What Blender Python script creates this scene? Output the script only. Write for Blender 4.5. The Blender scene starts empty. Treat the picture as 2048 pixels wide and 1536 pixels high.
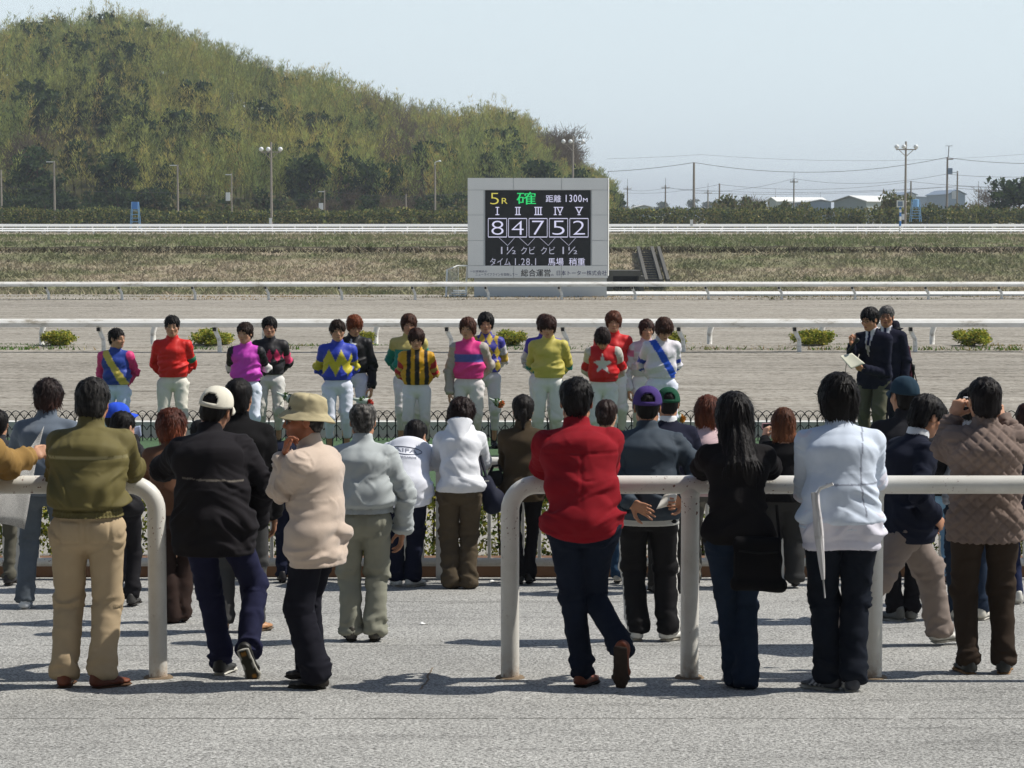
import bpy, math, random
import numpy as np
from mathutils import Vector, Matrix
from mathutils.bvhtree import BVHTree

scene = bpy.context.scene
COL = scene.collection
PI = math.pi
random.seed(7)
RNG = np.random.default_rng(7)

# ------------------------------------------------------------------ camera
H_CAM = 2.61
FPX = 4680.0                       # focal length in pixels of the 2048 px wide photograph
PITCH = math.atan(333.0 / FPX)
cam_d = bpy.data.cameras.new('camera')
cam_d.sensor_width = 36.0
cam_d.lens = FPX / 2048.0 * 36.0
cam_d.clip_start = 0.1
cam_d.clip_end = 6000.0
cam = bpy.data.objects.new('camera', cam_d)
COL.objects.link(cam)
cam.location = (0, 0, H_CAM)
cam.rotation_euler = (PI / 2 - PITCH, 0, 0)
scene.camera = cam

# ------------------------------------------------------------------ world, sun, exposure
SUN_EL, SUN_AZ = math.radians(52), math.radians(81)      # azimuth from +Y towards +X
world = bpy.data.worlds.new('World')
scene.world = world
world.use_nodes = True
wn, wl = world.node_tree.nodes, world.node_tree.links
wn.clear()
w_out = wn.new('ShaderNodeOutputWorld')
w_bg = wn.new('ShaderNodeBackground')
w_sky = wn.new('ShaderNodeTexSky')
w_sky.sky_type = 'NISHITA'
w_sky.sun_disc = False
w_sky.sun_elevation = SUN_EL
w_sky.sun_rotation = SUN_AZ
w_sky.air_density = 1.0
w_sky.dust_density = 0.8
w_sky.ozone_density = 2.0
w_bg.inputs['Strength'].default_value = 0.085
# spring haze: the blue sky pales towards the horizon all the way round
w_tc = wn.new('ShaderNodeTexCoord')
w_sx = wn.new('ShaderNodeSeparateXYZ')
w_rp = wn.new('ShaderNodeValToRGB')
w_mx = wn.new('ShaderNodeMix'); w_mx.data_type = 'RGBA'
wl.new(w_tc.outputs['Generated'], w_sx.inputs[0])
wl.new(w_sx.outputs['Z'], w_rp.inputs[0])
_e = w_rp.color_ramp.elements
_e[0].position, _e[0].color = 0.0, (0.97, 0.97, 0.97, 1)
_e[1].position, _e[1].color = 0.36, (0.06, 0.06, 0.06, 1)
_m = _e.new(0.14); _m.color = (0.92, 0.92, 0.92, 1)
wl.new(w_rp.outputs[0], w_mx.inputs[0])
wl.new(w_sky.outputs[0], w_mx.inputs[6])
w_mx.inputs[7].default_value = (9.25, 10.6, 11.25, 1)
wl.new(w_mx.outputs[2], w_bg.inputs['Color'])
wl.new(w_bg.outputs[0], w_out.inputs['Surface'])

sun_d = bpy.data.lights.new('sun', 'SUN')
sun_d.energy = 4.9
sun_d.angle = math.radians(0.53)
sun_d.color = (1.0, 0.955, 0.88)
sun = bpy.data.objects.new('sun', sun_d)
COL.objects.link(sun)
sun_vec = Vector((math.cos(SUN_EL) * math.sin(SUN_AZ), math.cos(SUN_EL) * math.cos(SUN_AZ), math.sin(SUN_EL)))
sun.rotation_euler = sun_vec.to_track_quat('Z', 'Y').to_euler()
sun.location = (40, 15, 60)

vs = scene.view_settings
vs.view_transform = 'Standard'
vs.look = 'None'
vs.exposure = 0.0
vs.gamma = 1.0
vs.use_curve_mapping = False
scene.cycles.max_bounces = 6
scene.cycles.diffuse_bounces = 3
scene.cycles.glossy_bounces = 2
scene.cycles.transmission_bounces = 3
scene.cycles.transparent_max_bounces = 6

# ------------------------------------------------------------------ projection helpers (photo pixels -> places)
_cp, _sp = math.cos(PITCH), math.sin(PITCH)

def pix_dir(px, py):
    u, v = (px - 1024.0) / FPX, (768.0 - py) / FPX
    return Vector((u, _cp + v * _sp, -_sp + v * _cp))

def at(px, py, Y):
    d = pix_dir(px, py)
    t = Y / d.y
    return Vector((d.x * t, Y, H_CAM + d.z * t))

SLOPE = 0.066

def apron_z(Y):
    return -SLOPE * (Y - 13.0)

def on_apron(px, py):
    d = pix_dir(px, py)
    # H + d.z t = -S (d.y t - 13)
    t = (13.0 * SLOPE - H_CAM) / (d.z + SLOPE * d.y)
    return Vector((d.x * t, d.y * t, H_CAM + d.z * t))

def on_flat(px, py, z):
    d = pix_dir(px, py)
    t = (z - H_CAM) / d.z
    return Vector((d.x * t, d.y * t, z))

# ------------------------------------------------------------------ colours
def lin(r, g, b, k=1.0):
    def f(c):
        c = c / 255.0
        return c / 12.92 if c <= 0.04045 else ((c + 0.055) / 1.055) ** 2.4
    return (f(r) * k, f(g) * k, f(b) * k)

# ------------------------------------------------------------------ materials
MATS = {}

def nodes_of(m):
    m.use_nodes = True
    n, l = m.node_tree.nodes, m.node_tree.links
    n.clear()
    out = n.new('ShaderNodeOutputMaterial')
    bs = n.new('ShaderNodeBsdfPrincipled')
    l.new(bs.outputs[0], out.inputs['Surface'])
    return n, l, bs, out

def nd(n, kind, **kw):
    x = n.new(kind)
    for k, v in kw.items():
        if k in x.inputs:
            x.inputs[k].default_value = v
        else:
            setattr(x, k, v)
    return x

def mixc(n, l, fac, a, b, mode='MIX'):
    x = n.new('ShaderNodeMix')
    x.data_type = 'RGBA'
    x.blend_type = mode
    for sock, val in ((x.inputs[0], fac), (x.inputs[6], a), (x.inputs[7], b)):
        if hasattr(val, 'links'):
            l.new(val, sock)
        elif isinstance(val, (int, float)):
            sock.default_value = val
        else:
            sock.default_value = (*val[:3], 1)
    return x.outputs[2]

def ramp(n, l, src, stops):
    r = n.new('ShaderNodeValToRGB')
    e = r.color_ramp.elements
    while len(e) < len(stops):
        e.new(0.5)
    for el, (p, c) in zip(e, stops):
        el.position = p
        el.color = (*c[:3], 1) if not isinstance(c, (int, float)) else (c, c, c, 1)
    l.new(src, r.inputs[0])
    return r.outputs[0]

def coords(n, l, mode='Object', scale=(1, 1, 1)):
    mp = n.new('ShaderNodeMapping')
    mp.inputs['Scale'].default_value = scale
    if mode == 'World':
        g = n.new('ShaderNodeNewGeometry')
        l.new(g.outputs['Position'], mp.inputs[0])
    else:
        t = n.new('ShaderNodeTexCoord')
        l.new(t.outputs[mode], mp.inputs[0])
    return mp.outputs[0]

def noise(n, l, vec, scale, detail=4, rough=0.6, out='Fac'):
    x = nd(n, 'ShaderNodeTexNoise', Scale=scale, Detail=detail, Roughness=rough)
    l.new(vec, x.inputs['Vector'])
    return x.outputs[out]

def bump(n, l, bs, h, strength, dist):
    b = nd(n, 'ShaderNodeBump', Strength=strength, Distance=dist)
    l.new(h, b.inputs['Height'])
    l.new(b.outputs[0], bs.inputs['Normal'])
    return b

def mat_attr(name, rough=0.8, spec=0.3, var=0.25, vscale=6.0, bscale=60.0, bstr=0.25, bdist=0.006, sheen=0.0, stretch=(1, 1, 1), sss=0.0, weave=0.0, crease=0.0):
    """Material whose base colour is the mesh's own Col attribute (dye, print, skin tone) with procedural grain."""
    m = bpy.data.materials.new(name)
    n, l, bs, out = nodes_of(m)
    a = nd(n, 'ShaderNodeAttribute', attribute_name='Col')
    v = coords(n, l, 'Object', stretch)
    n1 = noise(n, l, v, vscale, 5, 0.65)
    f = ramp(n, l, n1, [(0.25, 1 - var), (0.75, 1 + var * 0.6)])
    c = mixc(n, l, 1.0, a.outputs['Color'], f, 'MULTIPLY')
    n2 = noise(n, l, v, bscale, 3, 0.6)
    if weave:
        n3 = noise(n, l, v, 420.0, 2, 0.5)
        f2 = ramp(n, l, n3, [(0.3, 1 - weave), (0.7, 1 + weave)])
        c = mixc(n, l, 1.0, c, f2, 'MULTIPLY')
    l.new(c, bs.inputs['Base Color'])
    bs.inputs['Roughness'].default_value = rough
    bs.inputs['Specular IOR Level'].default_value = spec
    if sheen:
        bs.inputs['Sheen Weight'].default_value = sheen
    if sss:
        bs.inputs['Subsurface Weight'].default_value = sss
        bs.inputs['Subsurface Radius'].default_value = (0.01, 0.004, 0.002)
    if crease:
        vc_ = coords(n, l, 'Object', (1.0, 1.0, 0.55))
        rg_ = nd(n, 'ShaderNodeTexNoise', Scale=crease, Detail=1.6, Roughness=0.45, Distortion=0.8)
        rg_.noise_type = 'RIDGED_MULTIFRACTAL'
        l.new(vc_, rg_.inputs['Vector'])
        ad = nd(n, 'ShaderNodeMath', operation='MULTIPLY_ADD')
        l.new(rg_.outputs['Fac'], ad.inputs[0]); ad.inputs[1].default_value = 1.0; ad.inputs[2].default_value = 0.0
        bump(n, l, bs, ad.outputs[0], bstr, bdist)
    else:
        bump(n, l, bs, n2, bstr, bdist)
    MATS[name] = m
    return m

mat_attr('cotton_cloth', 0.92, 0.12, 0.08, 9, 60, 0.7, 0.030, weave=0.05, crease=5.0)
mat_attr('fleece_cloth', 0.95, 0.1, 0.08, 12, 160, 0.5, 0.022, sheen=0.3, weave=0.08, crease=3.5)
mat_attr('nylon_cloth', 0.72, 0.18, 0.07, 7, 40, 0.75, 0.034, crease=5.5)
mat_attr('silk_cloth', 0.55, 0.3, 0.06, 7, 50, 0.7, 0.026, crease=7.0)
mat_attr('denim_cloth', 0.9, 0.12, 0.35, 5, 60, 0.6, 0.024, weave=0.14, crease=5.5)
mat_attr('breeches_cloth', 0.75, 0.2, 0.08, 4, 50, 0.7, 0.024, crease=7.0)
mat_attr('skin', 0.55, 0.4, 0.10, 30, 120, 0.15, 0.002, sss=0.08)
mat_attr('hair', 0.5, 0.14, 0.35, 25, 140, 0.6, 0.006, stretch=(1, 1, 0.15))
mat_attr('shoe_leather', 0.5, 0.4, 0.2, 20, 60, 0.2, 0.003)
mat_attr('sole_rubber', 0.85, 0.2, 0.3, 20, 60, 0.2, 0.003)
mat_attr('leaves', 0.75, 0.15, 0.2, 1.5, 30, 0.0, 0.001)
mat_attr('hill_leaves', 0.8, 0.1, 0.2, 0.6, 30, 0.0, 0.001)
def see_through(m, fac):
    n, l = m.node_tree.nodes, m.node_tree.links
    bs = [x for x in n if x.type == 'BSDF_PRINCIPLED'][0]; out = [x for x in n if x.type == 'OUTPUT_MATERIAL'][0]
    tr = n.new('ShaderNodeBsdfTranslucent'); mx = n.new('ShaderNodeMixShader'); mx.inputs[0].default_value = fac
    l.new(bs.inputs['Base Color'].links[0].from_socket, tr.inputs['Color'])
    l.new(bs.outputs[0], mx.inputs[1]); l.new(tr.outputs[0], mx.inputs[2]); l.new(mx.outputs[0], out.inputs['Surface'])
see_through(MATS['hill_leaves'], 0.42)
see_through(MATS['leaves'], 0.25)
mat_attr('plain_paint', 0.5, 0.4, 0.15, 4, 30, 0.1, 0.002)
mat_attr('printed_paper', 0.9, 0.1, 0.04, 10, 30, 0.15, 0.002)

def mat_plain(name, col, rough=0.6, var=0.15, vscale=5.0, bscale=40.0, bstr=0.1, bdist=0.004, metal=0.0, spec=0.4, emit=0.0, mode='Object', stretch=(1, 1, 1)):
    m = bpy.data.materials.new(name)
    n, l, bs, out = nodes_of(m)
    v = coords(n, l, mode, stretch)
    n1 = noise(n, l, v, vscale, 6, 0.65)
    c = mixc(n, l, n1, tuple(x * (1 - var) for x in col), tuple(min(1, x * (1 + var)) for x in col))
    l.new(c, bs.inputs['Base Color'])
    bs.inputs['Roughness'].default_value = rough
    bs.inputs['Metallic'].default_value = metal
    bs.inputs['Specular IOR Level'].default_value = spec
    if emit:
        bs.inputs['Emission Color'].default_value = (*col, 1)
        bs.inputs['Emission Strength'].default_value = emit
    n2 = noise(n, l, v, bscale, 4, 0.6)
    bump(n, l, bs, n2, bstr, bdist)
    MATS[name] = m
    return m

# ------------------------------------------------------------------ mesh making
def mesh_np(name, V, Fs, mat, parent=None, col=None, smooth=True, link=True):
    """One mesh object from numpy arrays. Fs: array (m,k) or list of such arrays."""
    if not isinstance(Fs, (list, tuple)):
        Fs = [Fs]
    Fs = [np.asarray(f, dtype=np.int32) for f in Fs if len(f)]
    me = bpy.data.meshes.new(name)
    V = np.asarray(V, dtype=np.float32)
    me.vertices.add(len(V))
    me.vertices.foreach_set('co', V.ravel())
    nl = sum(f.size for f in Fs)
    npoly = sum(len(f) for f in Fs)
    me.loops.add(nl)
    me.loops.foreach_set('vertex_index', np.concatenate([f.ravel() for f in Fs]))
    me.polygons.add(npoly)
    tot = np.concatenate([np.full(len(f), f.shape[1], np.int32) for f in Fs])
    start = np.concatenate([[0], np.cumsum(tot)[:-1]]).astype(np.int32)
    me.polygons.foreach_set('loop_start', start)
    me.polygons.foreach_set('loop_total', tot)
    me.update(calc_edges=True)
    me.polygons.foreach_set('use_smooth', np.full(npoly, smooth, dtype=bool))
    if col is not None:
        col = np.asarray(col, dtype=np.float32)
        if col.ndim == 1:
            col = np.tile(col, (len(V), 1))
        if col.shape[1] == 3:
            col = np.concatenate([col, np.ones((len(col), 1), np.float32)], 1)
        ca = me.color_attributes.new('Col', 'FLOAT_COLOR', 'POINT')
        ca.data.foreach_set('color', col.astype(np.float32).ravel())
    me.materials.append(MATS[mat] if isinstance(mat, str) else mat)
    o = bpy.data.objects.new(name, me)
    if link:
        COL.objects.link(o)
    if parent is not None:
        o.parent = parent
    return o

class MB:
    """Collects boxes, bars, tubes and lathes; build() links them as ONE mesh object."""
    def __init__(self):
        self.v, self.f, self.c, self.cur = [], [], [], (0.5, 0.5, 0.5)

    def color(self, c):
        self.cur = tuple(c)
        return self

    def add(self, vs_, fs_):
        b = len(self.v)
        self.v += [tuple(p) for p in vs_]
        self.c += [self.cur] * len(vs_)
        self.f += [tuple(i + b for i in f) for f in fs_]
        return self

    def box(self, c, s, rz=0.0, M=None):
        x, y, z = s[0] / 2, s[1] / 2, s[2] / 2
        pts = [Vector((sx * x, sy * y, sz * z)) for sz in (-1, 1) for sy in (-1, 1) for sx in (-1, 1)]
        R = M if M is not None else Matrix.Rotation(rz, 3, 'Z')
        pts = [R @ p + Vector(c) for p in pts]
        return self.add(pts, [(0, 2, 3, 1), (4, 5, 7, 6), (0, 1, 5, 4), (2, 6, 7, 3), (0, 4, 6, 2), (1, 3, 7, 5)])

    def tube(self, path, r, seg=10, cap=True):
        path = [Vector(p) for p in path]
        rs = r if isinstance(r, (list, tuple)) else [r] * len(path)
        rings = []
        up = None
        for i, p in enumerate(path):
            d = (path[min(i + 1, len(path) - 1)] - path[max(i - 1, 0)]).normalized()
            if up is None:
                up = Vector((0, 0, 1)) if abs(d.z) < 0.9 else Vector((0, 1, 0))
            a = d.cross(up)
            if a.length < 1e-4:
                a = d.cross(Vector((1, 0, 0)))
            a.normalize()
            b = a.cross(d).normalized()
            up = b
            rings.append([p + (a * math.cos(2 * PI * k / seg) + b * math.sin(2 * PI * k / seg)) * rs[i] for k in range(seg)])
        vs_ = [q for rg in rings for q in rg]
        fs_ = []
        for i in range(len(path) - 1):
            for k in range(seg):
                k2 = (k + 1) % seg
                fs_.append((i * seg + k, i * seg + k2, (i + 1) * seg + k2, (i + 1) * seg + k))
        if cap:
            fs_.append(tuple(range(seg)))
            fs_.append(tuple(reversed(range((len(path) - 1) * seg, len(path) * seg))))
        return self.add(vs_, fs_)

    def lathe(self, prof, seg=24, c=(0, 0, 0), M=None):
        vs_, fs_ = [], []
        for r, z in prof:
            for k in range(seg):
                a = 2 * PI * k / seg
                p = Vector((r * math.cos(a), r * math.sin(a), z))
                vs_.append((M @ p if M is not None else p) + Vector(c))
        for i in range(len(prof) - 1):
            for k in range(seg):
                k2 = (k + 1) % seg
                fs_.append((i * seg + k, i * seg + k2, (i + 1) * seg + k2, (i + 1) * seg + k))
        return self.add(vs_, fs_)

    def grid(self, fn, nu, nv):
        vs_ = [fn(i / nu, j / nv) for j in range(nv + 1) for i in range(nu + 1)]
        fs_ = [(j * (nu + 1) + i, j * (nu + 1) + i + 1, (j + 1) * (nu + 1) + i + 1, (j + 1) * (nu + 1) + i) for j in range(nv) for i in range(nu)]
        return self.add(vs_, fs_)

    def build(self, name, mat, parent=None, smooth=False, angle=None, link=True):
        me = bpy.data.meshes.new(name)
        me.from_pydata(self.v, [], self.f)
        me.polygons.foreach_set('use_smooth', np.full(len(me.polygons), smooth, dtype=bool))
        ca = me.color_attributes.new('Col', 'FLOAT_COLOR', 'POINT')
        ca.data.foreach_set('color', np.array([(*c, 1) for c in self.c], np.float32).ravel())
        me.materials.append(MATS[mat] if isinstance(mat, str) else mat)
        me.update()
        if angle is not None:
            try:
                me.set_sharp_from_angle(angle=angle)
            except Exception:
                pass
        o = bpy.data.objects.new(name, me)
        if link:
            COL.objects.link(o)
        if parent is not None:
            o.parent = parent
        return o

def empty(name, loc, rz=0.0):
    o = bpy.data.objects.new(name, None)
    o.empty_display_size = 0.2
    COL.objects.link(o)
    o.location = loc
    o.rotation_euler = (0, 0, rz)
    return o

def tag(o, label=None, cat=None, group=None, kind=None):
    if label:
        o['label'] = label
    if cat:
        o['category'] = cat
    if group:
        o['group'] = group
    if kind:
        o['kind'] = kind
    return o

def share(o, parent, loc=(0, 0, 0), rz=0.0, scale=None, rot=None):
    """A copy of a mesh object that shares its mesh data."""
    c = o.copy()
    COL.objects.link(c)
    c.parent = parent
    c.location = loc
    c.rotation_euler = rot if rot is not None else (0, 0, rz)
    if scale is not None:
        c.scale = scale if isinstance(scale, (tuple, list)) else (scale,) * 3
    return c

# ------------------------------------------------------------------ numpy noise
_T = np.random.default_rng(3).random((32, 32, 32)).astype(np.float32)

def vnoise(P, seed=0):
    P = np.asarray(P, dtype=np.float32) + (seed * 7.31 % 29)
    i = np.floor(P).astype(np.int32)
    f = P - i
    f = f * f * (3 - 2 * f)
    i0 = i & 31
    i1 = (i + 1) & 31
    x0, y0, z0 = i0[:, 0], i0[:, 1], i0[:, 2]
    x1, y1, z1 = i1[:, 0], i1[:, 1], i1[:, 2]
    fx, fy, fz = f[:, 0], f[:, 1], f[:, 2]
    a = _T[x0, y0, z0] * (1 - fx) + _T[x1, y0, z0] * fx
    b = _T[x0, y1, z0] * (1 - fx) + _T[x1, y1, z0] * fx
    c = _T[x0, y0, z1] * (1 - fx) + _T[x1, y0, z1] * fx
    d = _T[x0, y1, z1] * (1 - fx) + _T[x1, y1, z1] * fx
    return (a * (1 - fy) + b * fy) * (1 - fz) + (c * (1 - fy) + d * fy) * fz

def fbm(P, seed=0, octaves=3):
    s, a, t = 0.0, 0.5, 0.0
    for k in range(octaves):
        s = s + a * vnoise(P * (2.0 ** k), seed + 5 * k)
        t += a
        a *= 0.5
    return s / t

# ------------------------------------------------------------------ implicit bodies meshed with surface nets
class Shape:
    """Smooth union of tapered elliptical limbs, meshed as one continuous skin."""
    def __init__(self, h):
        self.h, self.ops = h, []

    def cone(self, p0, p1, r0, r1, xax=(1, 0, 0), k=0.02, cap=0.7, sub=False):
        r0 = r0 if isinstance(r0, (tuple, list)) else (r0, r0)
        r1 = r1 if isinstance(r1, (tuple, list)) else (r1, r1)
        self.ops.append(('c', np.array(p0, float), np.array(p1, float), r0, r1, np.array(xax, float), k, cap, sub))
        return self

    def ball(self, c, r, R=None, k=0.02, sub=False):
        r = r if isinstance(r, (tuple, list, np.ndarray)) else (r, r, r)
        self.ops.append(('b', np.array(c, float), np.array(r, float), R, k, sub))
        return self

    def cut(self, fn):
        """fn(x, y, z) -> signed distance of the part to keep (negative inside)."""
        self.ops.append(('f', fn))
        return self

    def field(self):
        lo, hi = np.full(3, 1e9), np.full(3, -1e9)
        for o in self.ops:
            if o[0] == 'c' and not o[8]:
                r = max(*o[3], *o[4])
                lo = np.minimum(lo, np.minimum(o[1], o[2]) - r)
                hi = np.maximum(hi, np.maximum(o[1], o[2]) + r)
            elif o[0] == 'b' and not o[5]:
                r = o[2].max()
                lo = np.minimum(lo, o[1] - r)
                hi = np.maximum(hi, o[1] + r)
        h = self.h
        lo = lo - 4 * h
        n = np.ceil((hi + 4 * h - lo) / h).astype(int) + 1
        D = np.full(n, 0.2, np.float32)
        ax = [(lo[i] + h * np.arange(n[i])).astype(np.float32) for i in range(3)]
        for o in self.ops:
            if o[0] == 'f':
                X, Y, Z = ax[0][:, None, None], ax[1][None, :, None], ax[2][None, None, :]
                np.maximum(D, o[1](X, Y, Z), out=D)
                continue
            if o[0] == 'c':
                _, p0, p1, r0, r1, xa, k, cap, sub = o
                r = max(*r0, *r1) + k + 2 * h
                a, b = np.minimum(p0, p1) - r, np.maximum(p0, p1) + r
            else:
                _, c, rr, R, k, sub = o
                r = rr.max() + k + 2 * h
                a, b = c - r, c + r
            i0 = np.clip(np.floor((a - lo) / h).astype(int), 0, n)
            i1 = np.clip(np.ceil((b - lo) / h).astype(int) + 1, 0, n)
            if np.any(i1 <= i0):
                continue
            sl = tuple(slice(i0[j], i1[j]) for j in range(3))
            X = ax[0][sl[0]][:, None, None]
            Y = ax[1][sl[1]][None, :, None]
            Z = ax[2][sl[2]][None, None, :]
            if o[0] == 'c':
                A = p1 - p0
                L = np.linalg.norm(A) + 1e-9
                A = A / L
                xa = xa - A * xa.dot(A)
                if np.linalg.norm(xa) < 1e-3:
                    xa = np.array([0.0, 1.0, 0.0]) - A * A[1]
                xa = xa / np.linalg.norm(xa)
                ya = np.cross(A, xa)
                dx, dy, dz = X - p0[0], Y - p0[1], Z - p0[2]
                t = dx * A[0] + dy * A[1] + dz * A[2]
                u = dx * xa[0] + dy * xa[1] + dz * xa[2]
                v = dx * ya[0] + dy * ya[1] + dz * ya[2]
                tc = np.clip(t / L, 0, 1)
                hh = t - tc * L
                ra = r0[0] + (r1[0] - r0[0]) * tc
                rb = r0[1] + (r1[1] - r0[1]) * tc
                m = np.minimum(ra, rb)
                d = (np.sqrt((u / ra) ** 2 + (v / rb) ** 2 + (hh / (m * cap)) ** 2) - 1) * m
            else:
                dx, dy, dz = X - c[0], Y - c[1], Z - c[2]
                if R is not None:
                    dx, dy, dz = (dx * R[0][0] + dy * R[1][0] + dz * R[2][0], dx * R[0][1] + dy * R[1][1] + dz * R[2][1], dx * R[0][2] + dy * R[1][2] + dz * R[2][2])
                d = (np.sqrt((dx / rr[0]) ** 2 + (dy / rr[1]) ** 2 + (dz / rr[2]) ** 2) - 1) * rr.min()
            d = d.astype(np.float32)
            S = D[sl]
            if sub:
                hq = np.clip(k - np.abs(S + d), 0, None) / max(k, 1e-6)
                D[sl] = np.maximum(S, -d) + hq * hq * k * 0.25
            else:
                hq = np.clip(k - np.abs(S - d), 0, None) / max(k, 1e-6)
                D[sl] = np.minimum(S, d) - hq * hq * k * 0.25
        return D, lo

    def mesh(self, smooth=1):
        D, lo = self.field()
        V, F = surface_nets(D, lo, self.h)
        if smooth:
            V = relax(V, F, smooth)
        return V, F

def surface_nets(D, lo, h):
    s = D < 0
    s[0] = s[-1] = False
    s[:, 0] = s[:, -1] = False
    s[:, :, 0] = s[:, :, -1] = False
    D = np.where(s, np.minimum(D, -1e-6), np.maximum(D, 1e-6))
    c = np.zeros(tuple(x - 1 for x in D.shape), np.int8)
    for i in (0, 1):
        for j in (0, 1):
            for k in (0, 1):
                c += s[i:s.shape[0] - 1 + i, j:s.shape[1] - 1 + j, k:s.shape[2] - 1 + k]
    act = (c > 0) & (c < 8)
    cells = np.argwhere(act)
    idx = np.full(act.shape, -1, np.int32)
    idx[act] = np.arange(len(cells))
    offs = np.array([(i, j, k) for i in (0, 1) for j in (0, 1) for k in (0, 1)])
    cv = np.stack([D[cells[:, 0] + o[0], cells[:, 1] + o[1], cells[:, 2] + o[2]] for o in offs], 1)
    acc = np.zeros((len(cells), 3), np.float32)
    cnt = np.zeros(len(cells), np.float32)
    for a in range(8):
        for b in range(a + 1, 8):
            if np.abs(offs[a] - offs[b]).sum() != 1:
                continue
            va, vb = cv[:, a], cv[:, b]
            x = (va < 0) != (vb < 0)
            t = np.where(x, va / np.where(x, va - vb, 1), 0)
            acc += np.where(x[:, None], offs[a] + t[:, None] * (offs[b] - offs[a]), 0)
            cnt += x
    V = (lo + h * (cells + acc / cnt[:, None])).astype(np.float32)
    quads = []
    for axis in range(3):
        sl0 = [slice(None)] * 3
        sl1 = [slice(None)] * 3
        sl0[axis], sl1[axis] = slice(0, -1), slice(1, None)
        sa, sb = s[tuple(sl0)], s[tuple(sl1)]
        e = np.argwhere(sa != sb)
        inside = sa[e[:, 0], e[:, 1], e[:, 2]]
        u, v = (axis + 1) % 3, (axis + 2) % 3
        def cell(du, dv):
            q = e.copy()
            q[:, u] += du
            q[:, v] += dv
            return idx[q[:, 0], q[:, 1], q[:, 2]]
        q = np.stack([cell(-1, -1), cell(0, -1), cell(0, 0), cell(-1, 0)], 1)
        q[~inside] = q[~inside][:, ::-1]
        quads.append(q)
    return V, np.concatenate(quads)

def edges_of(F):
    k = F.shape[1]
    return np.concatenate([F[:, [i, (i + 1) % k]] for i in range(k)])

def relax(V, F, it=1, lam=0.5):
    E = edges_of(F)
    n = len(V)
    deg = np.bincount(E[:, 0], minlength=n) + np.bincount(E[:, 1], minlength=n)
    for _ in range(it):
        S = np.stack([np.bincount(E[:, 0], V[E[:, 1], a], n) + np.bincount(E[:, 1], V[E[:, 0], a], n) for a in range(3)], 1)
        V = V + lam * (S / np.maximum(deg, 1)[:, None] - V)
    return V.astype(np.float32)

def normals(V, F):
    d1 = V[F[:, 2]] - V[F[:, 0]]
    d2 = V[F[:, 3 if F.shape[1] > 3 else 1]] - V[F[:, 1 if F.shape[1] > 3 else 0]]
    nf = np.cross(d1, d2)
    if F.shape[1] == 3:
        nf = np.cross(V[F[:, 1]] - V[F[:, 0]], V[F[:, 2]] - V[F[:, 0]])
    n = len(V)
    N = np.zeros((n, 3))
    for c in range(F.shape[1]):
        for a in range(3):
            N[:, a] += np.bincount(F[:, c], nf[:, a], n)
    return N / (np.linalg.norm(N, axis=1)[:, None] + 1e-12)
# ================================================================== ground sheets
def zY(py, Y):
    return at(1024, py, Y).z

def sheet(name, pts, mat, label=None):
    me = bpy.data.meshes.new(name)
    me.from_pydata([tuple(p) for p in pts], [], [tuple(range(len(pts)))])
    me.materials.append(MATS[mat])
    o = bpy.data.objects.new(name, me)
    COL.objects.link(o)
    o['kind'] = 'structure'
    return o

# --- materials of the ground
m = bpy.data.materials.new('porous_paving'); MATS['porous_paving'] = m
n, l, bs, out = nodes_of(m)
v = coords(n, l, 'World')
big = noise(n, l, v, 0.6, 5, 0.6)
grit = noise(n, l, v, 62.0, 3, 0.75)
vor = nd(n, 'ShaderNodeTexVoronoi', Scale=95.0)
l.new(v, vor.inputs['Vector'])
c1 = ramp(n, l, grit, [(0.28, lin(64, 64, 62)), (0.43, lin(140, 139, 135)), (0.52, lin(179, 178, 173)), (0.72, lin(217, 216, 211))])
vc = ramp(n, l, vor.outputs['Color'], [(0.15, 0.60), (0.55, 1.0), (0.9, 1.16)])
c2 = mixc(n, l, 1.0, c1, vc, 'MULTIPLY')
bg = ramp(n, l, big, [(0.3, 0.82), (0.7, 1.08)])
c3 = mixc(n, l, 1.0, c2, bg, 'MULTIPLY')
vst = coords(n, l, 'World', (0.5, 3.0, 1))
stn = noise(n, l, vst, 1.3, 6, 0.7)
c4 = mixc(n, l, 1.0, c3, ramp(n, l, stn, [(0.30, 0.70), (0.47, 1.0), (0.62, 1.0), (0.75, 1.10)]), 'MULTIPLY')
l.new(c4, bs.inputs['Base Color'])
bs.inputs['Roughness'].default_value = 0.9
bs.inputs['Specular IOR Level'].default_value = 0.2
bump(n, l, bs, grit, 0.9, 0.012)

m = bpy.data.materials.new('harrowed_sand'); MATS['harrowed_sand'] = m
n, l, bs, out = nodes_of(m)
vs1 = coords(n, l, 'World', (0.22, 5.0, 1))
h1 = noise(n, l, vs1, 0.8, 7, 0.68)
vs2 = coords(n, l, 'World', (0.9, 7.5, 1))
h2 = noise(n, l, vs2, 1.6, 6, 0.72)
v3 = coords(n, l, 'World')
h3 = noise(n, l, v3, 9.0, 5, 0.75)
h4 = noise(n, l, coords(n, l, 'World', (0.03, 0.25, 1)), 1.0, 3, 0.5)
mx = mixc(n, l, 0.55, h1, h2)
mx2 = mixc(n, l, 0.40, mx, h3)
cA = ramp(n, l, mx2, [(0.39, lin(84, 79, 70)), (0.455, lin(134, 128, 117)), (0.51, lin(160, 154, 143)), (0.62, lin(182, 176, 165))])
cB = mixc(n, l, 1.0, cA, ramp(n, l, h4, [(0.3, 0.84), (0.7, 1.06)]), 'MULTIPLY')
l.new(cB, bs.inputs['Base Color'])
bs.inputs['Roughness'].default_value = 0.95
bs.inputs['Specular IOR Level'].default_value = 0.1
bump(n, l, bs, mx2, 1.0, 0.07)

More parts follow.
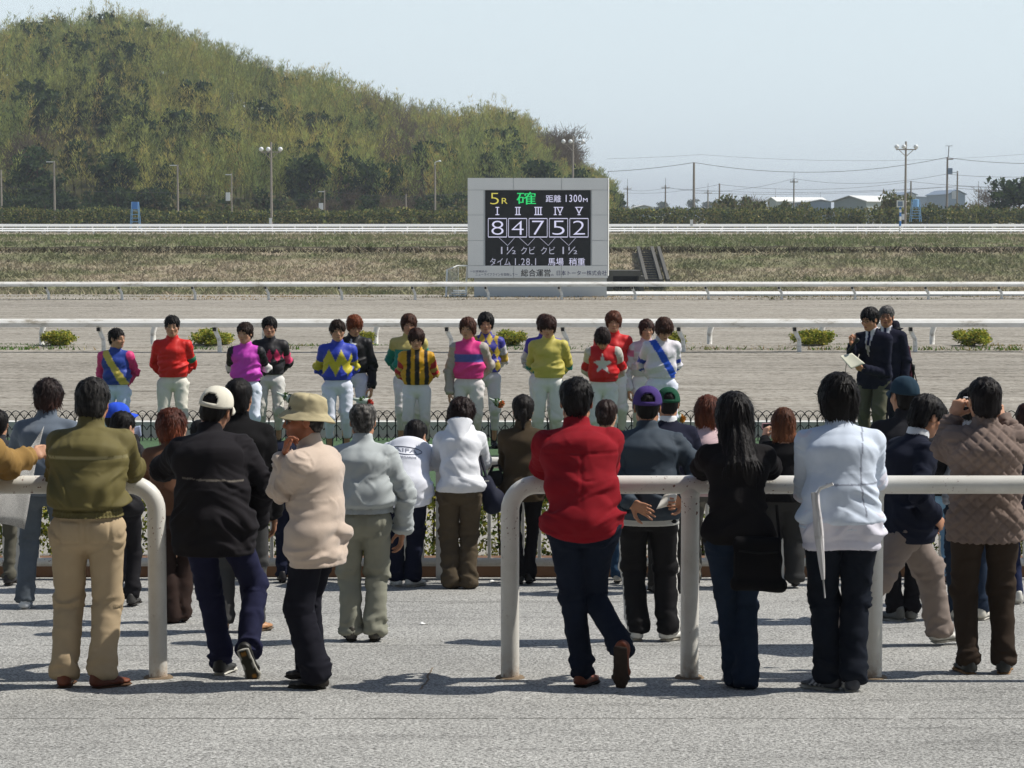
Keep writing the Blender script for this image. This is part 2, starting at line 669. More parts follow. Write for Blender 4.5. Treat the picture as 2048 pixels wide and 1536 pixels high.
mat_plain('soil', lin(120, 104, 84), 0.95, 0.35, 2.0, 20, 0.5, 0.02, mode='World')
mat_plain('far_ground', lin(140, 138, 112), 0.95, 0.3, 0.05, 1.0, 0.1, 0.02, mode='World')
mat_plain('forecourt', lin(150, 146, 138), 0.9, 0.15, 2.0, 40, 0.3, 0.01, mode='World')
mat_plain('turf_mat', lin(72, 98, 66), 0.9, 0.2, 3.0, 150, 0.6, 0.01, mode='World')
mat_plain('brown_kerb', lin(112, 84, 64), 0.9, 0.3, 3.0, 30, 0.4, 0.01)
mat_plain('pale_concrete', lin(205, 204, 198), 0.85, 0.18, 4.0, 40, 0.35, 0.008)
mat_plain('grey_concrete', lin(92, 90, 84), 0.9, 0.3, 3.0, 30, 0.4, 0.01)
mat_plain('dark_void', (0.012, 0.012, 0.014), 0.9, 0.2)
mat_plain('black_iron', (0.012, 0.012, 0.012), 0.5, 0.3, 8, 60, 0.2, 0.002)

sheet('ground', [(-3500, -60, -3.2), (3500, -60, -3.2), (3500, 5200, -3.2), (-3500, 5200, -3.2)], 'far_ground')
sheet('pavement', [(-30, 1, apron_z(1)), (30, 1, apron_z(1)), (30, 19.78, apron_z(19.78)), (-30, 19.78, apron_z(19.78))], 'porous_paving')
sheet('forecourt', [(-30, 19.9, -0.42), (30, 19.9, -0.42), (30, 30.0, -0.30), (-30, 30.0, -0.30)], 'forecourt')
b = MB(); b.box((0, 27.0, -0.24), (40, 5.4, 0.10)); o = b.build('turf', 'turf_mat'); o['kind'] = 'structure'

# harrowed sand, one sheet with low grooves
def track_sheet():
    xs = np.linspace(-62, 62, 81)
    ys = np.concatenate([np.arange(30.2, 52, 0.16), np.arange(52, 89.0, 0.3)])
    X, Yv = np.meshgrid(xs, ys)
    P = np.stack([X.ravel() * 0.06, Yv.ravel() * 2.4, np.zeros(X.size)], 1)
    Z = -0.30 + 0.035 * (vnoise(P, 1) - 0.5) + 0.03 * (vnoise(P * [2, 2.1, 1], 2) - 0.5)
    Z += 0.10 * np.exp(-((Yv.ravel() - 51.6) / 0.9) ** 2) * (0.6 + 0.8 * vnoise(np.stack([X.ravel() * 0.5, Yv.ravel(), 0 * X.ravel()], 1), 4))
    Z += 0.10 * np.exp(-((Yv.ravel() - 83.4) / 0.9) ** 2) * (0.4 + 1.0 * vnoise(np.stack([X.ravel() * 0.6, Yv.ravel(), 0 * X.ravel()], 1), 5))
    V = np.stack([X.ravel(), Yv.ravel(), Z], 1)
    nx = len(xs)
    i = np.arange((len(ys) - 1) * (nx - 1))
    r, c = i // (nx - 1), i % (nx - 1)
    F = np.stack([r * nx + c, r * nx + c + 1, (r + 1) * nx + c + 1, (r + 1) * nx + c], 1)
    o = mesh_np('track', V, F, 'harrowed_sand')
    o['kind'] = 'structure'
track_sheet()

# --- infield basin and its grass bank
BANK = [(88.6, -0.33), (91, -0.9), (96, -2.7), (140, -2.9), (145, zY(590, 145)), (147, zY(579, 147)), (156, zY(508, 156)), (158, zY(499, 158)),
        (158.15, zY(494, 158.15)), (160, zY(491.5, 160)), (172, zY(474, 172)), (176, zY(471.5, 176)), (200, zY(470.6, 200)), (232, zY(468, 232)), (300, zY(463, 300))]
BY = np.array([p[0] for p in BANK]); BZ = np.array([p[1] for p in BANK])

def bank_z(Y):
    return np.interp(Y, BY, BZ)

def bank_col(x, Y, z):
    P = np.stack([x * 0.12, Y * 0.5, z * 0.5], 1)
    g = fbm(P, 11, 3)
    q = fbm(np.stack([x * 0.9, Y * 1.2, z * 3], 1), 12, 3)
    dry = np.array(lin(178, 164, 140)); olive = np.array(lin(138, 136, 104)); green = np.array(lin(112, 130, 72))
    up = ((Y > 158.2) & (Y < 178)).astype(float)
    gmix = np.clip((g - 0.44 + 0.13 * up) * 5, 0, 1)[:, None]
    c = dry * (1 - gmix) + olive * gmix
    g2 = np.clip((q - 0.50 + 0.10 * up) * 6, 0, 1)[:, None] * (0.32 + 0.22 * up[:, None])
    c = c * (1 - g2) + green * g2
    c = c * (0.75 + 0.5 * vnoise(np.stack([x * 2.2, Y * 3, z * 9], 1), 13))[:, None]
    return c

def build_bank():
    xs = np.linspace(-100, 100, 320)
    ys = np.unique(np.concatenate([BY, np.arange(88.6, 97, 1.2), np.arange(140, 176, 0.45), np.arange(176, 300, 6)]))
    X, Yv = np.meshgrid(xs, ys)
    x, y = X.ravel(), Yv.ravel()
    z = bank_z(y)
    rough = np.interp(y, [88, 90, 140, 144, 176, 180, 300], [0, 0.15, 0.1, 0.30, 0.25, 0.03, 0.02])
    z = z + rough * (fbm(np.stack([x * 0.8, y * 0.9, 0 * x], 1), 21, 3) - 0.5)
    V = np.stack([x, y, z], 1)
    nx = len(xs)
    i = np.arange((len(ys) - 1) * (nx - 1))
    r, c = i // (nx - 1), i % (nx - 1)
    F = np.stack([r * nx + c, r * nx + c + 1, (r + 1) * nx + c + 1, (r + 1) * nx + c], 1)
    col = bank_col(x, y, z)
    sand = np.array(lin(176, 166, 146))
    far = (y > 178)[:, None]
    col = np.where(far, sand * (0.85 + 0.3 * vnoise(np.stack([x, y, 0 * x], 1), 3))[:, None], col)
    path = ((y > 158.05) & (y < 158.6))[:, None]
    col = np.where(path, np.array(lin(70, 64, 54)), col)
    o = mesh_np('grass_bank', V, F, 'leaves', col=col)
    o['kind'] = 'structure'
    # blades
    n_b = 90000
    bx = RNG.uniform(-54, 54, n_b)
    u = RNG.random(n_b)
    by = np.where(u < 0.66, RNG.uniform(144, 157.8, n_b), np.where(u < 0.97, RNG.uniform(158.3, 178, n_b), RNG.uniform(88.0, 90.5, n_b)))
    sel = np.abs(bx) < by * 0.30
    bx, by = bx[sel], by[sel]
    bz = bank_z(by) + np.where(by > 140, 0.05, 0.0)
    bz = np.where(by < 92, np.interp(by, [86.4, 88.6], [-0.28, -0.33]), bz)
    m_ = len(bx)
    hgt = RNG.uniform(0.06, 0.22, m_) * np.where(np.abs(by - 157.3) < 0.9, 1.5, 1.0)
    hgt *= 0.5 + fbm(np.stack([bx * 0.5, by * 0.5, 0 * bx], 1), 33, 2)
    w = hgt * 0.22 + 0.02
    a = RNG.uniform(-1.2, 1.2, m_)
    lean = RNG.normal(0, 1.1, m_) * hgt
    p0 = np.stack([bx - w * np.cos(a), by - w * np.sin(a), bz - 0.05], 1)
    p1 = np.stack([bx + w * np.cos(a), by + w * np.sin(a), bz - 0.05], 1)
    p2 = np.stack([bx + lean, by - 0.1 * hgt, bz + hgt], 1)
    V = np.stack([p0, p1, p2], 1).reshape(-1, 3)
    c = bank_col(bx, by, bz) * RNG.uniform(0.7, 1.25, m_)[:, None]
    dark = (np.abs(by - 157.0) < 0.8) & (RNG.random(m_) < 0.75)
    c[dark] = np.array(lin(84, 76, 56)) * RNG.uniform(0.6, 1.1, dark.sum())[:, None]
    o = mesh_np('tall_grass', V, np.arange(3 * m_).reshape(-1, 3), 'leaves', col=np.repeat(c, 3, 0), smooth=False)
    tag(o, 'dry and green tufts of grass growing over the infield bank', 'grass', kind='stuff')
build_bank()

def strip_grass(name, label, y0, y1, n_b, hmin, hmax, xr, zb, cols, clump=0.5, seed=1):
    bx = RNG.uniform(-xr, xr, n_b); by = RNG.uniform(y0, y1, n_b)
    keep = fbm(np.stack([bx * 0.45, by * 0.6, 0 * bx], 1), seed, 2) > clump - RNG.random(n_b) * 0.12
    bx, by = bx[keep], by[keep]
    m_ = len(bx)
    h = RNG.uniform(hmin, hmax, m_)
    w = h * 0.16 + 0.01
    a = RNG.uniform(-1.5, 1.5, m_)
    z = np.full(m_, zb)
    V = np.stack([np.stack([bx - w * np.cos(a), by - w * np.sin(a), z], 1), np.stack([bx + w * np.cos(a), by + w * np.sin(a), z], 1),
                  np.stack([bx + RNG.normal(0, 0.6, m_) * h, by, z + h], 1)], 1).reshape(-1, 3)
    cols = np.array(cols)
    mixv = fbm(np.stack([bx * 0.3, by * 0.2, 0 * bx], 1), seed + 9, 2)
    k = np.clip(((mixv - 0.35) * 3.3 * len(cols)).astype(int) + RNG.integers(-1, 2, m_), 0, len(cols) - 1)
    c = cols[k] * RNG.uniform(0.7, 1.2, m_)[:, None]
    o = mesh_np(name, V, np.arange(3 * m_).reshape(-1, 3), 'leaves', col=np.repeat(c, 3, 0), smooth=False)
    tag(o, label, 'grass', kind='stuff')
strip_grass('weeds', 'strip of green weeds and dry grass under the nearer white rail', 50.7, 52.3, 7000, 0.04, 0.11, 13, -0.27,
            [lin(176, 150, 104), lin(150, 140, 80), lin(96, 128, 52), lin(84, 120, 44)], 0.49, 41)
strip_grass('dry_grass', 'mat of dry straw coloured grass below the farther white rail', 82.4, 85.2, 9000, 0.03, 0.10, 21, -0.28,
            [lin(186, 160, 118), lin(164, 140, 100), lin(140, 122, 84), lin(110, 112, 60)], 0.40, 51)

# ================================================================== near edge of the stand: kerb, garden fence kerb
b = MB(); b.box((0, 19.87, -0.42), (44, 0.20, 0.26)); o = b.build('kerb', 'brown_kerb'); o['kind'] = 'structure'
b = MB()
for i in range(-8, 9):
    b.box((i * 2.4, 29.95, -0.17), (2.385, 0.22, 0.34))
o = b.build('track_kerb', 'pale_concrete'); o['kind'] = 'structure'

# ================================================================== painted tube rails in front of the crowd
m = bpy.data.materials.new('white_tube_paint'); MATS['white_tube_paint'] = m
n, l, bs, out = nodes_of(m)
v = coords(n, l, 'Object')
big = noise(n, l, v, 2.2, 6, 0.7)
chip = noise(n, l, v, 42.0, 3, 0.55)
chip2 = noise(n, l, v, 2.6, 3, 0.6)
base = ramp(n, l, big, [(0.3, lin(205, 202, 192)), (0.7, lin(228, 226, 219))])
sel = nd(n, 'ShaderNodeMath', operation='MULTIPLY')
r1 = ramp(n, l, chip, [(0.635, 0.0), (0.665, 1.0)]); r2 = ramp(n, l, chip2, [(0.47, 0.0), (0.58, 1.0)])
l.new(r1, sel.inputs[0]); l.new(r2, sel.inputs[1])
rust = mixc(n, l, chip, lin(58, 34, 24), lin(120, 66, 34))
c = mixc(n, l, sel.outputs[0], base, rust)
sx = nd(n, 'ShaderNodeSeparateXYZ'); tc = nd(n, 'ShaderNodeTexCoord'); l.new(tc.outputs['Object'], sx.inputs[0])
foot = nd(n, 'ShaderNodeMapRange'); l.new(sx.outputs['Z'], foot.inputs[0])
for k_, v_ in ((1, 0.0), (2, 0.16), (3, 0.75), (4, 0.0)):
    foot.inputs[k_].default_value = v_
fm = nd(n, 'ShaderNodeMath', operation='MULTIPLY'); l.new(foot.outputs[0], fm.inputs[0])
l.new(ramp(n, l, noise(n, l, v, 16, 5, 0.7), [(0.40, 0.0), (0.62, 1.0)]), fm.inputs[1])
c = mixc(n, l, fm.outputs[0], c, lin(150, 112, 64))
l.new(c, bs.inputs['Base Color']); bs.inputs['Roughness'].default_value = 0.42
bump(n, l, bs, chip, 0.12, 0.003)

RAIL_Y = on_apron(1020, 1356).y
RAIL_TOP = at(1024, 951, RAIL_Y).z
TR = 0.0525
rz = RAIL_TOP - TR
gz = apron_z(RAIL_Y)

def post_foot(parent, x):
    f = MB(); f.lathe([(0.0, 0.012), (0.075, 0.012), (0.085, 0.004), (0.085, -0.02)], 20, (x, 0, 0))
    f.build('footing', 'soil', parent, smooth=True)

def rail_thing(label, xa, xb, bend_at, posts, extra=()):
    """bend_at: x of the post that the tube bends down into; posts: x of straight posts."""
    root = empty('tube_rail', (bend_at, RAIL_Y, gz))
    tag(root, label, 'railing', 'white tube railings in front of the crowd')
    hz = rz - gz
    R = 0.15
    d = 1 if xb > bend_at else -1
    path = [(0, 0, -0.03), (0, 0, 0.3), (0, 0, hz - R)]
    for k in range(1, 9):
        a = k / 8 * PI / 2
        path.append((d * R * (1 - math.cos(a)), 0, hz - R + R * math.sin(a)))
    path.append((d * abs(xb - bend_at), 0, hz))
    b = MB(); b.tube(path, TR, 24)
    b.build('bent_tube', 'white_tube_paint', root, smooth=True, angle=0.9)
    post_foot(root, 0)
    for x in posts:
        b = MB(); b.tube([(x - bend_at, 0, -0.03), (x - bend_at, 0, 0.4), (x - bend_at, 0, hz - 0.02)], TR * 0.99, 24)
        b.build('post', 'white_tube_paint', root, smooth=True, angle=0.9)
        b = MB(); b.lathe([(TR * 1.0, -0.07), (TR * 1.10, -0.055), (TR * 1.02, -0.035)], 20, (x - bend_at, 0, hz))
        b.build('weld', 'white_tube_paint', root, smooth=True)
        post_foot(root, x - bend_at)
    return root

rail_thing('white tube rail whose bent end stands beside the man in the white cap', 0, -9.5, at(316, 1300, RAIL_Y).x, [-6.5])
rail_thing('rust flecked white tube rail that the man in the red shirt leans on', 0, 9.5, at(1020, 1300, RAIL_Y).x,
           [at(1379, 1300, RAIL_Y).x, at(1746, 1300, RAIL_Y).x, 4.6])

# ------------------------------------------------------------------ second fence (barred, white) with a broad pillar
FY = 19.62
fz = apron_z(FY)
def barred_fence():
    root = empty('barred_fence', (0, FY, fz))
    tag(root, 'white barred fence that the second row of the crowd leans on', 'fence')
    top = at(1024, 925, FY).z - fz
    low = at(1024, 1124, FY).z - fz
    b = MB(); b.tube([(-9, 0, top), (9, 0, top)], 0.047, 16); b.build('top_rail', 'white_tube_paint', root, smooth=True, angle=0.9)
    b = MB(); b.tube([(-9, 0, low), (9, 0, low)], 0.036, 16); b.build('bottom_rail', 'white_tube_paint', root, smooth=True, angle=0.9)
    b = MB(); b.tube([(0, 0, low), (0, 0, top)], 0.0155, 10)
    bar = b.build('bar', 'white_tube_paint', root, smooth=True, angle=0.9)
    xs = [at(p, 1000, FY).x for p in np.arange(-60, 2150, 33.5)]
    for i, x in enumerate(xs):
        if i == 0:
            bar.location.x = x
        else:
            share(bar, root, (x, 0, 0))
    b = MB(); b.box((0, 0, top / 2 + 0.02), (0.135, 0.135, top + 0.14))
    pil = b.build('pillar', 'pale_concrete', root)
    pil.location.x = at(888, 1000, FY).x
    for px in (36, 330, 1560, 1990):
        share(pil, root, (at(px, 1000, FY).x, 0, 0), scale=(0.55, 0.55, 0.93))
barred_fence()

# ------------------------------------------------------------------ black garden fence of hoops behind the riders
def hoop_fence():
    Y = 29.3
    z0 = -0.19
    root = empty('hoop_fence', (0, Y, z0))
    tag(root, 'low black iron fence of crossing hoops between green turf and track', 'fence')
    top = at(1024, 821, Y).z - z0
    pitch = 0.106
    mod = MB()
    r = 0.0075
    zb, zt = 0.075, top - 0.115
    mod.tube([(0, 0, 0.0), (0, 0, zb), (0, 0, zt)], r, 6)
    mod.tube([(0, 0, zb - 0.006), (0, 0, zb + 0.006)], r * 1.9, 6)
    mod.tube([(0, 0, zt - 0.03), (0, 0, zt)], [r * 1.0, r * 2.0], 6)
    def arch(x0, x1, zbase, hgt, y):
        return [(x0 + (x1 - x0) * t, y, zbase + hgt * math.sin(PI * t)) for t in np.linspace(0, 1, 9)]
    mod.tube(arch(0, 2 * pitch, zt, 0.112, 0.004), r * 0.8, 5)
    mod.tube(arch(0, pitch, zt, 0.062, -0.004), r * 0.7, 5)
    mod.tube([(0, 0, zt), (0, 0, zt + 0.055)], r * 0.6, 5)
    mod.tube([(p[0], p[1], zb - (p[2] - zb)) for p in arch(-pitch * 0.5, pitch * 0.5, zb - 0.06, -0.06, 0.004)], r * 0.8, 5)
    mod.tube([(-pitch * 0.5, 0, zb + 0.0 - 0.065), (0, 0, zb)], r * 0.7, 5)
    mod.tube([(pitch * 0.5, 0, zb - 0.065), (0, 0, zb)], r * 0.7, 5)
    p = mod.build('picket', 'black_iron', root, smooth=True)
    x0 = -7.4
    for i in range(140):
        if i == 0:
            p.location.x = x0
        else:
            share(p, root, (x0 + i * pitch, 0, 0))
hoop_fence()

# ------------------------------------------------------------------ foliage helper
def leaf_cloud(centres, radii, n_each, size, cols, up=0.3, shell=0.55, seed=0):
    """Leaf-sized triangles through ellipsoid clumps. Returns V (3m,3), colours (3m,3)."""
    rg = np.random.default_rng(seed)
    C_ = np.repeat(np.asarray(centres, float), n_each, 0)
    R_ = np.repeat(np.asarray(radii, float), n_each, 0)
    m_ = len(C_)
    d = rg.normal(size=(m_, 3)); d /= np.linalg.norm(d, axis=1)[:, None]
    r = shell + (1 - shell) * rg.random(m_)
    r *= 0.85 + 0.3 * vnoise(d * 2.5 + C_, seed)
    P = C_ + d * r[:, None] * R_
    s = size * rg.uniform(0.6, 1.4, m_)
    a = rg.normal(size=(m_, 3)) + np.array([0, 0, up]); a /= np.linalg.norm(a, axis=1)[:, None]
    b_ = np.cross(a, rg.normal(size=(m_, 3))); b_ /= np.linalg.norm(b_, axis=1)[:, None] + 1e-9
    V = np.stack([P - b_ * s[:, None] * 0.45, P + b_ * s[:, None] * 0.45, P + a * s[:, None]], 1).reshape(-1, 3)
    cols = np.asarray(cols)
    k = rg.integers(0, len(cols), m_)
    c = cols[k] * rg.uniform(0.65, 1.3, m_)[:, None]
    return V, np.repeat(c, 3, 0)

def leaf_obj(name, V, c, parent=None, mat='leaves'):
    return mesh_np(name, V, np.arange(len(V)).reshape(-1, 3), mat, col=c, parent=parent, smooth=False)

GREENS = [lin(92, 104, 44), lin(70, 92, 40), lin(110, 116, 46), lin(58, 78, 36)]
# hedge behind the barred fence
def hedge_row():
    zt = at(1024, 958, 20.6).z
    cs, rs = [], []
    for x in np.arange(-6.2, 6.2, 0.16):
        for zz in (0.18, 0.42, 0.66):
            cs.append((x + random.uniform(-.05, .05), 20.62 + random.uniform(-.12, .12), -0.42 + zz * (zt + 0.42) / 0.84 + random.uniform(-.03, .03)))
            rs.append((0.16, 0.2, 0.17))
    V, c = leaf_cloud(cs, rs, 130, 0.034, [lin(120, 128, 44), lin(92, 108, 40), lin(148, 150, 56), lin(64, 84, 34), lin(176, 168, 70)], seed=5)
    root = empty('hedge', (0, 20.6, -0.42)); tag(root, 'clipped yellow green hedge between the barred fence and green turf', 'hedge')
    o = leaf_obj('foliage', V - np.array([0, 20.6, -0.42]), c, root)
    b = MB().color(lin(70, 58, 40))
    for x in np.arange(-6.1, 6.1, 0.3):
        b.tube([(x, 0, 0), (x + random.uniform(-.05, .05), 0, 0.6)], [0.014, 0.006], 5)
    b.build('stems', 'leaves', root)
hedge_row()

def make_bush(seed):
    cs, rs = [], []
    rg = random.Random(seed)
    for k in range(34):
        a, rr = rg.uniform(0, 2 * PI), 0.34 * math.sqrt(rg.random())
        hh_ = math.sqrt(max(0.0, 1 - (rr / 0.36) ** 2))
        cs.append((rr * math.cos(a), rr * math.sin(a), 0.27 + rg.uniform(-0.75, 1.0) * 0.22 * hh_))
        rs.append((rg.uniform(0.10, 0.17),) * 2 + (rg.uniform(0.10, 0.15),))
    V, c = leaf_cloud(cs, rs, 130, 0.046, [lin(158, 164, 62), lin(134, 148, 58), lin(182, 178, 74), lin(106, 128, 52), lin(192, 176, 82)], up=0.8, shell=0.25, seed=seed)
    return V, c
BUSHV = [make_bush(s) for s in (1, 2, 3)]
BUSH_AT = [(115, 703, 78, 0, 'round yellow green bush by the track rail, farthest from the scoreboard'),
           (422, 704, 100, 1, 'broad bush under the rail beside the jockey in plain red'),
           (722, 704, 62, 2, 'bush partly hidden behind the red haired jockey'),
           (1022, 706, 80, 0, 'bush by the rail just past the jockey in pink'),
           (1343, 700, 62, 1, 'small bush behind the jockey with the blue sash'),
           (1626, 706, 92, 2, 'bush by the rail nearest the announcer holding the microphone'),
           (1942, 706, 98, 0, 'dense round bush standing beyond the microphone stand')]
for px, py, w, k, lab in BUSH_AT:
    p = at(px, py, 51.6); p.z = -0.27
    root = empty('bush', p, px)
    tag(root, lab, 'bush', 'bushes along the track rail')
    V, c = BUSHV[k]
    s = w / 92.0
    leaf_obj('foliage', V * np.array([s * 1.12, s * 1.12, 0.56 + 0.24 * s]), c, root)
    b = MB().color(lin(80, 64, 46))
    for q in range(7):
        a = q * 0.9
        b.tube([(0.02 * math.cos(a), 0.02 * math.sin(a), -0.03), (0.2 * math.cos(a) * s, 0.2 * math.sin(a) * s, 0.3)], [0.012, 0.004], 5)
    b.build('stems', 'leaves', root)

# ------------------------------------------------------------------ racecourse rails
m = bpy.data.materials.new('weathered_white'); MATS['weathered_white'] = m
n, l, bs, out = nodes_of(m)
v = coords(n, l, 'Object', (0.6, 2, 2))
n1 = noise(n, l, v, 2.5, 8, 0.75)
c = ramp(n, l, n1, [(0.32, lin(160, 150, 132)), (0.45, lin(226, 223, 214)), (0.7, lin(244, 243, 238))])
l.new(c, bs.inputs['Base Color']); bs.inputs['Roughness'].default_value = 0.6
bump(n, l, bs, n1, 0.2, 0.01)

def course_rail(label, Y, ytop, yface, yfoot, pxs, goose, group, zfoot=None):
    zt, zf = zY(ytop, Y), zY(yface, Y)
    z0 = zY(yfoot, Y) if zfoot is None else zfoot
    root = empty('track_rail', (0, Y, z0))
    tag(root, label, 'railing', group)
    L = Y * 0.34
    hgt = zt - zf
    b = MB()
    prof = [(-0.08, -hgt), (-0.09, -hgt * 0.50), (-0.045, -hgt * 0.18), (0.0, 0.0), (0.06, -0.005), (0.08, -0.05), (0.05, -hgt)]
    pts = [(sx * L, p[0], zt - z0 + p[1]) for sx in (-1, 1) for p in prof]
    k = len(prof)
    b.add(pts, [(i, (i + 1) % k, k + (i + 1) % k, k + i) for i in range(k)])
    b.build('rail_beam', 'weathered_white', root)
    h = zf - z0
    b = MB()
    w = 0.055
    if goose:
        path = [(-0.10, 0.05, h - 0.004), (-0.085, 0.05, h * 0.82), (0.0, 0.0, h * 0.5), (0.01, 0.0, -0.05)]
        b.tube(path, [0.052, 0.05, 0.046, 0.05], 8)
    else:
        b.tube([(0.03, 0.02, h - 0.004), (0.02, 0.01, h * 0.5), (0, 0, -0.05)], [0.045, 0.045, 0.05], 8)
    p = b.build('post', 'weathered_white', root, smooth=True, angle=0.9)
    d = None
    if goose:
        b = MB(); b.box((-0.10, -0.02, h - 0.05), (0.07, 0.09, 0.075)); d = b.build('bracket', 'black_iron', p)
    for i, px in enumerate(pxs):
        x = at(px, yfoot, Y).x
        if i == 0:
            p.location.x = x
        else:
            q = share(p, root, (x, 0, 0))
            if d:
                share(d, q)
    return root
course_rail('nearer white track rail with black topped slanted posts behind the jockeys', 50.4, 637.5, 654, 705,
            [207 + 231.8 * k for k in range(-4, 12)], True, 'white rails along the race track', -0.29)
b_posts = [84 + 222.5 * k for k in range(-1, 10)]
root = empty('post_row', (0, 52.6, -0.29))
# the second line of posts is free standing: each one a thing
for i, px in enumerate(b_posts):
    p = at(px, 700, 52.6)
    if i == 0:
        b = MB(); b.tube([(0, 0, -0.05), (0.0, 0, 0.32), (0.04, 0, 0.46), (0.05, 0, 0.53), (0.05, 0, 0.55)], [0.055, 0.06, 0.066, 0.06, 0.02], 10)
        fp = b.build('marker_post', 'weathered_white', smooth=True)
        q = fp
    else:
        q = fp.copy(); COL.objects.link(q)
    q.location = (p.x, 52.6, -0.29)
    tag(q, 'short round topped white post standing just behind the nearer track rail', 'post', 'short white posts behind the nearer rail')
bpy.data.objects.remove(root)
course_rail('farther white track rail crossing in front of the scoreboard base', 82.5, 563.5, 573, 600,
            [97 + 146.6 * k for k in range(-4, 18)], True, 'white rails along the race track', -0.27)

# low white board rail right of the scoreboard
def low_board():
    Y = 87.2
    root = empty('low_board', (0, Y, -0.34)); tag(root, 'low grey board with white cap running out from the scoreboard base', 'low wall')
    x0, x1 = at(1213, 590, Y).x, at(2300, 590, Y).x
    zt, zm, zb = zY(583, Y), zY(588.5, Y), zY(603, Y)
    k = 9
    for i in range(k):
        a, c_ = x0 + (x1 - x0) * i / k, x0 + (x1 - x0) * (i + 1) / k
        b = MB(); b.box(((a + c_) / 2, 0.06, (zm + zb) / 2 + 0.34), (c_ - a - 0.02, 0.10, zm - zb)); b.build('board', 'grey_panel', root)
        b = MB(); pf = [(-0.02, zm + 0.343), (0.10, zt + 0.34), (0.2, zt + 0.34), (0.2, zm + 0.343)]
        b.add([(xx_, p_[0], p_[1]) for xx_ in (a, c_ - 0.004) for p_ in pf], [(k2, (k2 + 1) % 4, 4 + (k2 + 1) % 4, 4 + k2) for k2 in range(4)] + [(0, 1, 2, 3), (7, 6, 5, 4)])
        b.build('cap', 'white_rail', root)
mat_plain('white_rail', lin(238, 237, 232), 0.5, 0.08)
mat_plain('grey_panel', lin(200, 204, 204), 0.55, 0.06, 1.5, 30, 0.08, 0.004)
mat_plain('clad_panel', lin(232, 232, 228), 0.5, 0.05, 1.2, 30, 0.08, 0.004)
low_board()

def far_rail(label, Y, ytop, ythick, yfoot, px0, step, slant):
    zt = zY(ytop, Y); z0 = zY(yfoot, Y)
    root = empty('far_rail', (0, Y, z0)); tag(root, label, 'railing', 'white rails on the far side of the course')
    L = Y * 0.32
    th = zt - zY(ytop + ythick, Y)
    b = MB(); pf = [(-0.07, zt - z0 - th), (0.10, zt - z0), (0.14, zt - z0 - th * 0.5), (0.10, zt - z0 - th)]
    b.add([(sx * L, p_[0], p_[1]) for sx in (-1, 1) for p_ in pf], [(i, (i + 1) % 4, 4 + (i + 1) % 4, 4 + i) for i in range(4)])
    b.build('rail_beam', 'white_rail', root)
    h = zt - z0 - th - 0.002
    b = MB(); b.tube([(0, 0.02, h), (slant, 0, -0.1)], 0.05, 6)
    p = b.build('post', 'white_rail', root)
    b = MB(); b.box((0, 0.02, h - 0.04), (0.22, 0.06, 0.06)); t = b.build('bracket', 'white_rail', p)
    k, px = 0, px0
    while px < 2120:
        x = at(px, yfoot, Y).x
        if k == 0:
            p.location.x = x
        else:
            share(t, share(p, root, (x, 0, 0)))
        k += 1
        px += step
far_rail('nearest of the far rails, its slanted posts on the bank edge', 230, 460, 2.6, 470.5, -70, 51.5, 0.10)
far_rail('middle of the far rails, between slanted and topmost rails', 246, 455.7, 2.9, 466.5, -55, 48.3, 0.0)
far_rail('topmost and thickest of the far white rails, before the hedge', 256, 448, 5.2, 462, -40, 45.0, 0.0)

# ------------------------------------------------------------------ scoreboard
def emis(name, col, s):
    m = bpy.data.materials.new(name)
    n, l, bs, out = nodes_of(m)
    bs.inputs['Base Color'].default_value = (0.02, 0.02, 0.02, 1)
    v = coords(n, l, 'Object')
    f = noise(n, l, v, 40, 2, 0.5)
    c = mixc(n, l, f, tuple(x * 0.85 for x in col), col)
    l.new(c, bs.inputs['Emission Color'])
    bs.inputs['Emission Strength'].default_value = s
    MATS[name] = m
emis('led_white', lin(222, 222, 250), 0.95)
emis('led_dim', lin(196, 198, 220), 0.7)
emis('led_yellow', lin(226, 214, 92), 0.9)
emis('led_green', lin(40, 226, 120), 0.95)
mat_plain('screen_black', (0.016, 0.017, 0.018), 0.6, 0.15)
mat_plain('ink_black', (0.015, 0.014, 0.018), 0.8)
mat_plain('ink_blue', lin(36, 36, 92), 0.8)
SB_Y = 84.4

def text_mesh(body, spacing=1.0, bold=0.0):
    cu = bpy.data.curves.new('text', 'FONT')
    cu.body = body
    cu.space_character = spacing
    cu.offset = bold
    cu.resolution_u = 4
    ob = bpy.data.objects.new('text', cu)
    COL.objects.link(ob)
    dg = bpy.context.evaluated_depsgraph_get()
    me = bpy.data.meshes.new_from_object(ob.evaluated_get(dg))
    bpy.data.objects.remove(ob)
    return me

def text_at(name, body, x0, y0, x1, y1, Y, mat, parent, bold=0.0, proud=0.012, spacing=1.0):
    """Letters standing on the plane at distance Y, filling the photograph's box x0..x1, y0..y1."""
    me = text_mesh(body, spacing, bold)
    co = np.empty(len(me.vertices) * 3, np.float32); me.vertices.foreach_get('co', co); co = co.reshape(-1, 3)
    lo, hi = co.min(0), co.max(0)
    a, b_ = at(x0, y1, Y), at(x1, y0, Y)
    X = a.x + (co[:, 0] - lo[0]) / max(hi[0] - lo[0], 1e-6) * (b_.x - a.x)
    Z = a.z + (co[:, 1] - lo[1]) / max(hi[1] - lo[1], 1e-6) * (b_.z - a.z)
    nc = np.stack([X, np.full(len(X), Y - proud), Z], 1).astype(np.float32)
    if parent is not None:
        pw = Vector(parent.location)
        q = parent.parent
        while q is not None:
            pw += Vector(q.location); q = q.parent
        nc -= np.array(pw, np.float32)
    me.vertices.foreach_set('co', nc.ravel())
    me.materials.clear(); me.materials.append(MATS[mat])
    me.name = name
    o = bpy.data.objects.new(name, me)
    COL.objects.link(o)
    o.parent = parent
    return o

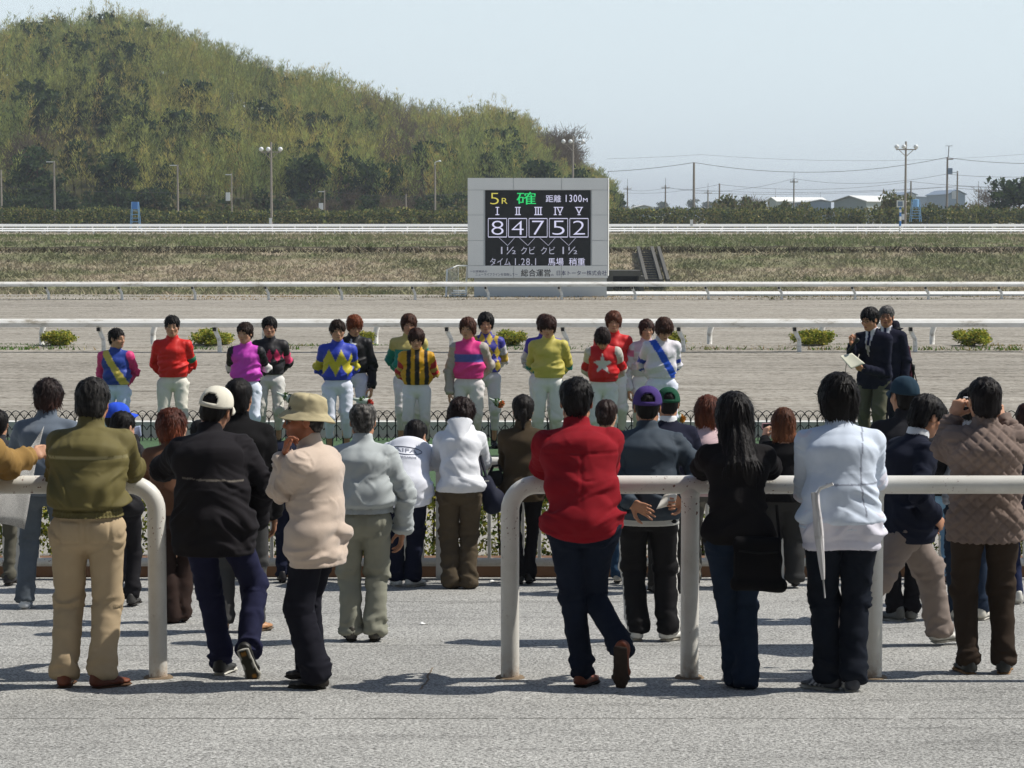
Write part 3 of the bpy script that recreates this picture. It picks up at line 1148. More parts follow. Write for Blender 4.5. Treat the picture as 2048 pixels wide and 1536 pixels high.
def scoreboard():
    Y = SB_Y
    o0 = at(1077, 598, Y); 
    root = empty('scoreboard', (o0.x, Y, -0.34))
    tag(root, 'large pale panelled scoreboard with a lit black results screen', 'scoreboard')
    ox, oz = o0.x, -0.34
    def rect(x0, y0, x1, y1, dy, th, name, mat, parent=root, gap=0.0):
        a, c_ = at(x0, y1, Y), at(x1, y0, Y)
        b = MB(); b.box(((a.x + c_.x) / 2 - ox, dy + th / 2, (a.z + c_.z) / 2 - oz), (c_.x - a.x - gap, th, c_.z - a.z - gap))
        return b.build(name, mat, parent)
    rect(937, 357, 1216, 556, 0.05, 0.9, 'housing', 'grey_panel')
    rect(948, 556.5, 1214, 604, 0.25, 0.75, 'plinth', 'grey_panel')
    px_l, px_r = (935, 967.5), (1183.5, 1216)
    ys = [355.5, 380, 430, 481, 531, 556.5]
    for (xa, xb) in (px_l, px_r):
        for i in range(1, 4):
            rect(xa, ys[i], xb, ys[i + 1], 0.0, 0.06, 'cladding_panel', 'clad_panel', gap=0.016)
    for y0, y1 in ((ys[0], ys[1]), (ys[4], ys[5])):
        for xa, xb in ((935, 1027), (1027, 1123), (1123, 1216)):
            rect(xa, y0, xb, y1, 0.0, 0.06, 'cladding_panel', 'clad_panel', gap=0.016)
    # edge trim catching the sun
    a, c_ = at(1216.2, 552, Y), at(1219, 356, Y)
    b = MB(); b.add([(a.x - ox, 0.0, a.z - oz), (c_.x - ox, 0.35, a.z - oz), (c_.x - ox, 0.35, c_.z - oz), (a.x - ox, 0.0, c_.z - oz),
                     (a.x - ox, 0.7, a.z - oz), (a.x - ox, 0.7, c_.z - oz)], [(0, 1, 2, 3), (1, 4, 5, 2)])
    b.build('edge_trim', 'clad_panel', root)
    sc = rect(970.5, 380.5, 1181.5, 531.5, 0.03, 0.03, 'screen', 'screen_black')
    YY = Y + 0.03
    def T(body, x0, y0, x1, y1, mat='led_white', bold=0.01, name='lettering', spacing=1.0):
        return text_at(name, body, x0, y0, x1, y1, YY, mat, sc, bold, spacing=spacing)
    T('5', 980.5, 386, 997.5, 408.5, 'led_yellow', -0.018)
    T('R', 1003.5, 396, 1015, 407.5, 'led_yellow', -0.005)
    T('確', 1033, 384, 1072, 409, 'led_green', 0.0)
    T('距離', 1091.5, 390, 1122, 404.5, 'led_white', 0.0)
    T('1300', 1131.5, 389.5, 1163.5, 404, 'led_white', 0.0, spacing=1.15)
    T('M', 1166, 396, 1175, 404, 'led_white', 0.0)
    for ch, xa, xb in (('Ⅰ', 991, 998.5), ('Ⅱ', 1030, 1041.5), ('Ⅲ', 1068.5, 1084.5), ('Ⅳ', 1107.5, 1126.5), ('Ⅴ', 1150, 1166)):
        body = {'Ⅰ': 'I', 'Ⅱ': 'II', 'Ⅲ': 'III', 'Ⅳ': 'IV', 'Ⅴ': 'V'}[ch]
        nI = body.count('I')
        wI = 1.9
        xs_ = {'I': [994.7], 'II': [1033.2, 1038.2], 'III': [1071.5, 1076.5, 1081.5], 'IV': [1110.5], 'V': []}[body]
        b = MB()
        def bar(x_, y_, w_, h_):
            p_, q_ = at(x_ - w_ / 2, y_ + h_ / 2, YY), at(x_ + w_ / 2, y_ - h_ / 2, YY)
            b.box(((p_.x + q_.x) / 2 - ox, 0.022, (p_.z + q_.z) / 2 - oz), (q_.x - p_.x, 0.012, q_.z - p_.z))
        for x_ in xs_:
            bar(x_, 422, wI, 13)
        x_lo, x_hi = (xa, xb) if body != 'V' else (1150, 1166)
        for y_ in (414.7, 429.3):
            if y_ > 420 and body == 'V':
                bar(1158, y_, 6, 1.6)
            elif y_ > 420 and body == 'IV':
                bar(1110.5, y_, 6, 1.6); bar(1120, y_, 5, 1.6)
            else:
                bar((x_lo + x_hi) / 2, y_, x_hi - x_lo, 1.6)
        b.build('numeral', 'led_white', sc)
        if 'V' in body:
            T('V', 1114 if body == 'IV' else 1151.5, 415.6, 1126 if body == 'IV' else 1164.5, 428.4, 'led_white', 0.0)
    boxes = [(976.5, 1013.5), (1017, 1053.5), (1058, 1094.5), (1098.5, 1135.5), (1139.5, 1176.5)]
    for (xa, xb), ch in zip(boxes, '84752'):
        y0, y1 = 437, 474
        a, c_ = at(xa, y1, YY), at(xb, y0, YY)
        t = 0.022
        b = MB()
        cx, cz = (a.x + c_.x) / 2 - ox, (a.z + c_.z) / 2 - oz
        w, h = c_.x - a.x, c_.z - a.z
        for dz in (-1, 1):
            b.box((cx, 0.022, cz + dz * h / 2), (w, 0.012, t * 1.3))
        for dx in (-1, 1):
            b.box((cx + dx * w / 2, 0.022, cz), (t * 0.75, 0.012, h - t * 1.4))
        b.build('number_frame', 'led_white', sc)
        mid = (xa + xb) / 2
        T(ch, mid - 12, 441.5, mid + 12, 469.5, 'led_white', -0.016, 'digit')
    for i in range(4):
        b = MB()
        xm = (boxes[i][1] + boxes[i + 1][0]) / 2
        v0, v1, v2 = at(xm - 17, 475.5, YY), at(xm, 491, YY), at(xm + 14, 475.5, YY)
        for q0, q1 in ((v0, v1), (v1, v2)):
            b.tube([(q0.x - ox, 0.02, q0.z - oz), (q1.x - ox, 0.02, q1.z - oz)], 0.008, 4)
        b.build('bracket_line', 'led_dim', sc)
    for (t_, xa, xb) in (('1½', 1002, 1031.5), ('クビ', 1042, 1070), ('クビ', 1082, 1110), ('1½', 1125, 1154.5)):
        T(t_, xa, 493.5, xb, 508.5, 'led_dim', 0.0)
    T('タイム', 980, 516, 1021, 531, 'led_dim', 0.0)
    T('1.28.1', 1030, 516.5, 1072, 530.5, 'led_dim', 0.0, spacing=1.15)
    T('馬場', 1096, 516, 1127, 531, 'led_white', 0.0)
    T('稍重', 1138, 516, 1170, 531, 'led_white', 0.0)
    # printed line under the screen
    def P(body, x0, y0, x1, y1, mat, bold):
        text_at('print', body, x0, y0, x1, y1, Y, mat, root, bold, 0.006)
    P('～公営競技の', 940, 540.5, 974, 545, 'ink_blue', 0.0)
    P('ニューライフラインを目指して～', 951, 546, 1035, 551.5, 'ink_blue', 0.0)
    P('総合運営', 1042, 538.5, 1101, 553, 'ink_black', 0.008)
    P('の', 1102, 548, 1107, 552, 'ink_blue', 0.0)
    P('日本トーター株式会社', 1113.5, 541, 1213.5, 551, 'ink_blue', 0.0)
scoreboard()

# steel stair with railing beside the board
def board_steps():
    Y = 85.0
    o0 = at(915, 598, Y)
    root = empty('metal_steps', (o0.x, Y, -0.34)); tag(root, 'grey metal steps with white handrail at the foot of the scoreboard', 'steps')
    def L(px, py, dy=0.0):
        p = at(px, py, Y + dy); return (p.x - o0.x, dy, p.z + 0.34)
    b = MB(); b.tube([L(892, 594), L(894, 540), L(915, 531.5, 0.5), L(936, 531.5, 0.5)], 0.03, 6); b.build('handrail', 'white_rail', root, smooth=True)
    b = MB(); b.tube([L(932, 594), L(934, 532)], 0.03, 6); b.build('post', 'white_rail', root, smooth=True)
    b = MB()
    for k in range(9):
        x = 896 + k * 2.6
        b.tube([L(x, 590, 0.3), L(x, 541 - k * 0.9, 0.3)], 0.008, 4)
    b.build('balusters', 'grey_panel', root)
    for k in range(3):
        a, c_ = L(898 + 4 * k, 592 - 5 * k, 0.25 * k), L(934, 588 - 5 * k, 0.25 * k)
        b = MB(); b.box(((a[0] + c_[0]) / 2, 0.2 + 0.25 * k, a[2]), (c_[0] - a[0], 0.28, 0.05)); b.build('tread', 'grey_panel', root)
board_steps()

# concrete culvert and slope stair on the bank
def culvert():
    Y = 146.0
    o0 = at(1250, 592, Y)
    root = empty('culvert', (o0.x, Y, o0.z)); tag(root, 'dark concrete culvert mouth in the bank beside the slope stair', 'culvert')
    def bx(x0, y0, x1, y1, dy, th, name, mat):
        a, c_ = at(x0, y1, Y), at(x1, y0, Y)
        b = MB(); b.box(((a.x + c_.x) / 2 - o0.x, dy + th / 2, (a.z + c_.z) / 2 - o0.z), (c_.x - a.x, th, c_.z - a.z)); b.build(name, mat, root)
    bx(1206, 541, 1282, 552, 0, 2.0, 'lintel', 'grey_concrete')
    bx(1206, 552.3, 1226, 598, 0, 2.0, 'side_wall', 'grey_concrete')
    bx(1277, 552.3, 1288, 598, 0, 2.0, 'side_wall', 'grey_concrete')
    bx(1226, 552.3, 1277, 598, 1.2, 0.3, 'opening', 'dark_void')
culvert()

def slope_stair():
    y0, y1 = 146.4, 156.2
    a0, a1 = at(1297, 572, y0), at(1280, 505, y1)
    root = empty('slope_stair', a0); tag(root, 'narrow concrete stair with kerbs climbing the grass bank', 'stair')
    n_s = 14
    w0 = at(1319, 572, y0).x - a0.x
    def P(t, dx, dz=0.0):
        return (a1.x - a0.x) * t + dx, (y1 - y0) * t, (a1.z - a0.z) * t + dz
    b = MB(); b.box((w0 / 2, 0.17, 0.15), (w0, 0.36, 0.10))
    st = b.build('step', 'grey_concrete', root)
    for k in range(1, n_s):
        t = k / n_s
        share(st, root, P(t, 0.0, 0.10))
    st.location = P(0, 0, 0.10)
    for dx in (-0.12, w0 + 0.1, w0 + 0.55):
        b = MB()
        pts = []
        for t in (0, 1):
            x, y, z = P(t, dx)
            pts += [(x - 0.1, y, z), (x + 0.1, y, z), (x + 0.1, y, z + 0.42), (x - 0.1, y, z + 0.42)]
        b.add(pts, [(0, 1, 2, 3), (4, 7, 6, 5), (0, 4, 5, 1), (1, 5, 6, 2), (2, 6, 7, 3), (3, 7, 4, 0)])
        b.build('stair_kerb', 'grey_concrete', root)
slope_stair()

# ------------------------------------------------------------------ unseen grandstand behind the camera, added to block sky light from the crowd's backs
def grandstand():
    root = empty('grandstand', (0, -6, 0.0)); tag(root, 'unseen grey concrete grandstand with tiers and roof behind the viewer, added for shade', 'grandstand')
    mat_plain('stand_concrete', lin(58, 58, 57), 0.9, 0.15, 0.6, 20, 0.2, 0.01)  # concrete kept dark so less light bounces onto the crowd's backs
    for k in range(14):
        b = MB(); b.box((0, 5.9 - 0.9 * k, 0.45 + 0.28 * k), (70, 0.88, 0.86)); b.build('tier', 'stand_concrete', root)
    b = MB(); b.box((0, -7.2, 6.2), (70, 0.3, 12)); b.build('back_wall', 'stand_concrete', root)
    b = MB(); b.box((0, 0.2, 12.4), (70, 15, 0.4)); b.build('roof', 'stand_concrete', root)
    for x in (-30, -18, -6, 6, 18, 30):
        b = MB(); b.box((x, -5.6, 7.6), (0.5, 0.5, 9.2)); b.build('column', 'stand_concrete', root)
grandstand()

def joints():
    mat_plain('joint_filler', lin(120, 118, 112), 0.95, 0.2, 20, 60, 0.2, 0.002, mode='World')
    for py in (1437, 1291, 1203):
        y = on_apron(1024, py).y
        b = MB()
        for k in range(-12, 12):
            w = 0.004 + 0.003 * random.random()
            b.add([(k, y - w, apron_z(y - w) + 0.003), (k + 0.93, y - w, apron_z(y - w) + 0.003), (k + 0.93, y + w, apron_z(y + w) + 0.003), (k, y + w, apron_z(y + w) + 0.003)], [(0, 1, 2, 3)])
        o = b.build('pavement_joint', 'joint_filler'); o['kind'] = 'structure'
joints()
# ================================================================== far side: hill, woods, poles, sheds
RIDGE_PX = [-1200, -700, -300, -100, 0, 60, 150, 250, 330, 430, 500, 560, 640, 700, 800, 900, 950, 1040, 1100, 1140, 1180, 1215, 1232, 1260]
RIDGE_PY = [330, 200, 96, 52, 40, 30, 27, 18, 42, 76, 108, 128, 138, 158, 186, 203, 203, 218, 258, 288, 312, 352, 398, 440]
HY0, HY1 = 292.0, 440.0
TREE_H = 8.0
_rx = np.array([at(px, 300, HY1).x for px in RIDGE_PX])
_rz = np.array([max(at(1024, py, HY1).z - float(np.interp(px, [600, 880, 1180, 1230], [10.8, 12.2, 6.5, 4.5])), 0.9) for px, py in zip(RIDGE_PX, RIDGE_PY)])

def hill_z(x, Y):
    t = np.clip((Y - HY0) / (HY1 - HY0), 0, 1.25)
    zr = np.interp(x * HY1 / np.maximum(Y, 200) , _rx, _rz)
    s = np.sin(np.minimum(t, 1.0) * PI / 2) ** 1.15 - np.clip(t - 1, 0, 1) * 1.2
    bump_ = 2.2 * (fbm(np.stack([x * 0.04, Y * 0.04, 0 * x], 1), 61, 2) - 0.5) * np.clip(t * 3, 0, 1)
    return 0.9 + np.maximum((zr - 0.9) * s + bump_ * (zr > 6), 0)

def build_hill():
    xs = np.linspace(-235, 62, 150)
    ys = np.linspace(HY0 - 2, HY1 + 60, 60)
    X, Yv = np.meshgrid(xs, ys)
    x, y = X.ravel(), Yv.ravel()
    z = hill_z(x, y)
    nx = len(xs)
    i = np.arange((len(ys) - 1) * (nx - 1))
    r, c = i // (nx - 1), i % (nx - 1)
    F = np.stack([r * nx + c, r * nx + c + 1, (r + 1) * nx + c + 1, (r + 1) * nx + c], 1)
    o = mesh_np('hill', np.stack([x, y, z], 1), F, 'leaves', col=np.array(lin(84, 82, 48)))
    o['kind'] = 'structure'
build_hill()

def plain():
    sheet('plain', [(-3000, 290, 0.55), (3000, 290, 0.55), (3000, 5000, 0.5), (-3000, 5000, 0.5)], 'far_ground')
plain()

def hill_points(n_, rg, front=False):
    x = rg.uniform(-168, 46, n_)
    t = rg.random(n_) ** 0.9
    y = HY0 + 2 + (HY1 - HY0 + 8) * t
    px = 1024 + x * FPX / y
    k = (px > -380) & (px < 1235)
    x, y = x[k], y[k]
    z = hill_z(x, y)
    k = z > 1.15
    return x[k], y[k], z[k]

def bamboo():
    rg = np.random.default_rng(21)
    x, y, z = hill_points(12600, rg)
    px = 1024 + x * FPX / y
    py = 435 + (H_CAM - z - 6) * FPX / y
    # bamboo is thick on the ridge and to the right, thin low down on the left
    dens = fbm(np.stack([px * 0.006, py * 0.009, 0 * px], 1), 71, 2)
    keep = dens > 0.30 + 0.13 * ((px < 420) & (py > 200)) - 0.07 * (px > 850) + 0.22 * ((px > 640) & (px < 860) & (py > 240))
    keep |= rg.random(len(x)) < 0.22
    keep |= (y > HY1 - 12) & (px > 480) & (px < 1190)
    x, y, z, px, py = x[keep], y[keep], z[keep], px[keep], py[keep]
    m_ = len(x)
    hgt = rg.uniform(6.5, 10.5, m_) * np.clip((1260 - px) / 260, 0.5, 1) * np.where((y > HY1 - 14) & (rg.random(m_) < 0.35), 1.20, 1.0)
    nl = 92
    ang = rg.uniform(0, 2 * PI, m_)
    bend = rg.uniform(0.10, 0.34, m_) * hgt
    s = 0.28 + 0.72 * rg.random((m_, nl)) ** 0.8
    cx = x[:, None] + np.cos(ang)[:, None] * bend[:, None] * s ** 2.4
    cy = y[:, None] + np.sin(ang)[:, None] * bend[:, None] * s ** 2.4
    cz = z[:, None] + hgt[:, None] * (s - 0.10 * s ** 4 * (bend / hgt)[:, None] * 3)
    rad = 0.80 * np.sin(np.clip((s - 0.2) / 0.8, 0, 1) * PI * 0.86 + 0.25) ** 0.8 * rg.random((m_, nl)) ** 0.5
    th = rg.uniform(0, 2 * PI, (m_, nl))
    P = np.stack([cx + rad * np.cos(th), cy + rad * np.sin(th), cz - 0.25 * rad], -1).reshape(-1, 3)
    q = len(P)
    sz = rg.uniform(0.36, 0.80, q)
    out = np.stack([np.cos(th).ravel(), np.sin(th).ravel(), rg.uniform(0.7, 2.6, q)], 1)
    out /= np.linalg.norm(out, axis=1)[:, None]
    side = np.cross(out, rg.normal(size=(q, 3))); side /= np.linalg.norm(side, axis=1)[:, None] + 1e-9
    V = np.stack([P - side * sz[:, None] * 0.075, P + side * sz[:, None] * 0.075, P + out * sz[:, None]], 1).reshape(-1, 3)
    c0 = np.array(lin(184, 176, 98)); c1 = np.array(lin(162, 168, 94)); c2 = np.array(lin(138, 152, 90)); c3 = np.array(lin(190, 172, 100))
    cl = fbm(np.stack([x * 0.07, y * 0.07, z * 0.05], 1), 81, 3)
    w = np.clip((cl - 0.36) * 3.6, 0, 1)[:, None]
    base = c2 * (1 - w) + c0 * w
    pick = rg.random(m_)
    base = np.where((pick < 0.3)[:, None], c1, base)
    base = np.where((pick > 0.88)[:, None], c3, base)
    base = base * rg.uniform(0.62, 1.22, m_)[:, None]
    cols = np.repeat(base, nl, 0) * rg.uniform(0.75, 1.2, q)[:, None]
    o = leaf_obj('bamboo_forest', V, np.repeat(cols, 3, 0), mat='hill_leaves')
    tag(o, 'olive yellow bamboo thicket covering the hillside up to the ridge', 'bamboo', kind='stuff')
    # culms
    V2 = []
    st = np.linspace(0, 0.9, 4)
    sel = rg.random(m_) < 0.5
    xx, yy, zz, hh, aa, bb = x[sel], y[sel], z[sel], hgt[sel], ang[sel], bend[sel]
    k = len(xx)
    pts = [np.stack([xx + np.cos(aa) * bb * s_ ** 2.4, yy + np.sin(aa) * bb * s_ ** 2.4, zz + hh * s_], 1) for s_ in st]
    w_ = 0.075
    VV, FF = [], []
    for j, p in enumerate(pts):
        ww = w_ * (1 - 0.7 * st[j])
        VV.append(np.stack([p - [ww, 0, 0], p + [ww, 0, 0]], 1))
    VV = np.stack(VV, 1).reshape(k, 8, 3)
    idx = np.array([(0, 1, 3, 2), (2, 3, 5, 4), (4, 5, 7, 6)])
    F = (np.arange(k)[:, None, None] * 8 + idx[None]).reshape(-1, 4)
    o2 = mesh_np('bamboo_culms', VV.reshape(-1, 3), F, 'leaves', col=np.array(lin(98, 100, 66)), smooth=False)
    tag(o2, 'thin pale bamboo stems standing among the hillside thicket', 'bamboo', kind='stuff')
bamboo()

# tree kinds; each tree of the hill is a thing with trunk and crown
def tree_protos():
    P = {}
    def trunk(seed, H, limbs, col, r0):
        rg = random.Random(seed)
        b = MB().color(col)
        b.tube([(0, 0, -0.8), (rg.uniform(-.2, .2), 0, H * 0.3), (rg.uniform(-.4, .4), rg.uniform(-.3, .3), H * 0.75)], [r0, r0 * 0.75, r0 * 0.35], 6)
        for k in range(limbs):
            a = rg.uniform(0, 2 * PI); z0 = H * rg.uniform(0.3, 0.6); L = H * rg.uniform(0.2, 0.38)
            b.tube([(0, 0, z0), (L * 0.5 * math.cos(a), L * 0.5 * math.sin(a), z0 + L * 0.5), (L * 0.9 * math.cos(a), L * 0.9 * math.sin(a), z0 + L)], [r0 * 0.45, r0 * 0.3, 0.03], 5)
        return b
    for v_ in range(4):
        rg = random.Random(100 + v_)
        H = 7.0
        cs, rs = [], []
        for k in range(15):
            a, rr, h = rg.uniform(0, 2 * PI), 2.3 * math.sqrt(rg.random()), rg.uniform(0.35, 1.0)
            rr *= (1.15 - 0.6 * h)
            cs.append((rr * math.cos(a), rr * math.sin(a), H * h - 0.6)); rs.append((rg.uniform(0.8, 1.3),) * 2 + (rg.uniform(0.55, 0.85),))
        V, c = leaf_cloud(cs, rs, 62, 0.42, [lin(66, 84, 52), lin(52, 70, 48), lin(82, 98, 56), lin(44, 60, 44)], up=0.7, shell=0.35, seed=200 + v_)
        P['evergreen', v_] = (V, c, trunk(v_, H, 5, lin(84, 72, 58), 0.16))
        cs, rs = [], []
        for k in range(16):
            a, rr, h = rg.uniform(0, 2 * PI), 2.6 * math.sqrt(rg.random()), rg.uniform(0.4, 1.0)
            cs.append((rr * math.cos(a), rr * math.sin(a), 6.2 * h)); rs.append((1.2, 1.2, 0.9))
        # bare: slim upward twigs
        m_ = 900
        r2 = np.random.default_rng(300 + v_)
        ci = r2.integers(0, len(cs), m_)
        Pp = np.array(cs)[ci] + r2.normal(size=(m_, 3)) * 0.55
        d = r2.normal(size=(m_, 3)) * 0.55 + np.array([0, 0, 0.9]) + (np.array(cs)[ci] * [0.22, 0.22, 0])
        d /= np.linalg.norm(d, axis=1)[:, None]
        L = r2.uniform(0.5, 1.5, m_)[:, None]
        sd = np.cross(d, [0, 1, 0]); sd /= np.linalg.norm(sd, axis=1)[:, None] + 1e-9
        V = np.stack([Pp - sd * 0.035, Pp + sd * 0.035, Pp + d * L], 1).reshape(-1, 3)
        c = np.array([lin(112, 98, 84), lin(94, 84, 72), lin(128, 114, 98), lin(104, 94, 70)])[r2.integers(0, 4, m_)]
        P['bare', v_] = (V, np.repeat(c, 3, 0), trunk(40 + v_, 6.5, 9, lin(120, 106, 94), 0.13))
        cs, rs = [], []
        for k in range(10):
            a, rr, h = rg.uniform(0, 2 * PI), 1.5 * math.sqrt(rg.random()), rg.uniform(0.2, 0.9)
            cs.append((rr * math.cos(a), rr * math.sin(a), 2.4 * h)); rs.append((0.9, 0.9, 0.6))
        V, c = leaf_cloud(cs, rs, 150, 0.24, [lin(106, 114, 70), lin(84, 96, 60), lin(126, 126, 78), lin(118, 108, 76)], up=0.6, shell=0.3, seed=400 + v_)
        P['shrub', v_] = (V, c, trunk(60 + v_, 2.4, 4, lin(90, 78, 62), 0.08))
    out = {}
    for k, (V, c, tb) in P.items():
        cr = leaf_obj('crown', V, c, mat='hill_leaves')
        tr = tb.build('trunk', 'leaves')
        COL.objects.unlink(cr); COL.objects.unlink(tr)
        out[k] = (cr.data, tr.data)
    return out
TREES = tree_protos()

def plant(kind, v_, loc, s, rz, name, label, cat, group, sz=None):
    root = empty(name, loc, rz)
    root.scale = (s, s, sz if sz else s)
    tag(root, label, cat, group)
    for nm, me in zip(('crown', 'trunk'), TREES[kind, v_]):
        o = bpy.data.objects.new(nm, me); COL.objects.link(o); o.parent = root
    return root

def hill_trees():
    rg = np.random.default_rng(5)
    x, y, z = hill_points(1500, rg)
    px = 1024 + x * FPX / y
    py = 435 + (H_CAM - z - 4) * FPX / y
    cl = fbm(np.stack([px * 0.007, py * 0.012, 0 * px], 1), 91, 2)
    ne = nb = 0
    for i in range(len(x)):
        low = y[i] < HY0 + 42
        evg = (cl[i] > 0.55) or (px[i] < 430 and py[i] > 200 and rg.random() < 0.62)
        bare = (640 < px[i] < 860 and py[i] > 225 and rg.random() < 0.55) or (cl[i] < 0.37 and rg.random() < (0.5 if px[i] > 560 else 0.12))
        v_ = int(rg.integers(0, 4))
        s = rg.uniform(0.85, 1.35)
        if px[i] > 1160:
            s *= 0.6
        if evg and ne < 190:
            plant('evergreen', v_, (x[i], y[i], z[i]), s, rg.uniform(0, 6), 'evergreen_tree', 'dark evergreen tree rounding out of the bamboo on the hillside', 'tree', 'evergreen trees on the hill'); ne += 1
        elif bare and nb < 100:
            plant('bare', v_, (x[i], y[i], z[i]), s, rg.uniform(0, 6), 'bare_tree', 'grey brown leafless tree standing on the hillside', 'tree', 'leafless trees on the hill'); nb += 1
    # dark belt of trees at the foot
    k = 0
    for px_ in np.arange(-300, 960, 15):
        Y = 289 + 6 * rg.random()
        p = at(px_ + rg.uniform(-8, 8), 430, Y)
        kind = 'evergreen' if px_ < 330 or rg.random() < 0.35 else ('bare' if 600 < px_ < 900 and rg.random() < 0.6 else 'shrub')
        nm, lab, grp = {'evergreen': ('evergreen_tree', 'dark evergreen tree in the belt at the foot of the hill', 'evergreen trees along the hill foot'),
                        'bare': ('bare_tree', 'leafless twiggy tree in the belt at the foot of the hill', 'leafless trees along the hill foot'),
                        'shrub': ('shrub', 'bushy olive shrub in the belt at the foot of the hill', 'shrubs along the hill foot')}[kind]
        s = rg.uniform(0.55, 0.85) if kind != 'shrub' else rg.uniform(1.2, 2.0)
        plant(kind, int(rg.integers(0, 4)), (p.x, Y, 0.6), s, rg.uniform(0, 6), nm, lab, 'tree' if kind != 'shrub' else 'shrub', grp)
hill_trees()

def far_hedge():
    rg = np.random.default_rng(8)
    cs, rs = [], []
    for px in np.arange(-330, 2380, 5.5):
        Y = 268 + rg.uniform(-1.5, 2.5)
        base = at(px, 455, Y)
        top = 424 - 10 * max(0, fbm(np.array([[px * 0.012, 0, 0]]), 17, 2)[0] - 0.4) * 3 if px < 950 else 424 - 12 * fbm(np.array([[px * 0.02, 0, 0]]), 18, 2)[0]
        zt = at(px, top, Y).z
        for f in (0.25, 0.6, 0.88):
            cs.append((base.x, Y + rg.uniform(-.5, .5), 0.5 + (zt - 0.5) * f)); rs.append((0.55, 0.6, 0.55))
    V, c = leaf_cloud(cs, rs, 46, 0.26, [lin(130, 134, 70), lin(102, 114, 60), lin(78, 94, 56), lin(148, 138, 82), lin(66, 82, 54)], up=0.5, shell=0.4, seed=9)
    root = empty('hedge', (0, 268, 0.5)); tag(root, 'long ragged hedge running behind the far white rails', 'hedge')
    leaf_obj('foliage', V - np.array([0, 268, 0.5]), c, root)
far_hedge()

# taller trees and shrubs behind the hedge on the open side
OPEN_TREES = [(1262, 425, 0.9, 'shrub'), (1300, 425, 0.8, 'shrub'), (1366, 425, 0.9, 'shrub'), (1440, 427, 1.1, 'shrub'), (1470, 427, 1.4, 'shrub'), (1492, 427, 0.8, 'bare'), (1512, 427, 1.3, 'shrub'),
              (1545, 427, 1.0, 'shrub'), (1578, 427, 1.2, 'shrub'), (1622, 427, 0.8, 'shrub'), (1700, 427, 0.9, 'shrub'), (1785, 427, 1.55, 'shrub'), (1856, 427, 1.1, 'shrub'), (1925, 427, 1.35, 'shrub'),
              (1952, 427, 1.1, 'shrub'), (2006, 430, 1.2, 'evergreen'), (2040, 430, 1.2, 'evergreen'), (1998, 430, 1.0, 'bare'), (2074, 430, 1.3, 'evergreen')]
for i, (px, py, s, kind) in enumerate(OPEN_TREES):
    Y = 276 + (i % 3) * 3
    p = at(px, py, Y)
    nm = {'shrub': 'shrub', 'bare': 'bare_tree', 'evergreen': 'evergreen_tree'}[kind]
    lab = {'shrub': 'dark bushy shrub rising behind the hedge on the open side', 'bare': 'twiggy leafless tree rising behind the hedge on the open side',
           'evergreen': 'big dark evergreen tree behind the hedge on the open side'}[kind]
    plant(kind, i % 4, (p.x, Y, 0.5), s, i * 1.3, nm, lab, 'shrub' if kind == 'shrub' else 'tree', nm.replace('_', ' ') + 's behind the open hedge', sz=s * (1.25 if kind == 'shrub' else 0.8))
# very far line of trees
for i in range(46):
    rg = random.Random(900 + i)
    px = 1226 + i * 18.5 + rg.uniform(-9, 9)
    Y = 900 + rg.uniform(-60, 120)
    p = at(px, 425, Y)
    s = rg.uniform(0.8, 1.5) * (1.0 if px < 1450 else 0.75)
    plant('evergreen', i % 4, (p.x, Y, 0.4), s, i, 'evergreen_tree', 'tiny hazy tree on the far horizon beyond the sheds', 'tree', 'hazy trees on the horizon')

# ------------------------------------------------------------------ poles, lights, wires
mat_plain('pole_concrete', lin(150, 142, 130), 0.85, 0.2, 2, 30, 0.2, 0.01)
mat_plain('lamp_white', lin(226, 228, 226), 0.4, 0.05)
mat_plain('wire_black', (0.05, 0.05, 0.055), 0.6, 0.1)
mat_plain('blue_paint', lin(128, 176, 216), 0.5, 0.12)
mat_plain('deep_blue_paint', lin(66, 128, 196), 0.5, 0.12)
mat_plain('shed_roof', lin(226, 226, 222), 0.5, 0.06, 0.3)
mat_plain('shed_wall', lin(170, 178, 176), 0.7, 0.1, 0.3)
mat_plain('shed_blue', lin(134, 150, 168), 0.7, 0.1, 0.3)

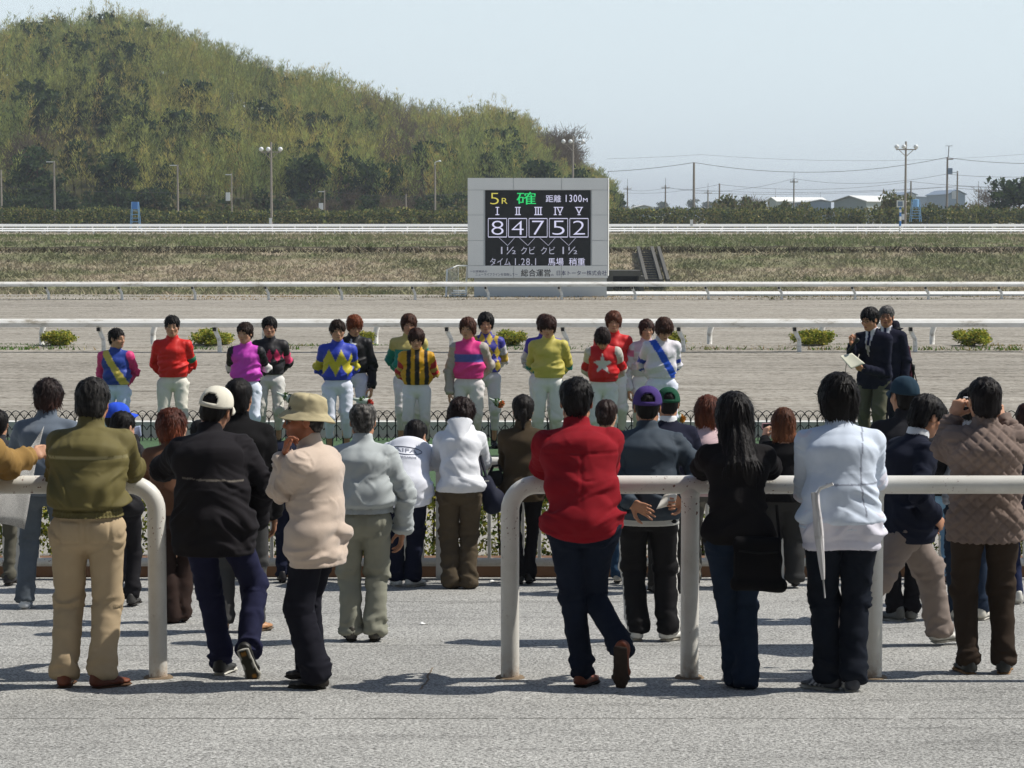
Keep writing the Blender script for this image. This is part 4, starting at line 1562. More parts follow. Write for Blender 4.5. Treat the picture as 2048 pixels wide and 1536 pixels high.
def pole(px, ytop, ybot, Y, label, kind, r=0.14, group='utility poles'):
    p, q = at(px, ytop, Y), at(px, ybot, Y)
    root = empty('utility_pole' if kind not in ('flood', 'lamp') else ('floodlight_mast' if kind == 'flood' else 'street_lamp'), (p.x, Y, 0.5))
    tag(root, label, 'pole', group)
    h = p.z - 0.5
    b = MB(); b.tube([(0, 0, 0), (0, 0, h)], [r, r * 0.72], 8); b.build('shaft', 'pole_concrete', root, smooth=True, angle=0.9)
    u = Y / FPX          # metres per photograph pixel
    if kind == 'flood':
        b = MB(); ha = h - 16 * u if ytop < 284 else h - 20 * u
        b.box((0, -0.2, ha), (40 * u, 0.12, 0.12)); b.build('crossarm', 'pole_concrete', root)
        for sx in (-1, 1):
            b = MB(); b.tube([(sx * 14 * u, -0.2, ha - 0.05), (0, -0.1, ha - 14 * u)], 0.04, 5); b.build('strut', 'pole_concrete', root)
        for dx in (-19 * u, -5 * u, 19 * u):
            M = Matrix.Rotation(math.radians(62 + 8 * (dx > 0)), 3, 'X')
            b = MB(); b.lathe([(0.0, 0.25), (0.18, 0.22), (0.26, 0.05), (0.27, -0.05), (0.0, -0.02)], 12, (dx, -0.3, ha + 0.32), M)
            b.build('floodlight', 'lamp_white', root, smooth=True)
    elif kind == 'arm':
        b = MB(); b.box((-7 * u, 0, h - 0.1), (17 * u, 0.1, 0.1)); b.build('crossarm', 'lamp_white', root)
        b = MB(); b.tube([(0.05, 0, h - 0.2), (8 * u, 0, h - 22 * u)], 0.03, 4); b.build('stay', 'wire_black', root)
    elif kind == 'lamp':
        b = MB(); b.tube([(0, 0, h), (0, 0, h + 0.3), (0.5, 0, h + 0.5)], 0.05, 5); b.build('lamp_arm', 'lamp_white', root)
        b = MB(); b.lathe([(0.0, 0.1), (0.12, 0.06), (0.2, -0.1), (0.0, -0.08)], 10, (0.55, 0, h + 0.48)); b.build('lamp_head', 'lamp_white', root, smooth=True)
    elif kind == 'cross':
        b = MB(); b.box((0, -0.1, h - 6 * u), (16 * u, 0.1, 0.12)); b.build('crossarm', 'pole_concrete', root)
        b = MB(); b.tube([(0, 0, h), (0, 0, h + 14 * u)], 0.03, 4); b.build('spike', 'wire_black', root)
        b = MB()
        for dx in (-7 * u, 7 * u, -3 * u):
            b.lathe([(0.06, -0.15), (0.07, 0), (0.03, 0.15)], 6, (dx, -0.1, h - 6 * u + 0.22))
        b.build('insulators', 'lamp_white', root)
    elif kind == 'box':
        b = MB(); b.box((-7 * u, -0.2, h * 0.62), (0.5, 0.35, 1.0)); b.build('transformer', 'lamp_white', root)
        b = MB(); b.box((-6 * u, -0.1, h - 0.2), (12 * u, 0.1, 0.1)); b.build('crossarm', 'lamp_white', root)
    elif kind == 'gear':
        b = MB(); b.box((5 * u, -0.1, h - 0.25), (12 * u, 0.12, 0.14)); b.build('crossarm', 'pole_concrete', root)
        b = MB(); b.tube([(0.1, 0, h), (0.15, 0, h + 22 * u)], 0.05, 4); b.build('mast', 'wire_black', root)
        b = MB(); b.box((0.15, 0, h + 22 * u), (14 * u, 0.05, 0.05)); b.build('aerial', 'wire_black', root)
        b = MB(); b.box((5 * u, -0.15, h - 28 * u), (0.5, 0.4, 0.7)); b.build('transformer', 'shed_blue', root)
        b = MB(); b.tube([(0, 0, h * 0.55), (-7 * u, -0.3, 0.2)], 0.05, 5); b.build('stay', 'pole_concrete', root)
    return root

pole(542, 284, 446, 266, 'tall mast with three round floodlights in front of the hill', 'flood', 0.15, 'floodlight masts')
pole(1812, 283, 436, 266, 'tall floodlight mast against the open sky beside the water tower', 'flood', 0.15, 'floodlight masts')
pole(1146, 272, 360, 290, 'floodlight mast rising behind the scoreboard at the hill end', 'flood', 0.15, 'floodlight masts')
pole(2, 340, 428, 282, 'grey pole at the very edge below the dark trees', 'plain')
pole(108, 322, 430, 282, 'pole with a short white arm among dark trees', 'arm')
pole(355, 329, 430, 282, 'pole with white arm above the yellow green shrubs', 'arm')
pole(463, 346, 430, 282, 'slim pole carrying a pale box near the floodlight mast', 'box', 0.10)
pole(649, 380, 430, 280, 'short pole with a low side box at the hill foot', 'box', 0.09)
pole(812, 388, 430, 282, 'short bare pole among leafless trees', 'plain', 0.10)
pole(870, 330, 432, 274, 'street lamp on a pole left of the scoreboard before bamboo', 'lamp', 0.13)
pole(1232, 382, 430, 420, 'distant thin pole just past the scoreboard edge', 'cross', 0.13)
pole(1255, 372, 430, 420, 'distant crossarm pole second past the scoreboard', 'cross', 0.14)
pole(1331, 370, 430, 400, 'crossarm pole between the scoreboard and the tall bare pole', 'cross', 0.15)
pole(1388, 325, 442, 270, 'tall dark plain pole carrying the long sagging wire', 'plain', 0.17)
pole(1439, 367, 432, 290, 'plain shorter pole beside the dark shrubs', 'plain', 0.13)
pole(1588, 358, 430, 330, 'crossarm pole standing before the sheds', 'cross', 0.13)
pole(1822, 362, 432, 300, 'dark short pole right behind the floodlight mast', 'plain', 0.13)
pole(1895, 314, 430, 275, 'pole with aerial and transformer and a slanting stay', 'gear', 0.15)
pole(1915, 342, 430, 300, 'pole with a grey switch box under its top', 'box', 0.13)
pole(1957, 376, 425, 420, 'far thin pole before the blue gabled shed', 'cross', 0.12)
pole(1416, 380, 425, 520, 'far lattice like pole low over the tree line', 'cross', 0.2)
pole(1641, 398, 420, 700, 'tiny pole on the skyline behind the sheds', 'cross', 0.25)
pole(1551, 392, 420, 640, 'tiny crossarm pole on the skyline near the white roof', 'cross', 0.22)

def wire(pts, label, r=0.017):
    ps = []
    for (x0, y0, Y0), (x1, y1, Y1), sag in pts:
        a, c_ = at(x0, y0, Y0), at(x1, y1, Y1)
        for k in range(13):
            t = k / 12
            p = a.lerp(c_, t)
            p.z -= sag * 4 * t * (1 - t)
            ps.append(p)
    b = MB(); b.tube([p - ps[0] for p in ps], r, 4)
    o = b.build('power_line', 'wire_black')
    o.location = ps[0]
    tag(o, label, 'wire', 'overhead wires')
wire([((1215, 343, 270), (1388, 325, 270), 0.15), ((1388, 325, 270), (1893, 315, 274), 1.4), ((1893, 315, 274), (2120, 326, 274), 0.3)], 'highest sagging wire from the tall plain pole to the aerial pole', 0.026)
wire([((1331, 374, 400), (1588, 357, 330), 1.2), ((1588, 357, 330), (1893, 348, 275), 0.9), ((1893, 348, 275), (2120, 350, 275), 0.3)], 'wire from the crossarm pole before the sheds to the aerial pole')
wire([((1232, 384, 420), (1439, 369, 290), 0.6), ((1439, 369, 290), (1822, 363, 300), 0.8), ((1822, 363, 300), (2120, 372, 300), 0.4)], 'wire passing over the short dark pole by the floodlight mast')
wire([((1255, 380, 420), (1331, 376, 400), 0.3), ((1331, 376, 400), (1893, 374, 275), 0.7), ((1893, 374, 275), (2120, 380, 275), 0.3)], 'lower wire just above the tree tops')
wire([((1388, 386, 270), (1915, 372, 300), 0.5), ((1915, 372, 300), (2120, 374, 300), 0.2)], 'lowest wire over the white roofed sheds')
wire([((1215, 317, 300), (1400, 309, 300), 0.1), ((1400, 309, 300), (2120, 302, 300), 1.0)], 'faint hair thin wire highest in the open sky', 0.012)
wire([((-60, 368, 281), (355, 385, 282), 0.3), ((355, 385, 282), (660, 398, 282), 0.4), ((660, 398, 282), (940, 382, 284), 0.4)], 'thin wire strung along the foot of the hill', 0.018)
wire([((648, 381, 280), (812, 392, 282), 0.2), ((812, 392, 282), (990, 382, 284), 0.15)], 'short wire between the leafless trees and the scoreboard', 0.018)

def shed(x0, x1, yr, ye, yb, Y, depth, label, wall, roof='shed_roof', rz_=0.0):
    a, c_ = at(x0, yb, Y), at(x1, yb, Y)
    w = c_.x - a.x
    zr, ze = at(x0, yr, Y).z - 0.4, at(x0, ye, Y).z - 0.4
    root = empty('shed', (a.x, Y, 0.4), rz_); tag(root, label, 'shed', 'sheds in the distance')
    b = MB(); b.add([(0, 0, -1), (w, 0, -1), (w, 0, ze), (w / 2, 0, zr), (0, 0, ze), (0, depth, -1), (w, depth, -1), (w, depth, ze), (w / 2, depth, zr), (0, depth, ze)],
                    [(0, 1, 2, 3, 4), (9, 8, 7, 6, 5), (0, 4, 9, 5), (1, 6, 7, 2)]); b.build('wall', wall, root)
    for s_ in (0, 1):
        xe = -0.4 if s_ == 0 else w + 0.4
        b = MB(); b.add([(xe, -0.4, ze - 0.05), (w / 2, -0.4, zr + 0.12), (w / 2, depth, zr + 0.12), (xe, depth, ze - 0.05), (xe, -0.4, ze + 0.1), (w / 2, -0.4, zr + 0.27), (w / 2, depth, zr + 0.27), (xe, depth, ze + 0.1)],
                        [(0, 1, 2, 3), (7, 6, 5, 4), (0, 4, 5, 1), (1, 5, 6, 2), (2, 6, 7, 3), (3, 7, 4, 0)]); b.build('roof', roof, root)
    b = MB(); b.box((w * 0.5, -0.06, max(ze * 0.25, 0.6)), (w * 0.25, 0.08, max(ze * 0.7, 1.2))); b.build('door', 'shed_blue', root)
shed(1668, 1745, 394, 403.5, 424, 430, 14, 'wide grey gabled shed with a white roof behind the hedge', 'shed_wall', rz_=-0.75)
shed(1535, 1560, 396.5, 403, 424, 520, 16, 'long low shed with white roof near the crossarm pole', 'shed_wall', rz_=-0.9)
shed(1620, 1662, 401, 404, 424, 470, 30, 'small flat grey shed between two white roofed sheds', 'shed_blue')
shed(1897, 1930, 381, 389, 420, 560, 30, 'far blue gabled shed behind the aerial pole', 'shed_blue', 'shed_blue')
shed(1808, 1832, 385, 390, 420, 620, 25, 'far pale shed hidden behind the floodlight mast', 'shed_wall', 'shed_blue')
shed(1740, 1900, 394, 396, 424, 800, 40, 'very far long grey roof line beyond the sheds', 'shed_blue', 'shed_blue')
shed(1272, 1304, 412, 415, 426, 520, 20, 'low white roofed house beyond the hedge near the scoreboard', 'shed_wall')

def ladder_tower(px, ytop, ybox, ybot, wt, wb, Y, label, tank):
    p = at(px, ybot, Y); u = Y / FPX
    z0 = p.z
    root = empty('ladder_tower', (p.x, Y, z0)); tag(root, label, 'tower', 'blue towers by the far rails')
    H = (ybot - ytop) * u; hb = (ybot - ybox) * u
    a, c_ = wt / 2 * u, wb / 2 * u
    for sx in (-1, 1):
        for sy in (-1, 1):
            b = MB(); b.tube([(sx * c_, sy * c_, -0.2), (sx * a, sy * a, H)], 0.04, 5); b.build('leg', 'blue_paint', root)
    for k in range(5):
        t = (k + 0.6) / 5 * hb / H
        w = c_ + (a - c_) * t
        b = MB(); b.box((0, -w, t * H), (2 * w, 0.06, 0.06)); b.build('rung', 'blue_paint', root)
    b = MB()
    if tank:
        b.lathe([(0, 0), (a * 0.95, 0), (a * 0.95, H - hb), (0, H - hb + 0.05)], 14, (0, 0, hb)); b.build('tank', 'blue_paint', root, smooth=True, angle=0.6)
    else:
        b.box((0, 0, (H + hb) / 2), (2 * a * 0.92, 2 * a * 0.92, H - hb)); b.build('cabin', 'deep_blue_paint', root)
ladder_tower(271, 404, 419, 455, 12, 19, 262, 'light blue ladder tower with a dark blue cabin before the hedge', False)
ladder_tower(1831, 399, 414, 440, 13, 20, 262, 'light blue water tower beside the floodlight mast', True)

def furlong_post():
    Y = 182.0
    p = at(1800, 466, Y); u = Y / FPX
    root = empty('furlong_post', p); tag(root, 'blue and white striped post with a square white sign on the bank edge', 'post')
    hs = [0, 14, 24, 33, 41, 47, 52]
    for k in range(6):
        b = MB(); b.tube([(0, 0, hs[k] * u), (0, 0, hs[k + 1] * u)], 0.085, 10); b.build('stripe', 'deep_blue_paint' if k in (1, 3, 5) else 'white_rail', root, smooth=True, angle=0.8)
    b = MB(); b.box((0, 0, 58 * u), (14 * u, 0.14, 14 * u)); b.build('sign', 'white_rail', root)
    b = MB(); b.box((-0.02, -0.075, 58 * u), (9.5 * u, 0.012, 9.5 * u)); b.build('sign_panel', 'shed_blue', root)
furlong_post()
for px, py, Y, lab in ((1383, 447, 238, 'small white box on the far rail under the tall pole'), (1806, 435, 262, 'small white cabinet at the foot of the floodlight mast'), (541, 443, 262, 'white cabinet at the foot of the hillside floodlight mast')):
    p = at(px, py, Y)
    root = empty('cabinet', (p.x, Y, p.z - 0.3)); tag(root, lab, 'cabinet')
    b = MB(); b.box((0, 0, 0.35), (0.28, 0.25, 0.6)); b.build('case', 'lamp_white', root)
    b = MB(); b.box((0, 0, 0.67), (0.34, 0.3, 0.04)); b.build('lid', 'lamp_white', root)

# ------------------------------------------------------------------ spring haze in the air
def haze():
    m = bpy.data.materials.new('haze_air')
    m.use_nodes = True
    n, l = m.node_tree.nodes, m.node_tree.links
    n.clear()
    out = n.new('ShaderNodeOutputMaterial'); pv = n.new('ShaderNodeVolumePrincipled')
    pv.inputs['Color'].default_value = (0.86, 0.92, 1.0, 1)
    pv.inputs['Density'].default_value = 0.0003
    pv.inputs['Anisotropy'].default_value = 0.2
    l.new(pv.outputs[0], out.inputs['Volume'])
    MATS['haze_air'] = m
    b = MB(); b.box((0, 2450, 30), (6000, 5000, 68.4)); o = b.build('haze', 'haze_air'); tag(o, kind='stuff')
    o['label'] = 'thin pale spring haze hanging in the distance'
HAZE = True
if HAZE:
    haze()
# ================================================================== people
def nrm(v):
    v = np.asarray(v, float)
    return v / (np.linalg.norm(v) + 1e-12)

def ik(a, t, l1, l2, hint):
    a, t = np.asarray(a, float), np.asarray(t, float)
    d = t - a
    L = np.linalg.norm(d)
    L2 = min(max(L, abs(l1 - l2) + 1e-3), (l1 + l2) * 0.998)
    if L < 1e-6:
        d = np.array([0, 0, -1.0]); L = 1
    u = d / L
    t = a + u * L2
    c = (l1 * l1 + L2 * L2 - l2 * l2) / (2 * l1 * L2)
    s = math.sqrt(max(0, 1 - c * c))
    h = np.asarray(hint, float)
    h = h - u * h.dot(u)
    h = nrm(h)
    return a + u * l1 * c + h * l1 * s, t

def rot3(yaw=0.0, pitch=0.0, roll=0.0):
    return np.array(Matrix.Rotation(yaw, 3, 'Z') @ Matrix.Rotation(-pitch, 3, 'X') @ Matrix.Rotation(roll, 3, 'Y'))

def skeleton(sp):
    H = sp['H'] * 1.012; J = {}
    g = sp.get('sex', 'm'); sw = sp.get('sw', 1.0) * (0.92 if g == 'f' else 1.0)
    lean = math.radians(sp.get('lean', 3)); side = math.radians(sp.get('side', 0))
    hunch = math.radians(sp.get('hunch', 4))
    hip = sp.get('hip', (0, 0)); drop = sp.get('drop', 0.0)
    P = np.array([hip[0], hip[1], 0.515 * H - drop])
    d1 = nrm([math.sin(side * 0.7), math.sin(lean * 0.75), math.cos(lean * 0.75)])
    d2 = nrm([math.sin(side * 1.1), math.sin(lean * 1.2), math.cos(lean * 1.2)])
    d3 = nrm([math.sin(side * 1.1), math.sin(lean * 1.2 + hunch), math.cos(lean * 1.2 + hunch)])
    W = P + 0.10 * H * d1
    Cc = W + 0.115 * H * d2
    N = Cc + 0.100 * H * d3
    tw, tp = math.radians(sp.get('twist', 0)), math.radians(sp.get('ptwist', 0))
    R = np.array([math.cos(tw), math.sin(tw), -math.sin(side * 0.8)])
    Rp = np.array([math.cos(tp), math.sin(tp), 0])
    shr = sp.get('shrug', 0.0)
    fwd = sp.get('shfwd', 0.0)
    base = N - 0.066 * H * d3
    f3 = np.cross(d3, R) * -1.0
    J.update(P=P, W=W, C=Cc, N=N, d1=d1, d2=d2, d3=d3, R=R, Rp=Rp, H=H)
    J['S'] = [base + s * R * 0.106 * H * sw + np.array([0, fwd, shr]) for s in (-1, 1)]
    J['E'], J['Wr'] = [None, None], [None, None]
    L1, L2 = 0.172 * H, 0.155 * H
    for i, s in enumerate((-1, 1)):
        a = sp.get('arm_l' if i == 0 else 'arm_r', 'hang')
        S = J['S'][i]
        if isinstance(a, dict):
            if 'e' in a:                     # explicit elbow and wrist
                J['E'][i], J['Wr'][i] = np.array(a['e'], float), np.array(a['w'], float)
            else:
                J['E'][i], J['Wr'][i] = ik(S, a['w'], L1, L2, a.get('hint', (s * 0.6, -0.4, -0.6)))
        elif a == 'hang':
            J['E'][i], J['Wr'][i] = ik(S, S + np.array([s * 0.05, 0.05, -(L1 + L2) * 0.97]), L1, L2, (s * 0.5, -0.8, 0))
        elif a == 'back':
            J['E'][i], J['Wr'][i] = ik(S, np.array([s * 0.04 + P[0], P[1] - 0.150, 0.515 * H]), L1, L2, (s * 0.75, -0.55, 0.0))
        elif a == 'front':
            J['E'][i], J['Wr'][i] = ik(S, np.array([P[0] + s * 0.07, S[1] + 0.24, 0.66 * H]), L1, L2, (s * 0.8, -0.3, -0.6))
        elif a == 'pocket':
            J['E'][i], J['Wr'][i] = ik(S, np.array([P[0] + s * 0.19, P[1] + 0.08, 0.52 * H]), L1, L2, (s * 0.6, -1.0, 0))
    J['Hp'] = [P + s * Rp * 0.055 * H for s in (-1, 1)]
    J['K'], J['A'], J['fd'], J['fu'] = [None] * 2, [None] * 2, [None] * 2, [None] * 2
    for i, s in enumerate((-1, 1)):
        f = sp.get('foot_l' if i == 0 else 'foot_r', {})
        p = np.array(f.get('p', (s * 0.095, 0.0, 0.08)), float)
        d = nrm(f.get('d', (s * 0.18, 1.0, 0.0)))
        J['K'][i], J['A'][i] = ik(J['Hp'][i], p, 0.245 * H, 0.235 * H, f.get('hint', (s * 0.1, 1.0, 0)))
        J['fd'][i] = d
        J['fu'][i] = f.get('u', (0, 0, 1))
    # head
    hs = (H / 1.69) ** 0.55 * sp.get('hs', 1.045)
    dn = nrm(0.5 * d3 + np.array([0, 0.10, 0.5]))
    Rh = rot3(math.radians(sp.get('look', 0)), math.radians(sp.get('nod', 0)), math.radians(sp.get('tilt', 0)))
    piv = N + 0.008 * H * dn
    J['dn'], J['piv'], J['Rh'], J['hs'] = dn, piv, Rh, hs
    J['Ho'] = piv + Rh @ (np.array([0, 0.022, 0.112]) * hs)
    return J

def to_head(J, V):
    return (np.asarray(V) * J['hs']) @ J['Rh'].T + J['Ho']

def head_mesh(J, sp, h):
    s = Shape(h)
    nk = J['Rh'].T @ (J['N'] - J['Ho']) / J['hs']
    s.ball((0, -0.012, 0.030), (0.074, 0.094, 0.078), k=0.03)
    s.ball((0, 0.026, -0.045), (0.059, 0.066, 0.074), k=0.03)
    s.ball((0, 0.064, -0.098), (0.025, 0.023, 0.021), k=0.025)
    for q in (-1, 1):
        s.cone((q * 0.047, 0.0, -0.062), (q * 0.012, 0.058, -0.098), 0.024, 0.018, k=0.02)
        s.ball((q * 0.042, 0.056, -0.032), (0.025, 0.022, 0.024), k=0.02)
    s.cone((-0.036, 0.078, 0.014), (0.036, 0.078, 0.014), 0.014, 0.014, k=0.015)
    for q in (-1, 1):
        s.ball((q * 0.031, 0.098, -0.004), (0.017, 0.014, 0.012), k=0.012, sub=True)
        s.ball((q * 0.031, 0.0765, -0.005), (0.0135, 0.0125, 0.0115), k=0.004)
    s.cone((0, 0.084, 0.004), (0, 0.106, -0.036), (0.0085, 0.010), (0.012, 0.011), k=0.012)
    for q in (-1, 1):
        s.ball((q * 0.012, 0.095, -0.040), (0.009, 0.011, 0.008), k=0.008)
        s.ball((q * 0.078, -0.006, -0.014), (0.010, 0.020, 0.031), k=0.006)
        s.ball((q * 0.0865, 0.000, -0.012), (0.006, 0.011, 0.018), k=0.006, sub=True)
    s.cone((-0.017, 0.0875, -0.0655), (0.017, 0.0875, -0.0655), 0.007, 0.007, k=0.008)
    s.cone((-0.014, 0.086, -0.0755), (0.014, 0.086, -0.0755), 0.0075, 0.0075, k=0.008)
    top = np.array([0, -0.016, -0.045])
    s.cone(top, nk + np.array([0, 0.0, 0.0]), (0.052, 0.055), (0.058, 0.06), k=0.03)
    V, F = s.mesh(1)
    sk = np.array(sp.get('skin', lin(188, 142, 112)))
    col = np.tile(sk, (len(V), 1)).astype(float)
    x, y, z = np.abs(V[:, 0]), V[:, 1], V[:, 2]
    red = np.exp(-((x - 0.045) / 0.02) ** 2 - ((z + 0.04) / 0.025) ** 2) * (y > 0.04)
    col = col * (1 - 0.25 * red[:, None]) + np.array(lin(196, 120, 100)) * 0.25 * red[:, None]
    hc = np.array(sp['hair'].get('col', lin(26, 22, 20))) if sp.get('hair') else np.array(lin(40, 34, 30))
    brow = (x > 0.012) & (x < 0.050) & (np.abs(z - 0.0195 - 0.002 * np.cos((x - 0.03) * 60)) < 0.0048) & (y > 0.055)
    col[brow] = hc * 0.5 + sk * 0.12
    ew = sp.get('eyes', 1.0)
    eye = (((x - 0.031) / 0.0155) ** 2 + ((z + 0.005) / (0.0052 * ew)) ** 2 < 1) & (y > 0.06)
    col[eye] = lin(52, 40, 36)
    wht = eye & (np.abs(x - 0.031) > 0.0085) & (np.abs(z + 0.005) < 0.003)
    col[wht] = lin(170, 160, 152)
    lip = ((x / 0.022) ** 2 + ((z + 0.0705) / 0.0105) ** 2 < 1) & (y > 0.075)
    col[lip] = np.array(lin(164, 96, 86)) * 0.8 + sk * 0.2
    mouth = (x < 0.020) & (np.abs(z + 0.0705) < 0.0022) & (y > 0.07)
    col[mouth] = lin(90, 50, 46)
    if sp.get('stubble'):
        st = (z < -0.045) & (y > 0.0) & ~lip
        col[st] = col[st] * 0.82
    return to_head(J, V), F, col

def hand_mesh(w, d, up, side, curl, hs, spread=0.0, thumb=0.5):
    """w wrist, d finger direction, up back-of-hand direction, side +1 thumb on +x of (d x up)."""
    s = Shape(0.0068)
    s.cone((0, -0.03, 0), (0, 0.03, 0), (0.026, 0.020), (0.034, 0.015), k=0.01)
    s.cone((0, 0.02, 0), (0, 0.078, -0.003), (0.034, 0.015), (0.040, 0.013), k=0.012)
    fx = [0.030, 0.010, -0.010, -0.029]; fy = [0.084, 0.090, 0.086, 0.076]; fl = [0.072, 0.080, 0.074, 0.058]
    c = curl if isinstance(curl, (list, tuple)) else [curl] * 4
    for j in range(4):
        p = np.array([side * fx[j], fy[j] - 0.008, 0.0])
        ang = 0.0
        r = 0.0092 if j < 3 else 0.0078
        sp_ = side * (1.5 - j) * (0.06 + spread)
        for seg, fr in enumerate((0.46, 0.30, 0.24)):
            ang += c[j] * (1.15, 1.45, 0.9)[seg]
            q = p + fl[j] * fr * np.array([math.sin(sp_) * math.cos(ang), math.cos(sp_) * math.cos(ang), -math.sin(ang)])
            s.cone(p, q, r, r * 0.9, k=0.004, cap=1.0)
            p, r = q, r * 0.92
    p = np.array([side * 0.026, 0.018, -0.008])
    dirs = [nrm([side * 0.8, 0.6, -0.25 - 0.3 * thumb]), nrm([side * (0.5 - 0.5 * thumb), 0.85, -0.35 - 0.3 * thumb]), nrm([side * (0.25 - 0.7 * thumb), 0.9, -0.3])]
    r = 0.014
    for dd, L in zip(dirs, (0.042, 0.032, 0.026)):
        q = p + dd * L
        s.cone(p, q, r, r * 0.82, k=0.006, cap=1.0)
        p, r = q, r * 0.82
    V, F = s.mesh(1)
    d = nrm(d); up = np.asarray(up, float); up = nrm(up - d * up.dot(d)); xa = np.cross(d, up)
    return (V * hs) @ np.stack([xa, d, up], 0) + np.asarray(w), F

def seg_info(V, segs):
    best = np.full(len(V), 1e9); idx = np.zeros(len(V), int); tt = np.zeros(len(V))
    for i, (a, b, r) in enumerate(segs):
        a, b = np.asarray(a), np.asarray(b)
        ab = b - a; L2 = ab.dot(ab) + 1e-9
        t = np.clip((V - a) @ ab / L2, 0, 1)
        d = np.linalg.norm(V - a - t[:, None] * ab, axis=1) / r
        m = d < best
        best[m] = d[m]; idx[m] = i; tt[m] = t[m]
    return idx, tt

def ridged(P, seed):
    n = vnoise(P, seed)
    r = np.clip((1 - np.abs(2 * n - 1) - 0.42) / 0.55, 0, 1)
    return r * r * (3 - 2 * r)

def limb_folds(V, a, b, seed, freq=20.0):
    a, b = np.asarray(a), np.asarray(b)
    u = nrm(b - a)
    q = V - a
    t = q @ u
    q = q - t[:, None] * u
    w = fbm(V * 7, seed + 3, 2)
    a_ = ridged(q * 6.0 + u * ((t * freq) + 2.5 * w)[:, None], seed)
    b_ = ridged(q * 11.0 + u * ((t * freq * 2.2) + 4 * w)[:, None] + nrm([1, .3, .2]) * (t * 9)[:, None], seed + 5)
    return 0.7 * a_ + 0.45 * b_

def top_mesh(J, sp, tp, h):
    H, P, W, Cc, N = J['H'], J['P'], J['W'], J['C'], J['N']
    f = H / 1.70; w = sp.get('w', 1.0); e = tp.get('ease', 0.02)
    g = sp.get('sex', 'm')
    hipa, wa, ca = (0.152, 0.136, 0.156) if g == 'm' else (0.152, 0.116, 0.138)
    hb, wb, cb = (0.110, 0.102, 0.114) if g == 'm' else (0.108, 0.090, 0.106)
    if sp.get('belly'):
        wa += 0.02; wb += 0.035
    A = lambda x: x * f * w + e
    lr = sp['legs'].get('r', (0.083, 0.06, 0.058))[0] * f * (1 + (w - 1) * 0.6) * 1.02 + sp['legs'].get('ease', 0.012) * 0.45
    mn = lambda a, k_: max(a, k_)
    ov = tp.get('over', 0.0)
    hemA, hemB = 0.055 * H + lr + 0.014 + ov, lr + 0.040 + ov
    s = Shape(h)
    ln = tp.get('len', 0.08)
    fl = tp.get('flare', 1.0)
    Hm = P + np.array([0, 0.0, -ln]) + np.array(tp.get('hemshift', (0, 0, 0)))
    ax = J['R']
    bl = tp.get('blouse', 0.0)
    if ln > 0.02:
        s.cone(Hm - [0, 0, 0.03], P, (mn(A(hipa) * fl, hemA), mn(A(hb) * fl, hemB)), (mn(A(hipa), hemA - 0.012), mn(A(hb), hemB - 0.006)), J['Rp'], 0.03)
        s.cone(P, W, (mn(A(hipa), hemA - 0.012) + bl, A(hb) + bl), (A(wa) + bl, A(wb) + bl), J['Rp'], 0.04)
    else:
        s.cone(Hm - [0, 0, 0.03], W, (A(hipa * 0.97) + bl, A(hb * 0.97) + bl), (A(wa) + bl, A(wb) + bl), J['Rp'], 0.04)
    s.cone(W, Cc, (A(wa) + bl * 0.6, A(wb) + bl * 0.6), (A(ca), A(cb)), ax, 0.05)
    s.cone(Cc, N - 0.062 * H * J['d3'], (A(ca), A(cb)), (A(0.112), A(0.078)), ax, 0.05)
    if g == 'f':
        f3 = nrm(np.cross(J['R'], J['d2']) * -1)
        for q in (-1, 1):
            s.ball(Cc + ax * q * 0.06 * f - f3 * (-0.075 * f), (0.065 * f + e * 0.5,) * 3, k=0.05)
    cz, cv = Hm[2], tp.get('hemcurve', 0.0)
    tilt = tp.get('hemtilt', 0.0)
    s.cut(lambda X, Y, Z: (cz + cv * ((X - P[0]) / 0.18) ** 2 + tilt * (Y - P[1]) + 0 * Y) - Z)
    sr = tp.get('sleeve', 1.0)
    s.cone(J['S'][0], J['S'][1], 0.048 * f + e * 0.35, 0.048 * f + e * 0.35, k=0.05)
    for i in (0, 1):
        S, E, Wr = J['S'][i], J['E'][i], J['Wr'][i]
        s.cone(N - 0.034 * H * J['d3'], S + np.array([0, 0, 0.004]), 0.044 * f + e * 0.2, 0.044 * f + e * 0.3, k=0.045)
        if tp.get('short'):
            s.cone(S, S + (E - S) * 0.8, (0.062 * f + e) * sr, (0.060 * f + e * 1.5) * sr, k=0.035, cap=0.3)
        else:
            s.cone(S, E, (0.047 * f + e * 0.42) * sr, (0.039 * f + e * 0.46) * sr, k=0.04)
            wend = Wr + nrm(Wr - E) * tp.get('cuff', 0.0)
            s.cone(E, wend, (0.039 * f + e * 0.46) * sr, (0.031 * f + e * tp.get('cuffe', 0.7)), k=0.025, cap=0.35)
    col = tp.get('collar')
    dn = J['dn']
    if col in ('stand', 'shirt', 'polo'):
        hh = {'stand': 0.040, 'shirt': 0.030, 'polo': 0.016}[col] * f
        s.cone(N - 0.035 * H * dn, N + hh * dn, 0.078 * f, 0.069 * f, k=0.018, cap=0.16)
    elif col == 'hood':
        s.cone(N - 0.01 * H * dn, N + 0.03 * dn, 0.078 * f, 0.074 * f, k=0.03, cap=0.2)
        bk = nrm(np.cross(J['R'], J['d3']))
        s.cone(N + ax * 0.085 * f + bk * 0.0, N + bk * 0.105 * f - 0.035 * H * J['d3'], 0.042, 0.045, k=0.035)
        s.cone(N - ax * 0.085 * f + bk * 0.0, N + bk * 0.105 * f - 0.035 * H * J['d3'], 0.042, 0.045, k=0.035)
        s.cone(N + bk * 0.10 * f + 0.01 * H * J['d3'], N + bk * 0.135 * f - 0.10 * H * J['d3'], (0.105, 0.050), (0.025, 0.030), ax, 0.012)
    else:
        s.cone(N - 0.04 * H * dn, N + 0.0 * dn, 0.076 * f, 0.066 * f, k=0.03, cap=0.3)
